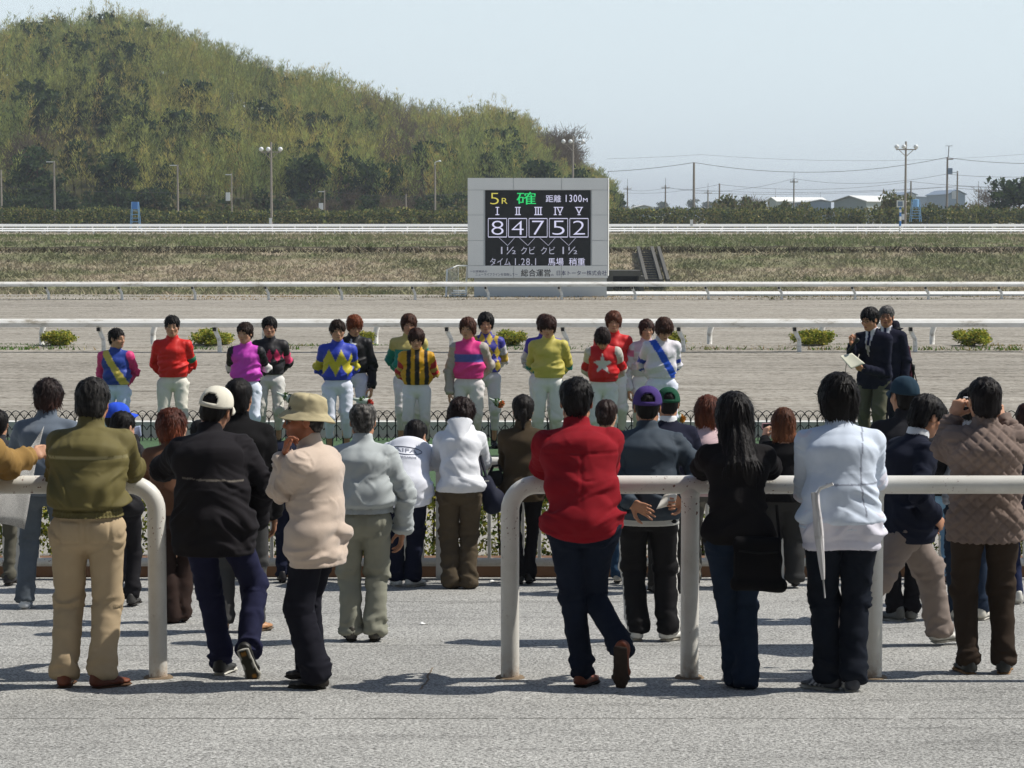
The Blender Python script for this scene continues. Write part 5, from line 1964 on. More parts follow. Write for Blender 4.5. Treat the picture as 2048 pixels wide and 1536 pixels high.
    for op in tp.get('extra', []):
        op(s, J, f)
    V, F = s.mesh(1)
    segs = [(Hm, N, 0.16), (J['S'][0], J['E'][0], 0.075), (J['E'][0], J['Wr'][0], 0.07), (J['S'][1], J['E'][1], 0.075), (J['E'][1], J['Wr'][1], 0.07)]
    part, t = seg_info(V, segs)
    Nn = normals(V, F)
    amp = tp.get('amp', 0.010)
    seed = sp.get('seed', 1)
    # torso folds: diagonals that hang from the shoulders and gather above the hem
    x, y, z = V[:, 0] - P[0], V[:, 1] - P[1], V[:, 2]
    zr = np.clip((z - Hm[2]) / (N[2] - Hm[2]), 0, 1)
    wv = fbm(V * 3.2, seed + 7, 2)
    di = tp.get('diag', 0.9)
    ph1 = 0.75 * di
    u1, v1 = z * math.cos(ph1) + x * math.sin(ph1), -z * math.sin(ph1) + x * math.cos(ph1)
    ph2 = -0.9 * di if abs(di) > 0.4 else 0.5
    u2, v2 = z * math.cos(ph2) + x * math.sin(ph2), -z * math.sin(ph2) + x * math.cos(ph2)
    ph3 = 1.35
    u3, v3 = z * math.cos(ph3) + x * math.sin(ph3), -z * math.sin(ph3) + x * math.cos(ph3)
    fA = ridged(np.stack([u1 * 12.5 + 1.8 * wv, v1 * 2.6, y * 3.0], 1), seed)
    fB = ridged(np.stack([u2 * 11.5 + 1.8 * wv, v2 * 2.5, y * 3.0], 1), seed + 2)
    fC = ridged(np.stack([u3 * 9.0 + 1.4 * wv, v3 * 2.0, y * 3.0], 1), seed + 4)
    sd_ = np.clip(0.5 + x * 3.0, 0, 1)
    fold = np.maximum(fA * (0.55 + 0.45 * sd_), fB * (0.95 - 0.5 * sd_))
    fA2 = ridged(np.stack([u1 * 21 + 2.5 * wv, v1 * 5.0, y * 6], 1), seed + 8)
    fB2 = ridged(np.stack([u2 * 19 + 2.5 * wv, v2 * 4.6, y * 6], 1), seed + 9)
    fold = 0.8 * fold + 0.55 * np.maximum(fA2 * sd_, fB2 * (1 - sd_))
    fold = np.where(zr > 0.55, np.maximum(fold * 0.8, fC * 0.7), fold)
    m = (0.45 + 0.9 * np.exp(-((zr - 0.22) / 0.25) ** 2)) * np.clip(zr * 12, 0.15, 1) * np.clip((1.0 - zr) * 5, 0.15, 1)
    disp = amp * 2.2 * m * (fold - 0.32)
    for i in (0, 1):
        for k, (aa, bb) in enumerate(((J['S'][i], J['E'][i]), (J['E'][i], J['Wr'][i]))):
            sel = part == 1 + 2 * i + k
            if sel.any():
                r_ = limb_folds(V[sel], aa, bb, seed + 11 + k + 3 * i, tp.get('ringf', 15.0))
                tm = t[sel]
                mm = 0.35 + (np.exp(-((tm - 1.0) / 0.3) ** 2) if k == 0 else np.exp(-(tm / 0.28) ** 2) + 0.8 * np.exp(-((tm - 0.9) / 0.2) ** 2))
                disp[sel] = amp * 2.0 * mm * (r_ - 0.25)
    if tp.get('band'):                      # gathered waistband
        bz = Hm[2] + tp['band']
        inb = (part == 0) & (z < bz)
        disp[inb] = -0.010 + 0.003 * np.sin(np.arctan2(y[inb], x[inb]) * 50)
        disp -= 0.012 * np.exp(-((z - bz) / 0.010) ** 2) * (part == 0)
    if tp.get('yoke'):
        yz = N[2] - tp['yoke'] * f
        disp -= 0.006 * np.exp(-((z - yz) / 0.007) ** 2) * (part == 0) * (y < N[1] - P[1])
    if not tp.get('quilt'):
        for k in (1, 3):
            disp -= 0.0055 * np.exp(-((t - 0.04) / 0.03) ** 2) * (part == k)
            disp -= 0.0045 * np.exp(-((t - 0.86) / 0.03) ** 2) * (part == k + 1)
        disp -= 0.0045 * np.exp(-((z - (Hm[2] + cv * (x / 0.18) ** 2) - 0.028) / 0.007) ** 2) * (part == 0)
    if tp.get('pleat'):
        disp -= 0.006 * np.exp(-((x + 0.01) / 0.008) ** 2) * (part == 0) * (y < N[1] - P[1]) * np.clip((zr - 0.25) * 4, 0, 1) * (z < N[2] - tp['yoke'] * f)
    if tp.get('quilt'):
        q = tp['quilt']
        u1, u2 = (np.where(part == 0, x, t * 0.3) + z) / q, (np.where(part == 0, x, t * 0.3) - z) / q
        gq = np.minimum(np.abs(u1 - np.round(u1)), np.abs(u2 - np.round(u2)))
        disp += 0.011 * (np.clip(gq * 5, 0, 1) - 0.9)
    Vd = (V + Nn * disp[:, None]).astype(np.float32)
    base = tp['col']
    info = dict(part=part, t=t, x=x, y=y, z=z, zr=zr, P=P, N=N, J=J, f=f, Hm=Hm)
    c = base(V, info) if callable(base) else np.tile(np.array(base, float), (len(V), 1))
    return Vd, F, c, info

def leg_mesh(J, sp, lp, h):
    H, P, W = J['H'], J['P'], J['W']
    f = H / 1.70; w = 1 + (sp.get('w', 1.0) - 1) * 0.6; e = lp.get('ease', 0.012) * 0.45
    g = sp.get('sex', 'm')
    s = Shape(h)
    A = lambda x: x * f * w + e
    s.cone(P, P + (W - P) * 0.75, (A(0.153), A(0.108)), (A(0.134), A(0.098)), J['Rp'], 0.04)
    s.ball(P + [0, 0.0, -0.03 * f], (A(0.154), A(0.104), A(0.085)), k=0.04)
    for i, q in enumerate((-1, 1)):
        hp, kn, an = J['Hp'][i], J['K'][i], J['A'][i]
        s.ball(P + J['Rp'] * q * 0.068 * f + np.array([0, -0.040 * f, -0.045 * f]), (A(0.074), A(0.068), A(0.085)), k=0.04)
        r0, r1, r2 = [q_ * k_ for q_, k_ in zip(lp.get('r', (0.083, 0.060, 0.058)), (1.03, 0.87, 0.80))]
        s.cone(hp + np.array([0, 0, -0.02]), kn, A(r0), A(r1), k=0.022)
        d = nrm(an - kn)
        end = an + d * lp.get('down', 0.012)
        if lp.get('to', 1.0) < 1.0:
            end = kn + (an - kn) * lp['to']
        s.cone(kn, kn + (end - kn) * 0.45, A(r1), A((r1 + r2) / 2), k=0.02)
        s.cone(kn + (end - kn) * 0.4, end, A((r1 + r2) / 2), (r2 * f * w + e) , k=0.015, cap=0.22)
    for op in lp.get('extra', []):
        op(s, J, f)
    V, F = s.mesh(1)
    segs = [(P, W, 0.15)]
    for i in (0, 1):
        segs += [(J['Hp'][i] - [0, 0, 0.06], J['K'][i], 0.085), (J['K'][i], J['A'][i], 0.075)]
    part, t = seg_info(V, segs)
    Nn = normals(V, F)
    seed = sp.get('seed', 1) + 31
    amp = lp.get('amp', 0.009)
    disp = np.zeros(len(V))
    for i in (0, 1):
        for k, (aa, bb) in enumerate(((J['Hp'][i], J['K'][i]), (J['K'][i], J['A'][i]))):
            sel = part == 1 + 2 * i + k
            if sel.any():
                r_ = limb_folds(V[sel], aa, bb, seed + k + 3 * i, 11.0)
                tm = t[sel]
                mm = 0.30 + (0.7 * np.exp(-(tm / 0.25) ** 2) + 0.8 * np.exp(-((tm - 1) / 0.22) ** 2) if k == 0 else 0.7 * np.exp(-(tm / 0.2) ** 2) + lp.get('bunch', 1.0) * np.exp(-((tm - 0.95) / 0.22) ** 2))
                disp[sel] = amp * 2.1 * mm * (r_ - 0.25)
    sel = part == 0
    disp[sel] = amp * 0.5 * (ridged(V[sel] * [6, 6, 12], seed) - 0.35)
    # centre seam behind
    disp -= 0.008 * np.exp(-((V[:, 0] - P[0]) / 0.008) ** 2) * (V[:, 2] > P[2] - 0.10) * (part == 0)
    xx, zz = np.abs(V[:, 0] - P[0]), V[:, 2] - P[2]
    pw = np.maximum(np.abs(xx - 0.082 * f) - 0.052 * f, np.abs(zz + 0.035 * f) - 0.062 * f)
    pk = np.exp(-(pw / 0.0065) ** 2) * (V[:, 1] < P[1] - 0.02)
    if lp.get('pockets', True):
        disp -= 0.007 * pk
    Vd = (V + Nn * disp[:, None]).astype(np.float32)
    base = lp['col']
    info = dict(part=part, t=t, x=V[:, 0] - P[0], y=V[:, 1] - P[1], z=V[:, 2], J=J, P=P)
    c = base(V, info) if callable(base) else np.tile(np.array(base, float), (len(V), 1))
    return Vd, F, c

def shoe_parts(J, i, sp, shp):
    f = J['H'] / 1.70 * shp.get('size', 1.0)
    d = J['fd'][i]; u = np.asarray(J['fu'][i], float); u = nrm(u - d * u.dot(d)); xa = np.cross(d, u)
    M = np.stack([xa, d, u], 0)
    s = Shape(0.0115)
    s.cone((0, -0.035, -0.040), (0, 0.095, -0.052), (0.034, 0.036), (0.043, 0.028), k=0.02)
    s.cone((0, 0.09, -0.052), (0, 0.158, -0.058), (0.043, 0.027), (0.034, 0.019), k=0.02)
    s.cone((0, -0.02, 0.01), (0, -0.03, -0.045), (0.036, 0.045), (0.036, 0.045), k=0.02)
    if shp.get('boot'):
        s.cone((0, -0.015, 0.22 / f), (0, -0.018, 0.0), (0.052, 0.055), (0.040, 0.044), k=0.02, cap=0.2)
    s.cut(lambda X, Y, Z: -0.060 - Z + 0 * X + 0 * Y)
    V, F = s.mesh(1)
    uc = shp['col']
    col = np.tile(np.array(uc, float), (len(V), 1))
    if shp.get('stripe') is not None:
        st = (np.abs(((V[:, 1] + V[:, 2] * 0.5) * 40) % 1 - 0.5) < 0.2) & (V[:, 1] > 0.01) & (V[:, 1] < 0.09) & (np.abs(V[:, 0]) > 0.02)
        col[st] = shp['stripe']
    if shp.get('cuff') is not None:
        col[V[:, 2] > 0.16 / f] = shp['cuff']
    s2 = Shape(0.012)
    s2.cone((0, -0.040, -0.071), (0, 0.03, -0.071), (0.040, 0.0125), (0.036, 0.0125), k=0.01, cap=1.0)
    s2.cone((0, 0.03, -0.071), (0, 0.125, -0.071), (0.037, 0.0125), (0.048, 0.0125), k=0.01, cap=1.0)
    s2.cone((0, 0.12, -0.071), (0, 0.162, -0.070), (0.047, 0.0125), (0.034, 0.0125), k=0.01, cap=1.6)
    V2, F2 = s2.mesh(1)
    c2 = np.tile(np.array(shp.get('sole', lin(50, 46, 42)), float), (len(V2), 1))
    if shp.get('under') is not None:
        c2[V2[:, 2] < -0.078] = shp['under']
    if shp.get('dots') is not None:
        dd = (V2[:, 2] < -0.078) & (((V2[:, 1] - 0.125) ** 2 + (V2[:, 0] - 0.01) ** 2 < 0.012 ** 2) | ((V2[:, 1] + 0.02) ** 2 + V2[:, 0] ** 2 < 0.013 ** 2))
        c2[dd] = shp['dots']
    A = J['A'][i]
    return ((V * f) @ M + A, F, col), ((V2 * f) @ M + A, F2, c2)

def hair_mesh(J, sp, h):
    hr = sp['hair']; st = hr['style']; vol = hr.get('vol', 0.0)
    s = Shape(h)
    hatted = bool(sp.get('hat'))
    r = np.array([0.0825, 0.1025, 0.084]) + (vol if not hatted else -0.002)
    dn = J['Rh'].T @ np.array([0, 0, -1.0])          # down, in head axes
    bk = J['Rh'].T @ np.array([0, -1.0, 0.0])
    low = -0.082
    if st in ('short', 'crop', 'bald', 'full'):
        s.ball((0, -0.016, 0.034), r, k=0.02)
        s.ball((0, -0.055, -0.030), (0.066 + vol * 0.6, 0.050 + vol, 0.058), k=0.03)
        if st == 'full':
            s.ball((0, -0.05, -0.055), (0.066, 0.05, 0.05), k=0.03)
            low = -0.10
        s.ball((0, 0.125, -0.045), (0.085, 0.085, 0.098 + (0.006 if st == 'crop' else 0)), k=0.008, sub=True)
        for q in (-1, 1):
            s.ball((q * 0.092, 0.012, -0.040), (0.026, 0.036, 0.046), k=0.008, sub=True)
        if st == 'bald':
            s.ball((0, -0.02, 0.150), (0.060, 0.075, 0.060), k=0.02, sub=True)
    elif st in ('shaggy', 'fringe'):
        s.ball((0, -0.014, 0.034), r + 0.004, k=0.02)
        s.ball((0, -0.050, -0.040), (0.072 + vol, 0.056 + vol, 0.062), k=0.03)
        for q in (-1, 1):
            s.cone((q * 0.070, 0.012, 0.03), (q * 0.068, 0.008, -0.048), (0.020, 0.040), (0.013, 0.026), (1, 0, 0), 0.02)
        zc = -0.052 if st == 'shaggy' else -0.030
        s.ball((0, 0.125, zc - 0.012), (0.061, 0.085, 0.082 if st == 'shaggy' else 0.088), k=0.008, sub=True)
        low = -0.105
    elif st in ('bob', 'long', 'pony', 'bun', 'woman'):
        s.ball((0, -0.016, 0.036), r + 0.004, k=0.02)
        s.ball((0, -0.05, -0.03), (0.072 + vol, 0.058 + vol, 0.066), k=0.03)
        if st in ('bob', 'woman'):
            for q in (-1, 1):
                s.cone((q * 0.062, -0.01, 0.02), (q * 0.064, -0.012, -0.085 if st == 'bob' else -0.07), (0.030, 0.060), (0.022, 0.045), (1, 0, 0), 0.03)
            s.cone((0, -0.05, 0.0), (0, -0.055, -0.105), (0.080, 0.055), (0.075, 0.042), (1, 0, 0), 0.03)
            low = -0.15
        if st == 'long':
            for q in (-1, 1):
                s.cone((q * 0.058, -0.015, 0.02), (q * 0.060, -0.02, -0.09), (0.036, 0.055), (0.030, 0.05), (1, 0, 0), 0.03)
            p0 = np.array([0, -0.055, -0.02])
            L = hr.get('len', 0.35)
            sx = hr.get('sway', 0.0)
            p1 = p0 + dn * L * 0.5 + bk * hr.get('back', 0.03) + np.array([sx * 0.4, 0, 0])
            p2 = p0 + dn * L + bk * hr.get('back', 0.03) * 1.1 + np.array([sx, 0, 0])
            s.cone(p0, p1, (0.082, 0.055), (0.088, 0.042), (1, 0, 0), 0.03)
            s.cone(p1, p2, (0.088, 0.042), (0.042, 0.016), (1, 0, 0), 0.03)
            low = -9
        if st == 'pony':
            p0 = np.array([0, -0.105, -0.02])
            s.ball(p0, 0.028, k=0.02)
            s.cone(p0, p0 + dn * hr.get('len', 0.14) + bk * 0.02, (0.028, 0.024), (0.014, 0.012), (1, 0, 0), 0.02)
            low = -9
        if st == 'bun':
            s.ball((0.0, -0.108, 0.000), (0.040, 0.034, 0.040), k=0.01)
        s.ball((0, 0.125, -0.055), (0.064, 0.085, 0.096), k=0.008, sub=True)
        for q in (-1, 1):
            if st in ('pony', 'bun'):
                s.ball((q * 0.092, 0.010, -0.035), (0.024, 0.032, 0.04), k=0.008, sub=True)
    if sp.get('hat'):
        s.cut(lambda X, Y, Z: Z - 0.088 + 0 * X + 0 * Y)
    if low > -1:
        s.cut(lambda X, Y, Z: low - Z + 0 * X + 0 * Y)
    V, F = s.mesh(1)
    Nn = normals(V, F)
    seed = sp.get('seed', 1)
    rad = V - np.array([0, -0.02, 0.05])
    th = np.arctan2(rad[:, 0], rad[:, 1])
    ph = np.arctan2(rad[:, 2], np.hypot(rad[:, 0], rad[:, 1]))
    pp = np.stack([np.cos(th) * 7, np.sin(th) * 7, ph * 1.4], 1)
    mess = hr.get('mess', 0.005) if not hatted else 0.002
    d = mess * (ridged(pp, seed) - 0.3) * 1.6 + mess * 0.9 * (ridged(pp * 2.1, seed + 3) - 0.3)
    V = V + Nn * d[:, None]
    bc = np.array(hr.get('col', lin(24, 21, 20)), float)
    var = 0.75 + 0.6 * vnoise(pp * [1.7, 1.7, 0.6], seed + 5)
    col = bc * var[:, None]
    if hr.get('grey'):
        gm = np.clip((fbm(V * 60, seed, 2) - 0.45) * 5, 0, 1) * hr['grey']
        col = col * (1 - gm[:, None]) + np.array(lin(150, 146, 140)) * gm[:, None]
    if hr.get('tip') is not None:
        k = np.clip((0.02 - V[:, 2]) * 9, 0, 1)[:, None]
        col = col * (1 - k) + np.array(hr['tip']) * k * var[:, None]
    # loose strands lift off the surface
    ns = hr.get('strands', 520) if not hatted else 60
    rg = np.random.default_rng(seed + 50)
    ii = rg.integers(0, len(V), ns)
    p, n_ = V[ii], Nn[ii]
    gdir = np.array(dn) * 1.0 + rad[ii] * np.array([5, 5, 3]) * 0.8 + rg.normal(size=(ns, 3)) * hr.get('wild', 0.35)
    tng = gdir - n_ * (gdir * n_).sum(1)[:, None]
    tng /= np.linalg.norm(tng, axis=1)[:, None] + 1e-9
    L = hr.get('slen', 0.035) * rg.uniform(0.5, 1.3, ns)[:, None]
    lift = hr.get('lift', 0.22) * rg.uniform(0.2, 1.2, ns)[:, None]
    sd = np.cross(n_, tng) * 0.0032
    a0 = p - n_ * 0.003
    a1 = a0 + (tng + n_ * lift) * L * 0.55
    a2 = a1 + (tng + n_ * lift * 0.3 + np.array(dn) * 0.25) * L * 0.5
    SV = np.stack([a0 - sd, a0 + sd, a1 + sd * 0.8, a1 - sd * 0.8, a2], 1).reshape(-1, 3)
    b0 = len(V) + np.arange(ns)[:, None] * 5
    SQ = b0 + np.array([[0, 1, 2, 3]])
    ST = b0 + np.array([[3, 2, 4]])
    sc_ = np.repeat(col[ii] * rg.uniform(0.7, 1.5, ns)[:, None], 5, 0)
    return to_head(J, np.concatenate([V, SV])), [np.concatenate([F, SQ]), ST], np.concatenate([col, sc_])

def cap_parts(J, hat):
    """Baseball cap, bucket hat or bowler in head axes; list of (name, V, F, col, solidify)."""
    out = []
    col = np.array(hat['col'], float)
    k = hat['kind']
    if k == 'cap':
        back = hat.get('opening', True)
        nu, nv = 60, 16
        rx, ry, rz_ = 0.0900, 0.1110, 0.108
        z0 = 0.018
        V, keep = [], []
        for j in range(nv + 1):
            e = j / nv * PI / 2
            for i in range(nu):
                u = 2 * PI * i / nu
                seam = min(abs(((u + PI / 6) / (PI / 3)) % 1 - 0.0), abs(((u + PI / 6) / (PI / 3)) % 1 - 1.0))
                g = 1 - 0.012 * math.exp(-(seam / 0.06) ** 2) + 0.012 * (float(vnoise(np.array([[math.cos(u) * 3, math.sin(u) * 3, e * 3]]), 5)[0]) - 0.5)
                ce, se = math.cos(e) ** 0.85, math.sin(e) ** 0.95
                V.append((rx * math.cos(u) * ce * g, -0.014 + ry * math.sin(u) * ce * g, z0 - 0.012 * math.sin(u) * (1 - se) * -1 + rz_ * se * g))
        F = []
        for j in range(nv):
            for i in range(nu):
                u = 2 * PI * (i + 0.5) / nu
                da = abs((u - 1.5 * PI + PI) % (2 * PI) - PI)
                if back and 2 <= j < 7 and da < 0.52 * math.sqrt(max(0, 1 - ((j - 2) / 5.2) ** 2)):
                    continue
                i2 = (i + 1) % nu
                F.append((j * nu + i, j * nu + i2, (j + 1) * nu + i2, (j + 1) * nu + i))
        out.append(('cap', np.array(V), np.array(F), np.tile(col, (len(V), 1)), 0.004))
        V, F = [], []
        nu2, nv2 = 24, 6
        for j in range(nv2 + 1):
            r = j / nv2
            for i in range(nu2 + 1):
                a = math.radians(90 + (i / nu2 - 0.5) * 150)
                c, s_ = math.cos(a), math.sin(a)
                ext = 0.072 * r * max(0.0, math.sin(a) - 0.2) / 0.8
                V.append((rx * 1.0 * c * (1 + 0.03 * r), -0.014 + ry * s_ + ext, 0.022 + 0.010 * s_ - 0.018 * r * r - 0.028 * (c * c) * r))
        for j in range(nv2):
            for i in range(nu2):
                a = j * (nu2 + 1) + i
                F.append((a, a + 1, a + nu2 + 2, a + nu2 + 1))
        bc = np.array(hat.get('brimcol', hat['col']), float)
        out.append(('brim', np.array(V), np.array(F), np.tile(bc, (len(V), 1)), 0.005))
        b = MB(); b.lathe([(0.0, 0.008), (0.008, 0.006), (0.010, 0.0), (0.009, -0.004)], 10, (0, -0.014, 0.018 + 0.099))
        out.append(('button', np.array([tuple(p) for p in b.v]), np.array(b.f), np.tile(col, (len(b.v), 1)), 0))
    else:
        if k == 'bucket':
            prof = [(0.0, 0.110), (0.045, 0.109), (0.072, 0.102), (0.083, 0.090), (0.088, 0.070), (0.093, 0.040), (0.097, 0.022), (0.102, 0.012), (0.118, -0.004), (0.136, -0.022), (0.139, -0.026)]
        else:
            prof = [(0.0, 0.135), (0.05, 0.131), (0.075, 0.115), (0.086, 0.085), (0.090, 0.045), (0.092, 0.030), (0.098, 0.026), (0.120, 0.026), (0.135, 0.034), (0.138, 0.036)]
        nu = 56
        P_, F = [], []
        pr = []
        for a, b_ in zip(prof[:-1], prof[1:]):
            for t in (0, 0.5):
                pr.append((a[0] + (b_[0] - a[0]) * t, a[1] + (b_[1] - a[1]) * t))
        pr.append(prof[-1])
        for (r, z) in pr:
            for i in range(nu):
                u = 2 * PI * i / nu
                wob = 0.0
                if k == 'bucket':
                    q = np.array([[math.cos(u) * 2.2, math.sin(u) * 2.2, z * 30]])
                    wob = 0.010 * (float(vnoise(q, 8)[0]) - 0.5) + 0.006 * (float(vnoise(q * 2.2, 9)[0]) - 0.5)
                    if r > 0.1:
                        z2 = z + 0.012 * math.sin(u * 2 + 0.6) * (r - 0.1) / 0.05
                    else:
                        z2 = z
                else:
                    z2 = z
                P_.append(((r * 0.93 + wob) * math.cos(u), -0.012 + (r * 1.10 + wob) * math.sin(u), z2 + wob * 0.5))
        for j in range(len(pr) - 1):
            for i in range(nu):
                i2 = (i + 1) % nu
                F.append((j * nu + i, (j + 1) * nu + i, (j + 1) * nu + i2, j * nu + i2))
        V = np.array(P_)
        c = np.tile(col, (len(V), 1))
        zb = V[:, 2]
        ring = np.hypot(V[:, 0] / 0.93, (V[:, 1] + 0.012) / 1.1)
        if k == 'bucket':
            band = (zb > 0.022) & (zb < 0.050) & (ring < 0.101)
            c[band] *= 0.80
            st = (ring > 0.108) & (np.abs(((ring - 0.108) / 0.008) % 1 - 0.5) < 0.14)
            c[st] *= 0.86
        out.append(('hat', V, np.array(F), c, 0.004))
    tilt = hat.get('tilt', (0, 0, 0))
    R = rot3(math.radians(tilt[0]), math.radians(tilt[1]), math.radians(tilt[2]))
    off = np.array(hat.get('off', (0, 0, 0)))
    return [(n_, to_head(J, (V @ R.T) + off), F, c, so) for n_, V, F, c, so in out]

def solidify(o, th):
    md = o.modifiers.new('thickness', 'SOLIDIFY'); md.thickness = th; md.offset = 0.0

def local_pix(root, px, py, Y):
    p = at(px, py, Y)
    return np.array(root.matrix_local.inverted() @ p) if False else np.array(Matrix.Translation(root.location).inverted() @ p) @ np.array(Matrix.Rotation(root.rotation_euler.z, 3, 'Z'))

PEOPLE = {}
def person(sp):
    root = empty('person', sp['pos'], math.radians(sp.get('yaw', 0)))
    tag(root, sp['label'], 'person', sp['group'])
    for key in ('arm_l', 'arm_r'):
        a = sp.get(key)
        if isinstance(a, dict) and a.get('pix'):
            for q in ('e', 'w'):
                if q in a:
                    px, py, dy = a[q]
                    a[q] = local_pix(root, px, py, sp['pos'][1] + dy)
    for key in ('foot_l', 'foot_r'):
        a = sp.get(key)
        if isinstance(a, dict) and a.get('pix'):
            px, py, dy = a['pix']
            a['p'] = local_pix(root, px, py, sp['pos'][1] + dy)
    J = skeleton(sp)
    hb, hh = sp.get('h', (0.012, 0.005))
    # body: head, neck, hands and the limbs inside the clothes, one mesh
    Vs, Fs, Cs, base = [], [], [], 0
    def put(V, F, c):
        nonlocal base
        Vs.append(np.asarray(V)); Fs.append(np.asarray(F) + base); Cs.append(np.asarray(c)); base += len(V)
    put(*head_mesh(J, sp, hh))
    sk = np.array(sp.get('skin', lin(188, 142, 112)))
    core = Shape(0.03)
    f = J['H'] / 1.7
    core.cone(J['P'], J['C'], 0.09 * f, 0.095 * f, k=0.03); core.cone(J['C'], J['N'], 0.09 * f, 0.055 * f, k=0.03)
    for i in (0, 1):
        core.cone(J['S'][i], J['E'][i], 0.045 * f, 0.038 * f, k=0.03); core.cone(J['E'][i], J['Wr'][i], 0.038 * f, 0.028 * f, k=0.03)
        core.cone(J['C'], J['S'][i], 0.06 * f, 0.045 * f, k=0.03)
        core.cone(J['Hp'][i], J['K'][i], 0.065 * f, 0.046 * f, k=0.03); core.cone(J['K'][i], J['A'][i], 0.046 * f, 0.034 * f, k=0.03)
    V, F = core.mesh(1)
    put(V, F, np.tile(sk, (len(V), 1)))
    for i, key in enumerate(('hand_l', 'hand_r')):
        hd = sp.get(key, {})
        if hd is None or (hd == {} and sp.get('arm_l' if i == 0 else 'arm_r') in ('front', 'back', 'pocket')):
            continue
        q = nrm(J['Wr'][i] - J['E'][i])
        d = nrm(np.array(hd.get('d', q)))
        up = np.array(hd.get('up', (1.0 if i else -1.0, 0.2, 0.3)))
        V, F = hand_mesh(J['Wr'][i] + q * 0.015, d, up, hd.get('side', -1 if i else 1), hd.get('curl', 0.35), J['hs'] * (0.94 if sp.get('sex') == 'f' else 1.02), hd.get('spread', 0.0), hd.get('thumb', 0.5))
        put(V, F, np.tile(sk * 1.02, (len(V), 1)))
    mesh_np('body', np.concatenate(Vs), np.concatenate(Fs), 'skin', root, np.concatenate(Cs))
    tops = sp['top'] if isinstance(sp['top'], list) else [sp['top']]
    res = {}
    for tp in tops:
        V, F, c, info = top_mesh(J, sp, tp, hb)
        o = mesh_np(tp.get('name', 'jacket'), V, F, tp.get('mat', 'cotton_cloth'), root, c)
        res.setdefault('top', (o, V, F, info))
    lp = sp['legs']
    V, F, c = leg_mesh(J, sp, lp, hb * 1.18)
    o = mesh_np(lp.get('name', 'trousers'), V, F, lp.get('mat', 'cotton_cloth'), root, c)
    shp = sp.get('shoes')
    if shp:
        for i in (0, 1):
            (V, F, c), (V2, F2, c2) = shoe_parts(J, i, sp, shp)
            so = mesh_np('boot' if shp.get('boot') else 'shoe', V, F, shp.get('mat', 'shoe_leather'), root, c)
            mesh_np('sole', V2, F2, 'sole_rubber', so, c2)
    if sp.get('hair'):
        V, F, c = hair_mesh(J, sp, max(hh * 1.15, 0.008))
        mesh_np('hair', V, F, 'hair', root, c)
    if sp.get('hat'):
        first = None
        for n_, V, F, c, so in cap_parts(J, sp['hat']):
            o = mesh_np(n_, V, F, sp['hat'].get('mat', 'cotton_cloth'), first or root, c)
            first = first or o
            if so:
                solidify(o, so)
    gl = sp.get('glasses')
    if gl:
        b = MB().color(gl['col'])
        for q in (-1, 1):
            if gl.get('dark'):
                b.add([to_head(J, np.array([[q * (0.031 + 0.026 * math.cos(a)), 0.097 - 0.25 * abs(0.026 * math.cos(a)) * (1 if math.cos(a) > 0 else 0.2), -0.006 + 0.019 * math.sin(a)]]))[0] for a in np.linspace(0, 2 * PI, 17)[:-1]], [tuple(range(16)) if q > 0 else tuple(reversed(range(16)))])
                b.tube([to_head(J, np.array([p]))[0] for p in ((q * 0.056, 0.086, 0.006), (q * 0.078, 0.03, 0.006), (q * 0.080, -0.005, 0.0))], 0.003, 5)
            else:
                b.tube([to_head(J, np.array([[q * (0.031 + 0.022 * math.cos(a)), 0.099, -0.005 + 0.015 * math.sin(a)]]))[0] for a in np.linspace(0, 2 * PI, 15)], 0.0016, 5)
                b.tube([to_head(J, np.array([p]))[0] for p in ((q * 0.053, 0.097, 0.0), (q * 0.078, 0.03, 0.004), (q * 0.080, -0.005, 0.0))], 0.0018, 5)
        b.tube([to_head(J, np.array([p]))[0] for p in ((-0.010, 0.100, 0.0), (0.010, 0.100, 0.0))], 0.002, 5)
        b.build('glasses', 'plain_paint', root)
    if sp.get('key'):
        PEOPLE[sp['key']] = (root, J, res)
    return root, J, res
# ================================================================== the cast
BLK = lin(24, 21, 20); DKB = lin(40, 27, 20); BRN = lin(84, 48, 30); RBN = lin(112, 58, 32); GRY = lin(60, 57, 54)
SKIN = lin(196, 148, 118); SKIN2 = lin(178, 128, 98); SKINF = lin(206, 162, 134); TAN = lin(168, 108, 76)
SPEC = 'spectators standing along the rails'
JOCK = 'jockeys lined up facing the crowd'
OFFI = 'officials standing beside the jockeys'

def place(px, fpy):
    p = on_apron(px, fpy)
    return p

def height_from(px, top_py, p):
    return at(px, top_py, p.y).z - p.z

def spec(key, px, fpy, label, H=None, top_py=None, **kw):
    p = place(px, fpy)
    kw.update(key=key, pos=p, label=label, group=SPEC)
    kw['H'] = H if H else height_from(px, top_py, p)
    kw.setdefault('seed', abs(hash(label)) % 1 + (sum(map(ord, label)) % 97))
    return person(kw)

def on_line(w, cols):
    """mix colours by boolean masks: cols = [(mask, colour)...]"""
    return w

def fill(n_, base):
    return np.tile(np.array(base, float), (n_, 1))

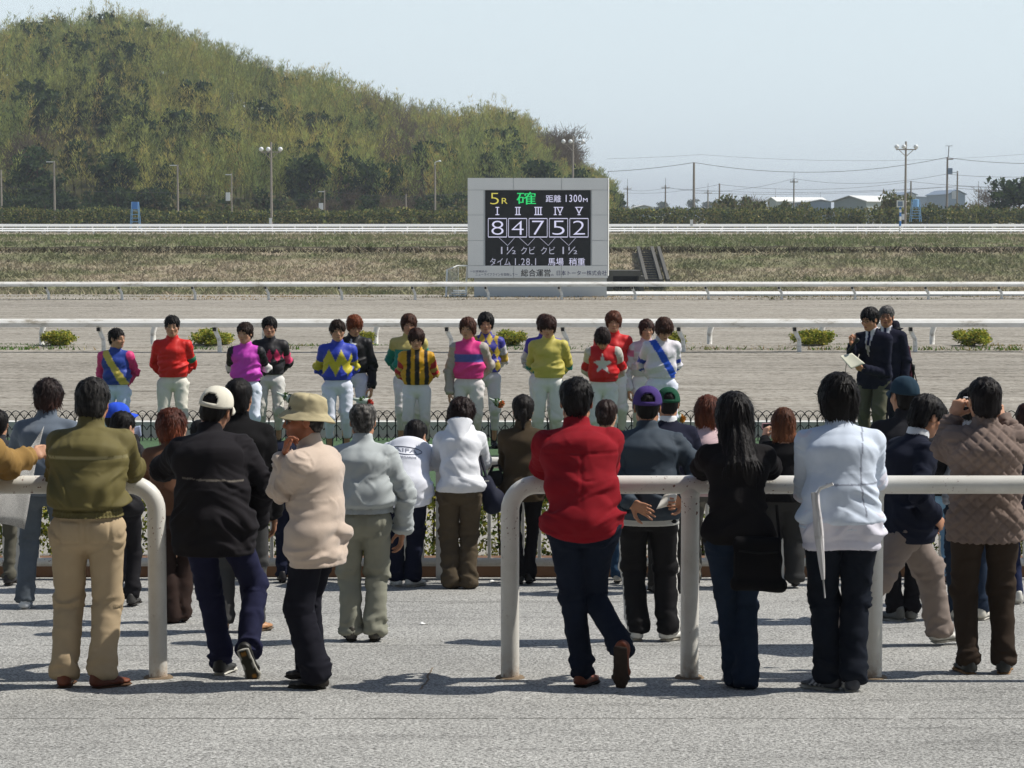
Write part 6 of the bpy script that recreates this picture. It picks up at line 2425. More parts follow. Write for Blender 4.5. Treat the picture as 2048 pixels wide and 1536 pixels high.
# ------------------------------------------------------------------ front row
def olive(V, i):
    c = fill(len(V), lin(104, 96, 58))
    yz = i['N'][2] - 0.165
    m_ = (np.abs(i['z'] - yz) < 0.0055) & (i['part'] == 0) & (i['y'] < 0.12)
    c[m_] = lin(150, 142, 104)
    return c
FRONT = (0.009, 0.008)
spec('olive', 180, 1373, 'man in an olive bomber jacket and khaki trousers leaning on the rail', H=1.75, w=1.07, sw=0.97, lean=9, hunch=14, shfwd=0.03,
     nod=14, look=-4, h=FRONT, seed=3, shrug=0.01,
     arm_l=dict(pix=1, e=(116, 948, 0.33), w=(150, 930, 0.54)), arm_r=dict(pix=1, e=(262, 938, 0.33), w=(222, 928, 0.54)),
     foot_l=dict(p=(-0.135, -0.02, 0.08), d=(-0.06, 1, 0)), foot_r=dict(p=(0.075, -0.05, 0.08), d=(0.75, 0.66, 0)),
     top=dict(len=-0.035, ease=0.028, blouse=0.016, band=0.055, col=olive, mat='nylon_cloth', collar='stand', amp=0.013, yoke=0.165, diag=-1.0, sleeve=1.06),
     legs=dict(col=lin(178, 158, 128), ease=0.022, r=(0.090, 0.072, 0.072), amp=0.008), shoes=dict(col=lin(112, 56, 30), sole=lin(92, 66, 48)),
     hair=dict(style='full', col=lin(27, 25, 24), grey=0.10, vol=0.004), skin=SKIN2)

def blackjkt(V, i):
    c = fill(len(V), lin(36, 34, 37))
    yz = i['N'][2] - 0.26 - 0.05 * i['x']
    m_ = (np.abs(i['z'] - yz) < 0.0045) & (i['part'] == 0) & (i['y'] < 0.10) & (np.abs(i['x']) < 0.17)
    c[m_] = lin(112, 106, 98)
    return c
spec('whitecap', 432, 1350, 'man in a white cap and wide black jacket, one shoe sole showing', H=1.70, w=1.12, lean=13, side=-4, hunch=10, nod=12, tilt=10, look=-16, h=FRONT, seed=12,
     hip=(-0.005, 0.0), shrug=0.0,
     arm_l=dict(pix=1, e=(328, 938, 0.36), w=(395, 930, 0.62)), arm_r=dict(pix=1, e=(530, 968, 0.10), w=(510, 1040, 0.26)),
     foot_l=dict(p=(0.03, 0.02, 0.08), d=(0.28, 1, 0)), foot_r=dict(p=(0.20, -0.13, 0.165), d=(0.32, 0.22, -0.92), u=(0.1, 1, 0.3), hint=(0.4, 1, 0)),
     top=dict(len=0.18, ease=0.040, flare=1.10, col=blackjkt, mat='cotton_cloth', collar='stand', amp=0.013, sleeve=1.08),
     legs=dict(col=lin(38, 40, 66), ease=0.014, r=(0.085, 0.066, 0.066), mat='denim_cloth'), shoes=dict(col=lin(44, 44, 42), sole=lin(196, 194, 184), under=lin(62, 60, 50), dots=lin(158, 112, 52)),
     hair=dict(style='short', col=lin(30, 27, 26)), hat=dict(kind='cap', col=lin(226, 221, 204), tilt=(0, -6, 0), off=(0, 0, 0.002)), skin=SKIN2)

spec('bucket', 636, 1371, 'man in a tan bucket hat and beige fleece with chin resting on hand', H=1.63, yaw=66, w=0.99, lean=2, hunch=10, nod=3, look=36, h=(0.009, 0.0052), seed=5,
     hip=(0, 0), arm_l=dict(pix=1, e=(556, 985, -0.08), w=(569, 918, -0.10)), arm_r=dict(pix=1, e=(648, 1010, 0.24), w=(585, 1000, 0.06)), hand_r=None,
     foot_l=dict(p=(-0.12, -0.06, 0.08), d=(-0.1, 1, 0)), foot_r=dict(p=(0.10, 0.10, 0.08), d=(0.1, 1, 0)),
     hand_l=dict(d=(0.12, -0.10, 1.0), up=(-0.2, 1.0, 0.0), curl=[0.55, 0.65, 0.75, 0.8], thumb=0.4),
     top=dict(len=0.165, ease=0.032, flare=1.06, col=lin(198, 180, 164), mat='fleece_cloth', collar='stand', amp=0.015, sleeve=1.12, diag=0.5),
     legs=dict(col=lin(28, 28, 36), ease=0.026, r=(0.088, 0.078, 0.094), amp=0.008), shoes=dict(col=lin(46, 40, 34), sole=lin(60, 54, 46)),
     hair=dict(style='short', col=lin(30, 28, 28), grey=0.25), hat=dict(kind='bucket', col=lin(182, 170, 136), tilt=(0, -11, -2), off=(0, -0.010, 0.024)),
     glasses=dict(col=lin(16, 16, 18), dark=True), skin=lin(166, 104, 74), stubble=True)

spec('red', 1168, 1374, 'man in a red shirt and dark jeans with one foot crossed behind', H=1.78, w=1.04, lean=17, side=-3, hunch=14, nod=4, h=FRONT, seed=8, shrug=0.0, shfwd=0.02, hip=(-0.01, -0.03),
     arm_l=dict(pix=1, e=(1088, 938, 0.33), w=(1120, 932, 0.60)), arm_r=dict(pix=1, e=(1211, 935, 0.33), w=(1190, 930, 0.60)),
     foot_l=dict(p=(-0.005, 0.02, 0.08), d=(0.45, 1, 0)), foot_r=dict(p=(0.215, -0.17, 0.23), d=(0.02, 0.10, -1.0), u=(0.35, 1, 0.1), hint=(-0.55, 1, 0)),
     top=dict(name='shirt', len=0.10, ease=0.030, flare=1.04, col=lin(136, 26, 36), collar='shirt', amp=0.013, hemcurve=0.05, yoke=0.13, pleat=True, sleeve=1.04, diag=-0.7),
     legs=dict(col=lin(26, 33, 48), ease=0.012, r=(0.086, 0.066, 0.064), mat='denim_cloth'), shoes=dict(col=lin(118, 58, 32), sole=lin(46, 36, 30)),
     hair=dict(style='short', col=lin(22, 20, 20), mess=0.006, slen=0.028, lift=0.45, strands=800), skin=SKIN2)

spec('longhair', 1474, 1376, 'woman with long black hair, black top and flared jeans at the rail', H=1.66, sex='f', w=1.02, lean=13, hunch=8, nod=6, tilt=-4, h=FRONT, seed=10, shrug=0.0, shfwd=0.02,
     arm_l=dict(pix=1, e=(1404, 936, 0.34), w=(1440, 930, 0.60)), arm_r=dict(pix=1, e=(1540, 934, 0.34), w=(1505, 930, 0.60)),
     foot_l=dict(p=(0.0, 0.05, 0.08), d=(-0.3, 1, 0)), foot_r=dict(p=(0.045, -0.02, 0.08), d=(0.1, 1, 0), hint=(-0.1, 1, 0)),
     top=dict(name='blouse', len=0.055, ease=0.022, flare=1.02, col=lin(27, 25, 26), mat='cotton_cloth', amp=0.010, sleeve=1.02),
     legs=dict(name='jeans', col=lin(30, 42, 60), ease=0.006, r=(0.086, 0.060, 0.078), mat='denim_cloth', down=0.055), shoes=dict(col=lin(190, 184, 168), sole=lin(180, 172, 156), size=0.9),
     hair=dict(style='long', col=lin(22, 19, 19), len=0.46, back=0.14, sway=0.05, mess=0.006, vol=0.004, strands=1500, slen=0.07, wild=0.22, lift=0.12), skin=SKINF)

def sweater(V, i):
    c = fill(len(V), lin(206, 216, 230))
    line = ((np.abs(i['x'] - 0.105 - 0.02 * np.sin(i['z'] * 9)) < 0.0042) & (i['z'] > i['Hm'][2] + 0.08)) | ((np.abs(i['z'] - 1.145 - 0.02 * i['x']) < 0.0042) & (i['x'] > -0.10))
    c[line & (i['part'] == 0) & (i['y'] < 0.10)] = lin(136, 142, 156)
    return c
spec('sweater', 1680, 1380, 'man in a pale blue sweater over a white shirt, dark jeans, striped sneakers', H=1.77, w=1.0, lean=8, hunch=12, nod=8, look=6, h=FRONT, seed=14, shfwd=0.02,
     arm_l=dict(pix=1, e=(1612, 982, 0.22), w=(1640, 940, 0.50)), arm_r=dict(pix=1, e=(1748, 960, 0.28), w=(1715, 935, 0.55)),
     foot_l=dict(p=(-0.06, 0.0, 0.08), d=(-0.75, 0.66, 0)), foot_r=dict(p=(0.06, -0.04, 0.08), d=(0.05, 1, 0)),
     top=[dict(name='sweater', len=0.03, over=0.016, ease=0.026, blouse=0.010, col=sweater, mat='cotton_cloth', collar='shirt', amp=0.010, band=0.035),
          dict(name='shirt_tail', len=0.10, ease=0.020, flare=1.08, col=lin(214, 212, 222), mat='cotton_cloth', amp=0.016, hemcurve=-0.025, hemtilt=0.2, sleeve=0.8)],
     legs=dict(name='jeans', col=lin(23, 28, 38), ease=0.018, r=(0.090, 0.072, 0.072), mat='denim_cloth', amp=0.011), shoes=dict(col=lin(60, 62, 70), sole=lin(190, 186, 176), stripe=lin(206, 208, 212)),
     hair=dict(style='woman', col=lin(24, 21, 20), mess=0.007, strands=1100, slen=0.05), skin=SKIN)

spec('quilt', 1966, 1346, 'man in a quilted taupe jacket raising a compact camera to his eye', H=1.74, w=1.10, lean=2, hunch=8, nod=2, look=10, h=FRONT, seed=16, shrug=0.02,
     arm_l=dict(pix=1, e=(1884, 902, 0.10), w=(1907, 836, 0.16)), arm_r=dict(pix=1, e=(2066, 905, 0.15), w=(2006, 842, 0.28)),
     foot_l=dict(p=(-0.09, -0.02, 0.08), d=(-0.18, 1, 0)), foot_r=dict(p=(0.115, -0.02, 0.08), d=(0.25, 1, 0)),
     hand_l=dict(d=(0.35, 0.15, 1.0), up=(-0.55, -0.8, 0.25), curl=[0.75, 0.85, 0.9, 0.95], thumb=0.2), hand_r=dict(d=(-0.1, 0.25, 1.0), up=(0.7, -0.7, 0.1), curl=[0.9, 1.0, 1.0, 1.0]),
     top=dict(len=0.135, ease=0.040, flare=1.05, col=lin(124, 109, 101), mat='cotton_cloth', collar='stand', amp=0.006, quilt=0.075, sleeve=1.08),
     legs=dict(col=lin(56, 46, 38), ease=0.014, r=(0.088, 0.068, 0.062), amp=0.008), shoes=dict(col=lin(44, 46, 44), sole=lin(150, 118, 84)),
     hair=dict(style='full', col=lin(26, 22, 22)), skin=SKIN)

spec('tan', -78, 1372, 'man in a tan jacket at the picture edge holding a newspaper', H=1.70, lean=10, h=(0.014, 0.007), seed=18,
     arm_l='front', arm_r=dict(pix=1, e=(14, 930, 0.30), w=(62, 912, 0.42)),
     hand_r=dict(d=(1.0, 0.5, 0.35), up=(-0.1, -0.8, 0.6), curl=[0.9, 1.0, 1.0, 1.0], thumb=0.4),
     top=dict(len=0.12, ease=0.036, col=lin(150, 120, 72), mat='cotton_cloth', collar='stand', amp=0.012, sleeve=1.12), legs=dict(col=lin(30, 32, 48)), shoes=dict(col=lin(40, 36, 34)),
     hair=dict(style='short'), skin=SKIN)

# ------------------------------------------------------------------ middle of the crowd
MID = (0.0145, 0.010)
spec('walker', 1806, 1296, 'man in a navy blazer and grey trousers walking past with bowed head', H=1.70, yaw=-68, w=1.04, lean=5, hunch=14, nod=24, look=6, h=(0.011, 0.0055), seed=20,
     arm_l=dict(w=(-0.20, 0.22, 0.80), hint=(-0.5, -0.6, -0.4)), arm_r=dict(w=(0.20, 0.10, 0.86), hint=(0.6, -1.0, 0)),
     foot_l=dict(p=(-0.06, 0.30, 0.085), d=(-0.05, 1, 0.05)), foot_r=dict(p=(0.06, -0.50, 0.17), d=(0.05, 1, -0.65), u=(0, 0.5, 1), hint=(0, 1, 0)), drop=0.055,
     top=[dict(name='blazer', len=0.14, over=0.02, ease=0.026, flare=1.12, col=lin(30, 34, 48), collar='polo', amp=0.010), dict(name='shirt_collar', len=-0.2, ease=-0.012, col=lin(222, 224, 226), collar='shirt', amp=0.0)],
     legs=dict(col=lin(134, 122, 114), ease=0.028, r=(0.092, 0.082, 0.078), amp=0.013), shoes=dict(col=lin(206, 204, 196), sole=lin(176, 172, 160)),
     hair=dict(style='full', col=lin(28, 26, 26), mess=0.007), skin=SKIN2)

def shirtgrey(V, i):
    return fill(len(V), lin(174, 180, 180))
spec('grey', 726, 1283, 'grey haired man in a pale grey jacket and grey green trousers', H=1.565, w=1.06, lean=4, hunch=10, nod=8, h=(0.011, 0.008), seed=22,
     arm_l=dict(w=(-0.20, 0.20, 0.80)), arm_r=dict(w=(0.255, 0.06, 0.72), hint=(0.8, -0.5, 0)), foot_l=dict(p=(-0.075, 0, 0.08), d=(-0.15, 1, 0)), foot_r=dict(p=(0.075, 0, 0.08), d=(0.1, 1, 0)),
     top=dict(len=-0.02, ease=0.032, blouse=0.018, band=0.05, col=shirtgrey, mat='nylon_cloth', collar='stand', amp=0.014, sleeve=1.08, diag=-1.1),
     legs=dict(col=lin(138, 138, 124), ease=0.022, r=(0.088, 0.072, 0.070), amp=0.012), shoes=dict(col=lin(62, 58, 50), sole=lin(50, 46, 40)),
     hair=dict(style='bald', col=lin(52, 50, 48), grey=0.55, strands=250, lift=0.1), skin=SKIN2)

def trackpants(V, i):
    c = fill(len(V), lin(19, 18, 20))
    J = i['J']
    for k, q in ((0, -1), (1, 1)):
        m_ = ((i['part'] == 1 + 2 * k) | (i['part'] == 2 + 2 * k))
        a, b_, e_ = J['Hp'][k], J['K'][k], J['A'][k]
        cx = np.where(V[:, 2] > b_[2], a[0] + (b_[0] - a[0]) * (a[2] - V[:, 2]) / (a[2] - b_[2]), b_[0] + (e_[0] - b_[0]) * (b_[2] - V[:, 2]) / (b_[2] - e_[2]))
        cy = np.where(V[:, 2] > b_[2], a[1] + (b_[1] - a[1]) * (a[2] - V[:, 2]) / (a[2] - b_[2]), b_[1] + (e_[1] - b_[1]) * (b_[2] - V[:, 2]) / (b_[2] - e_[2]))
        c[m_ & (q * (V[:, 0] - cx) > 0.03) & (np.abs(V[:, 1] - cy + 0.022) < 0.012)] = lin(206, 204, 198)
    return c
spec('purplecap', 1300, 1282, 'man in a purple cap and dark jacket clasping paper behind his back', H=1.67, w=1.12, lean=5, hunch=10, nod=6, look=-6, h=(0.011, 0.0055), seed=24, hip=(-0.02, 0),
     arm_l=dict(pix=1, e=(1226, 950, -0.05), w=(1262, 1006, -0.20)), arm_r=dict(pix=1, e=(1398, 936, -0.02), w=(1368, 998, -0.20)),
     hand_l=dict(d=(1.0, -0.25, -0.32), up=(0.0, 1.0, 0.3), side=-1, curl=[0.12, 0.15, 0.18, 0.22], spread=0.08, thumb=0.1), hand_r=dict(d=(-1.0, -0.2, -0.12), up=(0.0, 1.0, 0.1), side=1, curl=[0.8, 0.85, 0.9, 0.9], thumb=0.6),
     foot_l=dict(p=(-0.085, 0.02, 0.08), d=(-0.1, 1, 0)), foot_r=dict(p=(0.115, 0.0, 0.08), d=(0.75, 0.7, 0)),
     top=[dict(len=0.065, ease=0.034, blouse=0.012, col=lin(58, 68, 78), mat='nylon_cloth', collar='shirt', amp=0.013, sleeve=1.10), dict(name='shirt_tail', len=0.105, ease=0.016, col=lin(190, 190, 184), amp=0.004, sleeve=0.7)],
     legs=dict(col=trackpants, ease=0.020, r=(0.086, 0.074, 0.072), mat='nylon_cloth', amp=0.009), shoes=dict(col=lin(214, 212, 204), sole=lin(184, 176, 160)),
     hair=dict(style='short', col=BLK), hat=dict(kind='cap', col=lin(74, 58, 116), tilt=(4, -4, 0)), skin=SKIN2)

spec('coat', 478, 1264, 'tall man in a plain black coat and grey trousers behind the white cap', top_py=752, w=1.14, lean=3, hunch=8, look=-10, h=MID, seed=26,
     foot_l=dict(p=(-0.11, 0, 0.08)), foot_r=dict(p=(0.10, 0, 0.08), d=(0.55, 0.8, 0)),
     top=dict(name='coat', len=0.14, ease=0.036, col=lin(21, 20, 21), collar='stand', amp=0.008), legs=dict(col=lin(74, 74, 74), ease=0.02, r=(0.088, 0.074, 0.072)), shoes=dict(col=lin(176, 128, 88), sole=lin(96, 84, 70)),
     hair=dict(style='full', col=BLK), skin=SKIN2)
spec('brownwoman', 345, 1246, 'woman with short reddish brown hair in a brown jacket', top_py=816, sex='f', lean=6, hunch=8, look=-40, tilt=-14, nod=8, h=MID, seed=28,
     arm_l='front', arm_r='front', foot_l=dict(p=(0.0, 0, 0.08)), foot_r=dict(p=(0.06, 0.05, 0.08)),
     top=dict(len=0.02, ease=0.028, col=lin(104, 72, 52), mat='nylon_cloth', collar='stand', amp=0.010), legs=dict(col=lin(52, 40, 36), ease=0.012, r=(0.084, 0.062, 0.085), down=0.055), shoes=dict(col=lin(40, 32, 30), size=0.9),
     hair=dict(style='woman', col=lin(74, 36, 24), tip=lin(112, 58, 36), mess=0.008, strands=900, slen=0.05), skin=SKINF)
spec('bluegrey', 92, 1217, 'person with tousled dark hair in a blue grey fleece and faded jeans', H=1.72, lean=9, hunch=10, look=-12, nod=4, h=MID, seed=30,
     arm_l='front', arm_r='front', foot_l=dict(p=(-0.15, -0.03, 0.08), d=(-0.1, 1, 0)), foot_r=dict(p=(0.10, 0.25, 0.08)), hip=(0.0, 0.02),
     top=dict(name='fleece', len=0.05, ease=0.026, col=lin(92, 102, 114), mat='fleece_cloth', collar='stand', amp=0.009), legs=dict(name='jeans', col=lin(92, 100, 108), ease=0.014, r=(0.084, 0.066, 0.072), mat='denim_cloth'), shoes=dict(col=lin(200, 206, 212), sole=lin(190, 190, 186), stripe=lin(50, 54, 66)),
     hair=dict(style='fringe', col=lin(38, 28, 26), tip=lin(70, 44, 36), mess=0.009, strands=1100, slen=0.05, wild=0.5, lift=0.3), skin=SKIN)
spec('boy', 240, 1213, 'child in black clothes reading a leaflet behind the olive jacket man', top_py=822, w=0.98, lean=4, nod=16, look=-30, h=MID, seed=32,
     arm_l='front', arm_r=dict(pix=1, e=(285, 925, 0.05), w=(266, 880, 0.26)), foot_r=dict(p=(0.09, 0, 0.08)), hand_r=dict(curl=[.7, .8, .8, .8]),
     top=dict(len=0.08, ease=0.026, col=lin(26, 25, 28), mat='nylon_cloth', collar='stand', amp=0.010), legs=dict(col=lin(34, 33, 36), ease=0.014, r=(0.084, 0.066, 0.066), amp=0.011), shoes=dict(col=lin(60, 58, 56)),
     hair=dict(style='full', col=BLK), skin=SKIN)
spec('bluecap', 226, 1180, 'child in a bright blue cap standing at the barred fence', top_py=806, yaw=-62, w=0.98, h=MID, seed=34, arm_l='front', arm_r='front',
     top=dict(len=0.08, ease=0.026, col=lin(40, 42, 50), collar='stand'), legs=dict(col=lin(40, 40, 48)), shoes=dict(col=lin(150, 150, 150)), hair=dict(style='short', col=BLK), hat=dict(kind='cap', col=lin(48, 84, 204), opening=False), skin=SKIN)
spec('smallhead', 402, 1178, 'short dark haired child half hidden by the white cap man', top_py=842, h=MID, seed=36, top=dict(len=0.08, ease=0.02, col=lin(60, 52, 50)), legs=dict(col=lin(40, 38, 40)), shoes=dict(col=lin(60, 58, 56)),
     arm_l='front', arm_r='front', hair=dict(style='full', col=BLK), skin=SKIN)
spec('navy', 588, 1166, 'person in navy clothes at the fence hidden behind the bucket hat', H=1.46, lean=22, nod=14, h=MID, seed=38, arm_l='front', arm_r='front', hip=(0, -0.05),
     top=dict(len=0.06, ease=0.026, col=lin(36, 40, 56), collar='stand'), legs=dict(col=lin(32, 36, 56), ease=0.012, r=(0.082, 0.064, 0.064), mat='denim_cloth'), shoes=dict(col=lin(40, 38, 40)), hair=dict(style='short', col=BLK), skin=SKIN)
spec('tshirt', 812, 1173, 'man in a white printed long tail T-shirt bent over the fence', H=1.66, w=1.04, lean=50, hunch=22, side=5, nod=24, look=-24, h=(0.011, 0.008), seed=40, hip=(0.0, -0.16), shfwd=0.0, drop=0.02,
     arm_l=dict(pix=1, e=(762, 935, 0.30), w=(800, 915, 0.50)), arm_r=dict(pix=1, e=(866, 925, 0.30), w=(836, 912, 0.52)),
     foot_l=dict(p=(-0.07, -0.02, 0.08), d=(-0.2, 1, 0)), foot_r=dict(p=(0.05, -0.03, 0.08), d=(0.55, 0.8, 0)),
     top=dict(name='t_shirt', len=0.13, over=0.022, ease=0.026, flare=1.08, col=lin(228, 230, 238), mat='cotton_cloth', amp=0.009, hemtilt=0.25, sleeve=1.05, diag=-0.8),
     legs=dict(col=lin(24, 28, 46), ease=0.016, r=(0.086, 0.070, 0.066)), shoes=dict(col=lin(212, 212, 206), sole=lin(188, 184, 172)), hair=dict(style='short', col=BLK), skin=SKIN)
spec('hoodie', 920, 1177, 'woman in a white hooded sweatshirt and dark cargo trousers at the fence', H=1.57, sex='f', w=1.0, lean=17, hunch=10, look=-38, nod=6, h=(0.011, 0.008), seed=42, shfwd=0.02,
     arm_l=dict(pix=1, e=(872, 925, 0.28), w=(910, 912, 0.50)), arm_r=dict(pix=1, e=(966, 925, 0.30), w=(935, 912, 0.50)), foot_l=dict(p=(-0.075, 0, 0.08)), foot_r=dict(p=(0.055, 0, 0.08)),
     top=dict(name='sweatshirt', len=0.03, ease=0.030, flare=0.99, col=lin(226, 228, 232), mat='cotton_cloth', collar='hood', amp=0.011, sleeve=1.08),
     legs=dict(col=lin(82, 72, 58), ease=0.022, r=(0.086, 0.076, 0.082), down=0.055, amp=0.013), shoes=dict(col=lin(90, 82, 72), size=0.9), hair=dict(style='woman', col=lin(38, 26, 24), mess=0.009, strands=900, slen=0.045), skin=SKINF)
spec('browncoat', 1046, 1170, 'woman with a low ponytail in a dark brown jacket and black trousers', H=1.57, sex='f', lean=8, hunch=6, h=MID, seed=44, nod=4,
     arm_l=dict(pix=1, e=(1010, 930, 0.26), w=(1035, 915, 0.48)), arm_r='front', foot_l=dict(p=(-0.03, 0, 0.08)), foot_r=dict(p=(0.05, 0.02, 0.08)),
     top=dict(len=0.12, ease=0.026, flare=1.03, col=lin(66, 56, 42), collar='stand', amp=0.010), legs=dict(col=lin(22, 21, 24), r=(0.080, 0.056, 0.052)), shoes=dict(col=lin(24, 22, 22), size=0.9),
     hair=dict(style='pony', col=lin(30, 26, 24), len=0.13), skin=SKINF)
spec('bun', 1212, 1168, 'woman with hair in a bun and blue jeans beside the red shirt man', top_py=800, sex='f', h=MID, seed=46, look=-20, arm_l='front', arm_r='front', lean=5,
     top=dict(len=0.06, ease=0.022, col=lin(186, 174, 160)), legs=dict(col=lin(52, 78, 104), mat='denim_cloth', r=(0.084, 0.062, 0.064)), shoes=dict(col=lin(200, 194, 180), size=0.9), hair=dict(style='bun', col=lin(40, 26, 22)), skin=SKINF)
spec('greencap', 1336, 1186, 'man in a dark green cap and navy suit at the fence', top_py=774, w=1.06, h=MID, seed=48, lean=4, nod=4, arm_l='front', arm_r='front',
     top=[dict(name='suit_jacket', len=0.14, ease=0.026, col=lin(32, 34, 50), collar='polo', amp=0.008), dict(name='shirt_collar', len=-0.2, ease=-0.012, col=lin(222, 224, 226), collar='shirt', amp=0.0)],
     legs=dict(col=lin(44, 42, 40)), shoes=dict(col=lin(30, 28, 28)), hair=dict(style='short', col=BLK), hat=dict(kind='cap', col=lin(34, 78, 58), opening=True), skin=SKIN2)
spec('pinkscarf', 1414, 1174, 'woman with wavy auburn hair and a pale pink collar', top_py=792, sex='f', h=MID, seed=50, lean=5, look=-25, arm_l='front', arm_r='front',
     top=dict(len=0.06, ease=0.026, col=lin(216, 188, 190), collar='stand'), legs=dict(col=lambda V, i: np.where((vnoise(V * 26, 4) > 0.5)[:, None], np.array(lin(126, 122, 112)), np.array(lin(92, 90, 86)))), shoes=dict(col=lin(60, 56, 54), size=0.9),
     hair=dict(style='bob', col=lin(84, 44, 30), tip=lin(124, 70, 44), mess=0.010, strands=1000, slen=0.06), skin=SKINF)
def bareneck(V, i):
    c = fill(len(V), lin(18, 17, 19))
    c[(i['z'] > i['N'][2] - 0.045 + 0.2 * np.abs(i['x'])) & (i['part'] == 0)] = SKINF
    return c
spec('phone', 1566, 1176, 'woman with straight brown hair in a black top taking a phone picture', top_py=817, sex='f', h=MID, seed=52, lean=5, nod=2,
     arm_l=dict(pix=1, e=(1528, 905, 0.15), w=(1530, 876, 0.36)), arm_r=dict(pix=1, e=(1606, 925, 0.10), w=(1600, 890, 0.3)), hand_l=dict(d=(0.1, 0.2, 1), up=(-0.8, -0.5, 0), curl=[0.8, 0.9, 0.9, 0.9]),
     top=dict(name='blouse', len=0.05, ease=0.018, col=bareneck), legs=dict(name='skirt', col=lin(52, 52, 52), ease=0.03, r=(0.10, 0.095, 0.09)), shoes=dict(col=lin(30, 28, 28), size=0.9),
     hair=dict(style='long', col=lin(84, 50, 32), tip=lin(120, 74, 48), len=0.20, back=0.02, strands=1000, slen=0.05, mess=0.006, wild=0.2), skin=SKINF)
spec('tealcap', 1808, 1242, 'young man in a dark teal cap behind the walking man', top_py=750, w=1.02, h=MID, seed=54, look=22, lean=3, arm_l='front', arm_r='front', foot_r=dict(p=(0.05, 0.02, 0.08)), foot_l=dict(p=(-0.06, 0, 0.08), d=(-0.7, 0.7, 0)),
     top=dict(len=0.10, ease=0.03, col=lin(42, 42, 46), collar='stand'), legs=dict(col=lin(26, 25, 28)), shoes=dict(col=lin(96, 96, 90), sole=lin(170, 168, 158)), hair=dict(style='full', col=BLK), hat=dict(kind='cap', col=lin(42, 62, 76), opening=False, tilt=(180, 0, 0) if False else (0, 0, 0)), skin=SKIN)
spec('jeanswoman', 1872, 1168, 'woman in light blue jeans and black jacket beyond the walking man', H=1.50, sex='f', h=MID, seed=56, lean=6, arm_l='front', arm_r='front', top=dict(len=0.04, ease=0.026, col=lin(26, 25, 28), collar='stand'),
     legs=dict(name='jeans', col=lin(124, 160, 188), mat='denim_cloth', r=(0.082, 0.058, 0.056)), shoes=dict(col=lin(110, 80, 76), size=0.9), hair=dict(style='bob', col=BLK), skin=SKINF)
def checks(V, i):
    a = (np.sin(V[:, 0] * 260) > 0).astype(float) + (np.sin(V[:, 2] * 260) > 0)
    return np.array(lin(206, 210, 218)) * (1 - 0.22 * a[:, None])
spec('check', 1938, 1240, 'person in a fine checked shirt partly hidden by the quilted jacket', top_py=774, w=0.98, h=MID, seed=58, lean=3, arm_l=dict(pix=1, e=(1900, 905, 0.06), w=(1908, 850, 0.28)), arm_r='front', foot_r=dict(p=(0.09, 0, 0.08), d=(0.5, 0.9, 0)),
     top=dict(name='shirt', len=0.04, ease=0.022, col=checks, collar='shirt'), legs=dict(name='jeans', col=lin(42, 54, 72), mat='denim_cloth'), shoes=dict(col=lin(206, 202, 190), sole=lin(186, 182, 172)), hair=dict(style='fringe', col=BLK), skin=SKIN)
spec('edge', 2052, 1208, 'person in blue jeans cut by the picture edge near the fence', top_py=806, h=MID, seed=60, lean=3, look=-20, arm_l='front', arm_r='front', foot_l=dict(p=(-0.07, 0, 0.08)), foot_r=dict(p=(0.1, 0.1, 0.08)),
     top=dict(len=0.08, ease=0.028, col=lin(60, 58, 70), collar='stand'), legs=dict(name='jeans', col=lin(38, 46, 76), mat='denim_cloth'), shoes=dict(col=lin(210, 208, 200), sole=lin(190, 186, 176)), hair=dict(style='fringe', col=lin(48, 28, 24)), skin=SKIN)
spec('edgedark', -6, 1172, 'person in dark trousers at the fence by the picture edge', H=1.45, h=MID, seed=62, lean=14, arm_l='front', arm_r='front', top=dict(len=0.06, ease=0.03, col=lin(54, 54, 58), collar='stand'),
     legs=dict(col=lin(92, 90, 80)), shoes=dict(col=lin(40, 38, 38)), hair=dict(style='short'), skin=SKIN)

# ------------------------------------------------------------------ jockeys in racing silks
MATZ = -0.19
JF = (0.0135, 0.0068)
def star_in(dx, dz, R):
    r = np.hypot(dx, dz); a = np.arctan2(dx, dz)
    a = np.abs((a + PI / 5) % (2 * PI / 5) - PI / 5)
    ri = 0.42 * R
    tx, tz = R, 0.0
    nx, nz = ri * math.cos(PI / 5), ri * math.sin(PI / 5)
    px, pz = r * np.cos(a), r * np.sin(a)
    return ((nx - tx) * (pz - tz) - (nz - tz) * (px - tx)) > 0

def silk(body, sleeve=None):
    def fn(V, i):
        c = fill(len(V), (1, 1, 1))
        c[:] = body(i, c)
        if sleeve is not None:
            for k in (1, 3):
                up, lo = i['part'] == k, i['part'] == k + 1
                s = np.where(up, i['t'] * 0.52, 0.52 + i['t'] * 0.48)
                m_ = up | lo
                cs = sleeve(s, c)
                c[m_] = cs[m_]
        return c
    return fn

def stripes(s, spec_, base):
    c = fill(len(s), base)
    for a, b_, col in spec_:
        c[(s >= a) & (s < b_)] = col
    return c

def breeches(tone, dirt):
    def fn(V, i):
        z = V[:, 2]
        k = np.clip((0.78 - z) * 2.0, 0, 1) * dirt * (0.5 + 1.0 * fbm(V * 5, 3, 2))
        k = np.clip(k, 0, 1)[:, None]
        return np.array(lin(*tone)) * (1 - k) + np.array(lin(176, 158, 128)) * k
    return fn

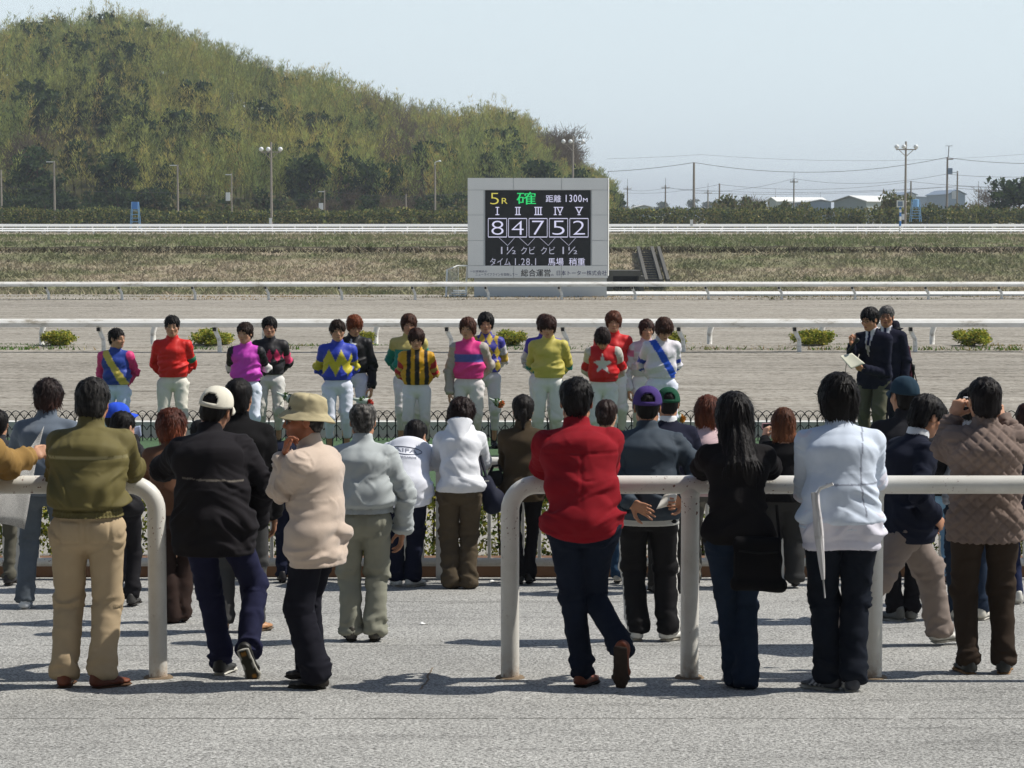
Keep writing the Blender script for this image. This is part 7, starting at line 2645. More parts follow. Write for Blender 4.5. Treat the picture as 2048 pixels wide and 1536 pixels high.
def jockey(key, px, top_py, Y, label, top, hair, tone=(240, 238, 240), dirt=0.5, yaw=180, cuff=None, H=None, blouse=0.012, arms=('back', 'back'), legs=None, **kw):
    fp = at(px, 900, Y)
    p = Vector((fp.x, Y, MATZ))
    H = H or at(px, top_py, Y).z - MATZ
    nod = kw.pop('nod', 4)
    kw.setdefault('seed', sum(map(ord, label)) % 97)
    yaw = yaw + (kw['seed'] % 7 - 3) * 3
    sp = dict(key=key, pos=p, H=H * 1.008, hs=1.0, yaw=yaw, label=label, group=JOCK, h=JF, nod=nod, hair=hair, arm_l=arms[0], arm_r=arms[1], w=kw.pop('w', 0.93), sw=kw.pop('sw', 0.97), lean=kw.pop('lean', 1), hunch=kw.pop('hunch', 3),
              top=dict(name='silks', len=-0.055, ease=0.020, blouse=blouse, col=top, mat='silk_cloth', collar='polo', amp=0.013, sleeve=1.06, diag=0.35),
              legs=dict(name='breeches', col=breeches(tone, dirt), ease=0.016, r=(0.086, 0.066, 0.050), mat='breeches_cloth', to=0.62, amp=0.010),
              shoes=dict(col=lin(18, 17, 18), boot=True, cuff=cuff, sole=lin(26, 24, 24)), skin=kw.pop('skin', SKIN),
              foot_l=dict(p=(-0.10, 0.0, 0.08), d=(-0.2, 1, 0)), foot_r=dict(p=(0.10, 0.0, 0.08), d=(0.2, 1, 0)), **kw)
    return person(sp)

YF, YB = 27.4, 28.45
hs = lambda st, col, **k: dict(dict(style=st, col=col, strands=800, mess=0.008, slen=0.042, wild=0.5, lift=0.3), **k)
PINKS = lin(214, 60, 122)
jockey('j1', 234, 656, YF, 'jockey in blue silks with a yellow sash and pink sleeves, looking sideways',
       silk(lambda i, c: np.where(((np.abs(i['x'] - (-0.115 + 0.255 * i['zr'])) < 0.047) & (i['y'] > -0.03))[:, None], np.array(lin(206, 186, 88)), np.array(lin(40, 66, 150))), lambda s, c: fill(len(s), PINKS)),
       hs('crop', BLK, vol=-0.004), tone=(206, 222, 244), dirt=0.1, look=58, yaw=176)
jockey('j2', 347, 629, YF + 0.1, 'jockey in plain red silks with a green armband',
       silk(lambda i, c: fill(len(c), lin(206, 34, 26)), lambda s, c: fill(len(s), lin(206, 34, 26))), hs('short', BLK), tone=(226, 222, 210), dirt=0.35)
def j2_band(V, i): pass
jockey('j3', 494, 644, YF, 'jockey in magenta silks with black and white banded sleeves',
       silk(lambda i, c: fill(len(c), lin(206, 70, 190)), lambda s, c: stripes(s, [(0.36, 0.50, lin(218, 214, 210)), (0.66, 0.78, lin(218, 214, 210))], lin(24, 22, 26))), hs('short', DKB, vol=0.004), tone=(226, 232, 246), dirt=0.05, look=-14)
jockey('j4', 541, 633, YB, 'jockey in black silks with pink diamonds, second row',
       silk(lambda i, c: np.where(((np.abs(((i['x'] + 0.045) / 0.09) % 1 - 0.5) * 2 * 0.9 + np.abs(i['zr'] - 0.5) / 0.22) < 0.82)[:, None] & (i['y'] > -0.05)[:, None], np.array(lin(214, 56, 104)), np.array(lin(26, 24, 27))),
            lambda s, c: stripes(s, [(0.22, 0.46, lin(220, 70, 116))], lin(26, 24, 27))), hs('short', BLK, vol=0.005), tone=(222, 220, 214), dirt=0.3)
def zig(i, c):
    tri = np.abs(((i['x'] + 0.035) / 0.14) % 1 - 0.5) * 2
    b_ = i['zr'] - 0.30 * tri + 0.02
    c = fill(len(c), lin(46, 66, 176))
    c[(b_ > 0.12) & (b_ < 0.50)] = lin(196, 182, 52)
    return c
jockey('j5', 676, 639, YF, 'jockey in blue silks with a yellow zigzag across the chest',
       silk(zig, lambda s, c: stripes(s, [(0.26, 0.50, lin(190, 176, 56))], lin(46, 66, 176))), hs('short', DKB, vol=0.006), tone=(222, 226, 240), dirt=0.15, cuff=lin(196, 168, 130))
jockey('j6', 708, 627, YB, 'red haired jockey in black silks with a white star, second row',
       silk(lambda i, c: np.where((star_in(i['x'] - 0.02, i['zr'] * 0.42 - 0.30, 0.075) & (i['y'] > 0))[:, None], np.array(lin(226, 226, 230)), np.array(lin(22, 21, 24)))), hs('shaggy', RBN, vol=0.004), look=20, nod=22, seed=73, tone=(222, 222, 238), dirt=0.1, arms=('hang', 'back'))
jockey('j7', 818, 627, YB, 'jockey in straw yellow and teal silks, second row',
       silk(lambda i, c: np.where((i['zr'] > 0.62)[:, None], np.array(lin(196, 182, 110)), np.array(lin(24, 140, 124))), lambda s, c: stripes(s, [(0, 0.12, lin(196, 182, 110))], lin(24, 140, 124))), hs('fringe', lin(70, 42, 30), vol=0.004), dirt=0.4, cuff=lin(40, 180, 150))
def j8(i, c):
    ax_ = np.abs(i['x'] + 0.012)
    c = fill(len(c), lin(204, 152, 22))
    c[(ax_ < 0.028) | ((ax_ > 0.078) & (ax_ < 0.122))] = lin(24, 22, 22)
    return c
jockey('j8', 834, 656, YF, 'jockey in black and yellow striped silks with red banded sleeves',
       silk(j8, lambda s, c: stripes(s, [(0, 0.10, lin(204, 152, 22)), (0.30, 0.40, lin(190, 164, 90)), (0.50, 0.58, lin(190, 164, 90)), (0.68, 0.76, lin(190, 164, 90))], lin(176, 40, 50))), hs('shaggy', lin(58, 36, 28), vol=0.004, mess=0.009), tone=(226, 224, 228), dirt=0.7, nod=12, cuff=lin(196, 168, 130), lean=3)
jockey('j9', 938, 634, YF, 'jockey in bright pink silks with a blue chest band and grey sleeves',
       silk(lambda i, c: np.where(((i['zr'] > 0.42) & (i['zr'] < 0.62))[:, None], np.array(lin(82, 92, 168)), np.array(lin(228, 62, 140))), lambda s, c: fill(len(s), lin(176, 166, 156))), hs('fringe', lin(76, 46, 34), vol=0.004, mess=0.008), tone=(222, 216, 214), dirt=0.6, look=-8, cuff=lin(84, 76, 170), arms=('back', 'hang'),
       )
jockey('j10', 972, 624, YB, 'jockey in blue silks with yellow diamonds and white sleeves, second row',
       silk(lambda i, c: np.where(((np.abs((i['x'] / 0.09) % 1 - 0.5) * 2 + np.abs((i['zr'] / 0.34) % 1 - 0.5) * 2) < 0.95)[:, None], np.array(lin(196, 168, 60)), np.array(lin(62, 60, 150))),
            lambda s, c: stripes(s, [(0.30, 0.48, lin(190, 160, 66)), (0, 0.06, lin(62, 60, 150))], lin(206, 202, 206))), hs('fringe', BLK, vol=0.004), tone=(224, 222, 226), dirt=0.2, cuff=lin(40, 52, 130))
jockey('j11', 1097, 629, YF, 'jockey in plain yellow silks with a teal armband',
       silk(lambda i, c: fill(len(c), lin(196, 184, 92)), lambda s, c: stripes(s, [(0.50, 0.60, lin(40, 128, 118)), (0.66, 0.70, lin(40, 128, 118))], lin(196, 184, 92))), hs('shaggy', lin(56, 34, 28), vol=0.005), tone=(226, 226, 220), dirt=0.4, nod=14)
jockey('j12', 1088, 628, YB, 'jockey in violet silks hidden behind the jockey in yellow',
       silk(lambda i, c: fill(len(c), lin(74, 56, 168)), lambda s, c: stripes(s, [(0.2, 1.1, lin(206, 204, 210))], lin(74, 56, 168))), hs('fringe', lin(60, 36, 30), vol=0.003))
jockey('j13', 1206, 656, YF, 'jockey with bowed head in red silks with a large white star',
       silk(lambda i, c: np.where((star_in(i['x'], i['zr'] * 0.42 - 0.195, 0.118) & (i['y'] > 0))[:, None], np.array(lin(206, 204, 196)), np.array(lin(196, 24, 28))),
            lambda s, c: stripes(s, [(0.24, 0.46, lin(196, 24, 28))], lin(196, 190, 180))), hs('fringe', lin(38, 26, 24), vol=0.003), tone=(228, 228, 224), dirt=0.1, nod=52, hunch=8, H=1.57)
jockey('j14', 1226, 621, YB, 'jockey in red silks with blue forearms, second row',
       silk(lambda i, c: fill(len(c), lin(208, 34, 34)), lambda s, c: stripes(s, [(0.42, 1.1, lin(50, 52, 150))], lin(208, 34, 34))), hs('fringe', lin(92, 54, 38), vol=0.005))
jockey('j15', 1322, 631, YF, 'jockey in white silks with a royal blue sash and armbands',
       silk(lambda i, c: np.where(((np.abs(i['x'] - (-0.135 + 0.275 * i['zr'])) < 0.047) & (i['y'] > -0.03))[:, None], np.array(lin(34, 84, 200)), np.array(lin(220, 216, 222))),
            lambda s, c: stripes(s, [(0.28, 0.40, lin(40, 66, 170)), (0.54, 0.62, lin(40, 66, 170))], lin(220, 216, 222))), hs('shaggy', lin(66, 42, 32), vol=0.005, mess=0.010, wild=0.8), tone=(224, 228, 244), dirt=0.05, nod=30, look=8)
jockey('j16', 1291, 638, YB, 'jockey in pale pink and white silks behind the blue sash',
       silk(lambda i, c: np.where((i['zr'] > 0.66)[:, None], np.array(lin(214, 186, 196)), np.array(lin(214, 210, 214))), lambda s, c: stripes(s, [(0.05, 0.2, lin(214, 120, 160))], lin(214, 210, 214))), hs('fringe', lin(62, 38, 32)), look=10, arms=('hang', 'hang'))

# ------------------------------------------------------------------ officials
def suit(V, i):
    c = fill(len(V), lin(28, 30, 46))
    f3 = (i['y'] > 0.02) & (i['part'] == 0)
    zz = i['N'][2] - i['z']
    w = np.clip(0.065 - zz * 0.19, 0, 1)
    v_ = f3 & (np.abs(i['x']) < w) & (zz < 0.33)
    c[v_] = lin(214, 214, 222)
    c[v_ & (zz > 0.13) & (np.abs(i['x']) < w * 0.8)] = lin(186, 182, 168)
    c[f3 & (np.abs(i['x']) < 0.017 + 0.02 * np.clip(zz - 0.1, 0, .1)) & (zz < 0.19)] = lin(30, 34, 70)
    return c
def official(key, px, top_py, Y, label, **kw):
    p = Vector((at(px, 890, Y).x, Y, MATZ))
    kw.setdefault('H', at(px, top_py, Y).z - MATZ)
    kw.setdefault('seed', sum(map(ord, label)) % 97)
    return person(dict(key=key, pos=p, label=label, group=OFFI, h=(0.012, 0.005), **kw))
official('announcer', 1748, 609, 27.9, 'man in glasses and a navy suit speaking into a microphone', yaw=142, w=1.0, lean=4, hunch=12, nod=14, look=-6, skin=lin(196, 140, 108), eyes=0.8,
         arm_r=dict(pix=1, e=(1702, 722, -0.08), w=(1703, 690, -0.24)), arm_l=dict(pix=1, e=(1772, 746, -0.16), w=(1728, 738, -0.30)),
         hand_r=dict(d=(0.25, 0.1, 1), up=(0.9, 0.2, 0.0), side=-1, curl=[0.9, 1.0, 1.0, 1.0], thumb=0.5), hand_l=dict(d=(1.0, 0.1, 0.1), up=(0, 0.8, -0.6), side=1, curl=[0.6, 0.7, 0.7, 0.7], thumb=0.3),
         top=dict(name='suit_jacket', len=0.16, ease=0.026, flare=1.02, col=suit, collar='polo', amp=0.009), legs=dict(col=lin(96, 94, 78), ease=0.02, r=(0.088, 0.074, 0.070)), shoes=dict(col=lin(26, 24, 24)),
         hair=dict(style='short', col=BLK, vol=0.006, mess=0.007), glasses=dict(col=lin(40, 38, 38)))
official('greyhair', 1772, 608, 28.75, 'grey haired man in glasses and dark suit behind the announcer', yaw=158, w=1.04, hunch=4, look=6, skin=lin(180, 124, 92), arm_l='hang', arm_r='hang',
         top=dict(name='suit_jacket', len=0.16, ease=0.026, col=suit, collar='polo', amp=0.008), legs=dict(col=lin(34, 36, 50)), shoes=dict(col=lin(26, 24, 24)), hair=dict(style='short', col=lin(70, 68, 68), grey=0.5, vol=0.002), glasses=dict(col=lin(60, 56, 52)))
official('hatlady', 1785, 640, 28.95, 'person in a dark bowler shaped hat and maroon jacket behind the officials', yaw=160, sex='f', w=1.0, hunch=4, skin=lin(150, 96, 72), arm_l='hang', arm_r='hang', H=1.52,
         top=dict(name='jacket', len=0.12, ease=0.028, col=lin(74, 30, 44), collar='stand', amp=0.008), legs=dict(col=lin(30, 30, 40)), shoes=dict(col=lin(26, 24, 24)), hair=dict(style='bob', col=BLK), hat=dict(kind='bowler', col=lin(28, 28, 40)))
# ================================================================== things people hold and carry, small things
def grid_sheet(name, fn, nu, nv, mat, parent=None, th=0.0015, col=(0.8, 0.8, 0.8)):
    b = MB().color(col); b.grid(fn, nu, nv)
    o = b.build(name, mat, parent, smooth=True)
    solidify(o, th)
    return o

m = bpy.data.materials.new('newsprint'); MATS['newsprint'] = m
n, l, bs, out = nodes_of(m)
v = coords(n, l, 'Object', (1, 1, 1))
n1 = noise(n, l, coords(n, l, 'Object', (160, 160, 420)), 1.0, 1, 0.5)
n2 = noise(n, l, coords(n, l, 'Object', (9, 9, 5)), 1.0, 2, 0.5)
ink = mixc(n, l, 1.0, ramp(n, l, n1, [(0.40, 0.62), (0.60, 1.0)]), ramp(n, l, n2, [(0.35, 0.85), (0.6, 1.0)]), 'MULTIPLY')
c = mixc(n, l, 1.0, lin(232, 230, 226), ink, 'MULTIPLY')
l.new(c, bs.inputs['Base Color']); bs.inputs['Roughness'].default_value = 0.9
see_through(m, 0.45)

def paper(label, corners, Y, cat='paper', name='paper', mat='printed_paper', col=lin(230, 228, 220), bend=0.03, nu=10, nv=8):
    """corners: four photograph pixels (with depth offsets) round the sheet."""
    P4 = [at(px, py, Y + dy) for px, py, dy in corners]
    o0 = sum(P4, Vector()) / 4
    def fn(u, v_):
        p = P4[0].lerp(P4[1], u).lerp(P4[3].lerp(P4[2], u), v_) - o0
        p.y += bend * (math.sin(u * PI) * 0.8 + 0.4 * math.sin(v_ * 5 + u * 3))
        return p
    o = grid_sheet(name, fn, nu, nv, mat, None, 0.0012, col)
    o.location = o0
    tag(o, label, cat)
    return o

paper('open newspaper hanging from the hand of the man in tan', [(20, 948, -0.05), (88, 852, 0.28), (47, 1060, 0.18), (-30, 1042, -0.10)], 13.68, 'newspaper', 'newspaper', 'newsprint', bend=0.06)
paper('folded leaflet held by the child in black', [(248, 858, 0.0), (281, 851, 0.02), (283, 872, 0.0), (254, 884, -0.02)], 17.55, 'leaflet', 'leaflet', col=lin(176, 188, 214), bend=0.01)
paper('crumpled paper in the hands of the purple cap man', [(1328, 990, 0.0), (1354, 988, -0.03), (1350, 1012, 0.0), (1312, 1018, -0.02)], 14.80, col=lin(220, 216, 206), bend=0.03)
paper('script pages in the hand of the announcer', [(1680, 712, 0.0), (1704, 706, 0.06), (1730, 727, 0.02), (1702, 738, -0.04)], 27.55, col=lin(222, 220, 200), bend=0.01)
paper('white programme beside the woman taking a phone picture', [(1588, 910, 0), (1604, 908, 0.02), (1604, 930, 0), (1590, 938, -0.02)], 19.0, bend=0.01)
paper('white booklet held up by the checked shirt person', [(1914, 836, 0), (1932, 834, 0.02), (1930, 862, 0), (1912, 862, -0.02)], 17.1, bend=0.01)
for i, (px, py, lab) in enumerate(((985, 1164, 'scrap of white litter by the fence kerb near the navy bag'), (848, 1249, 'white paper scrap lying on open pavement'), (528, 1249, 'scrap of white paper by the brown shoe'))):
    p = on_apron(px, py)
    b = MB().color(lin(236, 236, 232)); b.grid(lambda u, v_: ((u - .5) * 0.055, (v_ - .5) * 0.035, 0.006 + 0.010 * math.sin(u * 4 + i) * v_), 4, 3)
    o = b.build('litter', 'printed_paper', smooth=True); o.location = p
    solidify(o, 0.001)
    tag(o, lab, 'litter')

def box_round(name, size, mat, parent, loc=(0, 0, 0), col=(0.5, 0.5, 0.5), r=0.25, rot=None):
    """Soft edged box."""
    b = MB().color(col)
    b.box((0, 0, 0), size)
    o = b.build(name, mat, parent)
    md = o.modifiers.new('soft', 'BEVEL'); md.width = min(size) * r; md.segments = 3
    o.location = loc
    if rot:
        o.rotation_euler = rot
    return o

def hand_camera():
    p = at(1942, 803, 13.86)
    root = empty('camera_in_hand', p, math.radians(8)); tag(root, 'silver compact camera held up by the man in the quilted jacket', 'camera')
    box_round('camera_body', (0.094, 0.024, 0.058), 'plain_paint', root, col=lin(206, 206, 208))
    b = MB().color(lin(24, 26, 30)); b.box((-0.008, -0.0128, -0.002), (0.062, 0.002, 0.044)); b.build('camera_screen', 'plain_paint', root)
    b = MB().color(lin(120, 120, 124)); b.lathe([(0.0, 0.03), (0.019, 0.03), (0.022, 0.0)], 16, (0.0, 0.012, 0.0), Matrix.Rotation(-PI / 2, 3, 'X')); b.build('lens', 'plain_paint', root, smooth=True, angle=0.6)
    b = MB().color(lin(190, 190, 192)); b.box((0.026, 0, 0.031), (0.012, 0.010, 0.005)); b.build('shutter_button', 'plain_paint', root)
hand_camera()
def phone():
    p = at(1534, 852, 19.32)
    root = empty('phone', p, 0.2); tag(root, 'folding mobile phone held up by the brown haired woman', 'phone')
    box_round('case', (0.050, 0.012, 0.088), 'plain_paint', root, col=lin(196, 150, 156), rot=(0, PI / 2, 0))
    b = MB().color(lin(20, 22, 28)); b.box((0, -0.0068, 0), (0.07, 0.002, 0.038)); b.build('display', 'plain_paint', root)
phone()

def umbrella():
    a, t = at(1630, 985, 12.53), at(1650, 1196, 12.50)
    root = empty('umbrella', t); tag(root, 'furled white plastic umbrella hooked on the arm of the pale blue sweater man', 'umbrella')
    d = (a - t); L = d.length; d.normalize()
    q = d.to_track_quat('Z', 'Y').to_matrix()
    b = MB().color(lin(206, 204, 204))
    nseg, nr = 22, 14
    vs_, fs_ = [], []
    for j in range(nr + 1):
        z = 0.10 + (L - 0.10) * j / nr
        tt = j / nr
        r0 = 0.008 + 0.017 * math.sin(min(1, tt * 1.25) * PI * 0.62) * (1 - 0.30 * tt)
        for k in range(nseg):
            a_ = 2 * PI * k / nseg
            r = r0 * (1 + 0.22 * math.cos(a_ * 8 + tt * 5))
            vs_.append(q @ Vector((r * math.cos(a_), r * math.sin(a_), z)))
    for j in range(nr):
        for k in range(nseg):
            k2 = (k + 1) % nseg
            fs_.append((j * nseg + k, j * nseg + k2, (j + 1) * nseg + k2, (j + 1) * nseg + k))
    b.add(vs_, fs_)
    b.build('canopy', 'silk_cloth', root, smooth=True)
    b = MB().color(lin(150, 150, 150)); b.tube([q @ Vector((0, 0, 0)), q @ Vector((0, 0, 0.13))], [0.004, 0.005], 8); b.build('ferrule', 'plain_paint', root, smooth=True)
    b = MB().color(lin(226, 224, 220)); b.tube([q @ Vector((0, 0, L - 0.02)), q @ Vector((-0.005, 0.03, L + 0.02)), q @ Vector((-0.02, 0.10, L + 0.04))], 0.010, 8); b.build('handle', 'plain_paint', root, smooth=True)
    b = MB().color(lin(190, 188, 186)); b.lathe([(0.023, -0.008), (0.0245, 0.0), (0.023, 0.008)], 14, q @ Vector((0, 0, L * 0.58)), q); b.build('tie_band', 'silk_cloth', root, smooth=True)
umbrella()

def messenger_bag():
    Y = 12.64
    p = at(1517, 1128, Y)
    root = empty('messenger_bag', p); tag(root, 'black messenger bag hanging at the hip of the long haired woman', 'bag')
    u = Y / FPX
    s = Shape(0.011)
    w, h = 52 * u, 56 * u
    s.cone((-w * 0.90, 0, -h * 0.72), (w * 0.92, 0, -h * 0.78), (0.035, 0.055), (0.035, 0.055), xax=(0, 0, 1), k=0.03)
    s.cone((-w * 0.82, 0, h * 0.75), (w * 0.70, 0, h * 0.70), (0.035, 0.036), (0.035, 0.036), xax=(0, 0, 1), k=0.03)
    s.cone((-w * 0.86, 0, 0), (w * 0.82, 0, 0), (h * 0.75, 0.048), (h * 0.75, 0.048), xax=(0, 0, 1), k=0.03, cap=0.25)
    V, F = s.mesh(1); N_ = normals(V, F)
    V = V + N_ * (0.006 * (ridged(V * [5, 5, 9], 4) - 0.3))[:, None]
    mesh_np('bag_body', V, F, 'cotton_cloth', root, np.array(lin(15, 14, 16)))
    b = MB().color(lin(20, 19, 21)); b.tube([(-w * 0.8, -0.045, h * 0.52), (0, -0.056, h * 0.44), (w * 0.72, -0.045, h * 0.46)], 0.006, 6); b.build('flap_edge', 'nylon_cloth', root, smooth=True)
    pts = [at(1438, 868, 12.99), at(1450, 930, 12.83), at(1464, 1000, 12.77), at(1476, 1062, 12.73), at(1476, 1085, 12.73)]
    b = MB().color(lin(26, 25, 27)); b.tube([q - p for q in pts], 0.011, 6); b.build('strap', 'nylon_cloth', root, smooth=True)
    q = at(1476, 1060, 12.72) - p
    b = MB().color(lin(150, 148, 146)); b.box(q, (0.012, 0.008, 0.05)); b.build('buckle', 'plain_paint', root)
    q0, q1 = at(1553, 1010, 12.80) - p, at(1560, 1085, 12.74) - p
    b = MB().color(lin(26, 25, 27)); b.tube([q0, q1], 0.009, 6); b.build('strap', 'nylon_cloth', root, smooth=True)
messenger_bag()

def shoulder_bag():
    Y = 18.82
    p = at(979, 985, Y); u = Y / FPX
    root = empty('shoulder_bag', p); tag(root, 'navy shoulder bag under the arm of the white hooded woman', 'bag')
    s = Shape(0.012)
    s.cone((-14 * u, 0, 22 * u), (12 * u, 0, -24 * u), (0.07, 0.07), (0.095, 0.085), k=0.03)
    s.cone((2 * u, 0, -25 * u), (20 * u, 0, -12 * u), (0.06, 0.07), (0.05, 0.06), k=0.04)
    V, F = s.mesh(1); N_ = normals(V, F)
    V = V + N_ * (0.014 * (ridged(V * [9, 7, 9], 5) - 0.3))[:, None]
    mesh_np('bag_body', V, F, 'nylon_cloth', root, np.array(lin(28, 32, 50)))
    for a in ([(944, 878, 19.0), (956, 915, 18.86), (964, 955, 18.78)], [(950, 880, 19.0), (966, 930, 18.84), (975, 962, 18.78)]):
        b = MB().color(lin(30, 32, 44)); b.tube([at(*q) - p for q in a], 0.014, 6); b.build('strap', 'nylon_cloth', root, smooth=True)
    b = MB().color(lin(160, 158, 150)); b.box(at(974, 962, 18.75) - p, (0.035, 0.01, 0.012)); b.build('buckle', 'plain_paint', root)
shoulder_bag()
def hand_bag():
    Y = 19.0
    p = at(990, 962, Y); u = Y / FPX
    root = empty('hand_bag', p); tag(root, 'small black bag at the side of the dark brown jacket woman', 'bag')
    s = Shape(0.012); s.cone((-10 * u, 0, 4 * u), (12 * u, 0, 6 * u), (16 * u, 0.05), (16 * u, 0.05), xax=(0, 0, 1), k=0.02, cap=0.4)
    V, F = s.mesh(1)
    mesh_np('bag_body', V, F, 'nylon_cloth', root, np.array(lin(22, 22, 24)))
    b = MB().color(lin(24, 24, 26)); b.tube([(-10 * u, 0, 16 * u), (-4 * u, 0, 30 * u), (8 * u, 0, 32 * u), (14 * u, 0, 18 * u)], 0.012, 6); b.build('handle', 'nylon_cloth', root, smooth=True)
hand_bag()

def microphone():
    p = at(1712, 683, 27.62)
    root = empty('microphone', p); tag(root, 'hand held microphone at the mouth of the announcer', 'microphone')
    M = Matrix.Rotation(math.radians(38), 3, 'Y')
    b = MB().color(lin(40, 42, 40)); b.lathe([(0.0, 0.05), (0.022, 0.045), (0.028, 0.025), (0.026, 0.0), (0.018, -0.008)], 14, M=M); b.build('mesh_head', 'plain_paint', root, smooth=True)
    b = MB().color(lin(26, 26, 26)); b.lathe([(0.018, -0.009), (0.014, -0.16), (0.0, -0.165)], 12, M=M); b.build('handle', 'plain_paint', root, smooth=True)
    q0 = M @ Vector((0, 0, -0.16))
    b = MB().color(lin(20, 20, 20)); b.tube([q0, q0 + Vector((-0.02, 0.03, -0.25)), q0 + Vector((0.10, 0.05, -0.62)), q0 + Vector((0.2, 0.1, -0.85))], 0.004, 5); b.build('cable', 'plain_paint', root, smooth=True)
microphone()
def mic_stand():
    p = Vector((at(1832, 760, 28.7).x, 28.7, -0.19))
    root = empty('microphone_stand', p); tag(root, 'black boom microphone stand behind the officials', 'stand')
    a, m_, t = at(1834, 764, 28.7) - p, at(1826, 735, 28.7) - p, at(1811, 684, 28.7) - p
    b = MB().color(lin(20, 20, 22)); b.tube([Vector((0.0, 0, 0.02)), Vector((m_.x, 0, m_.z))], 0.012, 8); b.build('pole', 'plain_paint', root, smooth=True)
    b = MB().color(lin(22, 22, 24)); b.tube([a, m_, t], 0.008, 8); b.build('boom', 'plain_paint', root, smooth=True)
    b = MB().color(lin(16, 16, 18)); b.lathe([(0.0, -0.04), (0.024, -0.035), (0.026, 0.035), (0.0, 0.04)], 12, m_); b.build('clutch', 'plain_paint', root, smooth=True)
    b = MB().color(lin(16, 16, 18)); b.lathe([(0.0, -0.03), (0.02, -0.02), (0.024, 0.02), (0.0, 0.035)], 12, t); b.build('clip', 'plain_paint', root, smooth=True)
    for k in range(3):
        ang = 0.5 + k * 2 * PI / 3
        b = MB().color(lin(20, 20, 22)); b.tube([(0, 0, 0.16), (0.26 * math.cos(ang), 0.26 * math.sin(ang), 0.01)], 0.008, 6); b.build('leg', 'plain_paint', root, smooth=True)
mic_stand()

def bouquet(px, py, px2, py2, Y, label, flower):
    a, c_ = at(px, py, Y), at(px2, py2, Y - 0.06)
    root = empty('bouquet', a); tag(root, label, 'bouquet', 'bouquets held behind the jockeys')
    d = c_ - a; L = d.length; q = d.normalized().to_track_quat('Z', 'Y').to_matrix()
    b = MB().color(lin(206, 216, 206)); b.lathe([(0.010, -0.05), (0.014, 0.05 * L), (0.03, 0.45 * L), (0.052, 0.86 * L), (0.050, 0.87 * L)], 14, M=q)
    o = b.build('wrapping', 'printed_paper', root, smooth=True)
    cs = [q @ Vector((0.02 * math.cos(k * 2.1), 0.02 * math.sin(k * 2.1), L * (0.45 + 0.12 * k))) for k in range(4)]
    V, c = leaf_cloud([tuple(x) for x in cs], [(0.045,) * 3] * 4, 26, 0.035, [lin(70, 104, 56), lin(92, 120, 66)], seed=int(px))
    leaf_obj('leaves', V, c, root)
    for k in range(3):
        cc = q @ Vector((0.026 * math.cos(k * 2.1), 0.026 * math.sin(k * 2.1), L * 0.98))
        V, c = leaf_cloud([tuple(cc)], [(0.026,) * 3], 44, 0.024, [flower, tuple(x * 0.75 for x in flower)], shell=0.6, seed=int(px) + k)
        leaf_obj('flower', V, c, root)
bouquet(704, 797, 741, 806, 28.2, 'bouquet with a coral rose behind the jockey in blue zigzag', lin(226, 96, 84))
bouquet(985, 800, 1003, 809, 28.1, 'bouquet with an orange flower near the jockey in pink', lin(232, 138, 78))
bouquet(560, 788, 584, 800, 28.3, 'pale wrapped bouquet beside the jockey in black and pink diamonds', lin(150, 150, 96))
bouquet(1336, 826, 1366, 838, 28.1, 'bright mixed bouquet next to the jockey with the blue sash', lin(220, 150, 60))

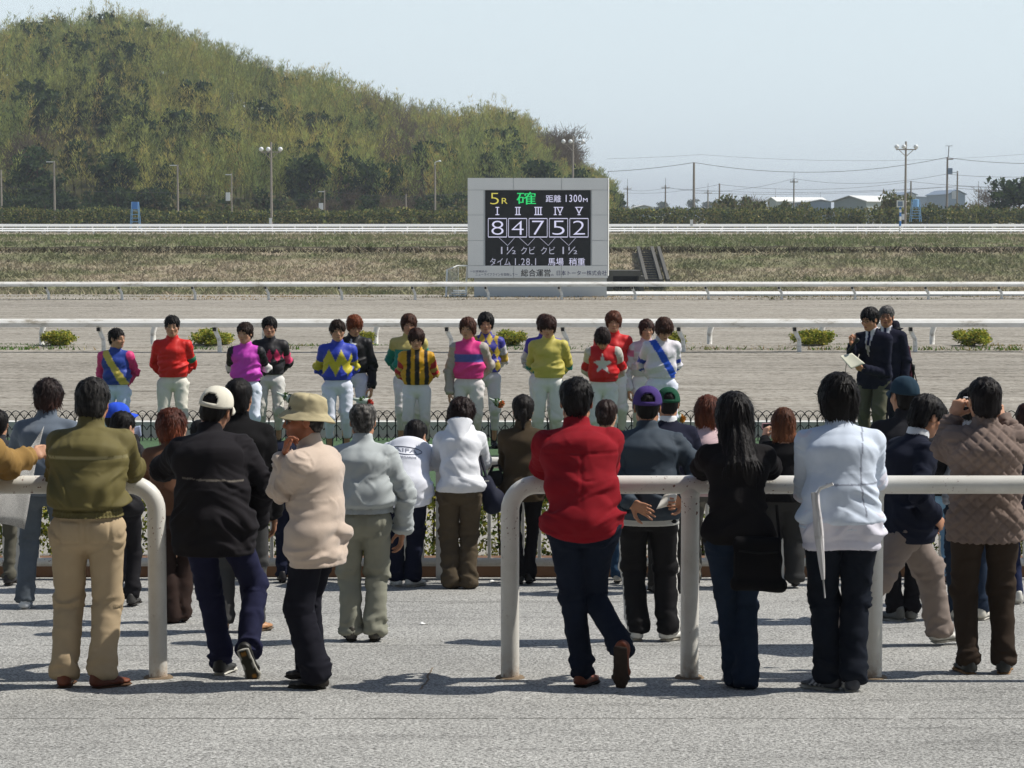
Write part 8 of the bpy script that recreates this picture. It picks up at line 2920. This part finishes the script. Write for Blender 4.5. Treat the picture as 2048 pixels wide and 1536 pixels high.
# printed badge on the T-shirt: letters laid on the cloth
def shirt_print():
    root, J, res = PEOPLE['tshirt']
    o, V, F, info = res['top']
    loc = Vector(root.location)
    tree = BVHTree.FromPolygons([tuple(Vector(v_) + loc) for v_ in V.tolist()], F.tolist())
    mat_plain('print_grey', lin(128, 132, 146), 0.8, 0.1)
    camp = Vector((0, 0, H_CAM))
    def drop(px, py):
        d = pix_dir(px, py).normalized()
        hit, nr_, _, _ = tree.ray_cast(camp, d)
        if hit is None:
            return None
        return hit - d * 0.004 - loc
    def put(body, x0, y0, x1, y1, slope, bold):
        me = text_mesh(body, 1.0, bold)
        import bmesh
        bm = bmesh.new(); bm.from_mesh(me)
        bmesh.ops.triangulate(bm, faces=bm.faces[:])
        bmesh.ops.subdivide_edges(bm, edges=bm.edges[:], cuts=1)
        xs_ = [v_.co.x for v_ in bm.verts]; ys_ = [v_.co.y for v_ in bm.verts]
        a, b_, c_, d_ = min(xs_), max(xs_), min(ys_), max(ys_)
        for v_ in bm.verts:
            u = (v_.co.x - a) / (b_ - a); w_ = (v_.co.y - c_) / (d_ - c_)
            h_ = drop(x0 + u * (x1 - x0), y1 + (y0 - y1) * w_ + slope * u)
            if h_ is None:
                bm.free(); return
            v_.co = h_
        bm.to_mesh(me); bm.free()
        me.materials.clear(); me.materials.append(MATS['print_grey'])
        ob = bpy.data.objects.new('print', me); COL.objects.link(ob); ob.parent = o
    put('AIFA', 788, 894, 834, 902, 5, 0.01)
    put('SUPREGARDE', 785, 909.5, 833, 913.5, 4.5, 0.01)
    pts = []
    for k in range(41):
        a = 2 * PI * k / 40
        h_ = drop(810.5 + 33 * math.cos(a), 901 + 7.5 * math.sin(a) + 3.5 * math.cos(a))
        if h_ is not None:
            pts.append(h_)
    if len(pts) > 30:
        b = MB(); b.tube(pts, 0.0045, 5, cap=False); ob = b.build('print', 'print_grey', o, smooth=True)
shirt_print()

def armband():
    root, J, res = PEOPLE['j2']
    S, E = J['S'][0], J['E'][0]
    d = nrm(E - S)
    q = Vector(d).to_track_quat('Z', 'Y').to_matrix()
    c_ = S + (E - S) * 0.66
    b = MB().color(lin(24, 122, 92)); b.lathe([(0.060, -0.034), (0.066, -0.03), (0.066, 0.03), (0.060, 0.034)], 18, Vector(c_), q)
    b.build('armband', 'silk_cloth', root, smooth=True)
    o = root.children[-1] if root.children else None
armband()

def crack():
    rg = random.Random(4)
    pts = []
    for k in range(12):
        t = k / 11
        p = on_apron(868 - 26 * t + rg.uniform(-4, 4), 1336 + 44 * t)
        pts.append(p + Vector((0, 0, 0.004)))
    b = MB()
    for p0, p1 in zip(pts[:-1], pts[1:]):
        w = rg.uniform(0.003, 0.008)
        b.add([p0 + Vector((-w, 0, 0)), p0 + Vector((w, 0, 0)), p1 + Vector((w * 0.8, 0, 0)), p1 + Vector((-w * 0.8, 0, 0))], [(0, 1, 2, 3)])
    o = b.build('pavement_crack', 'soil'); o['kind'] = 'structure'
crack()
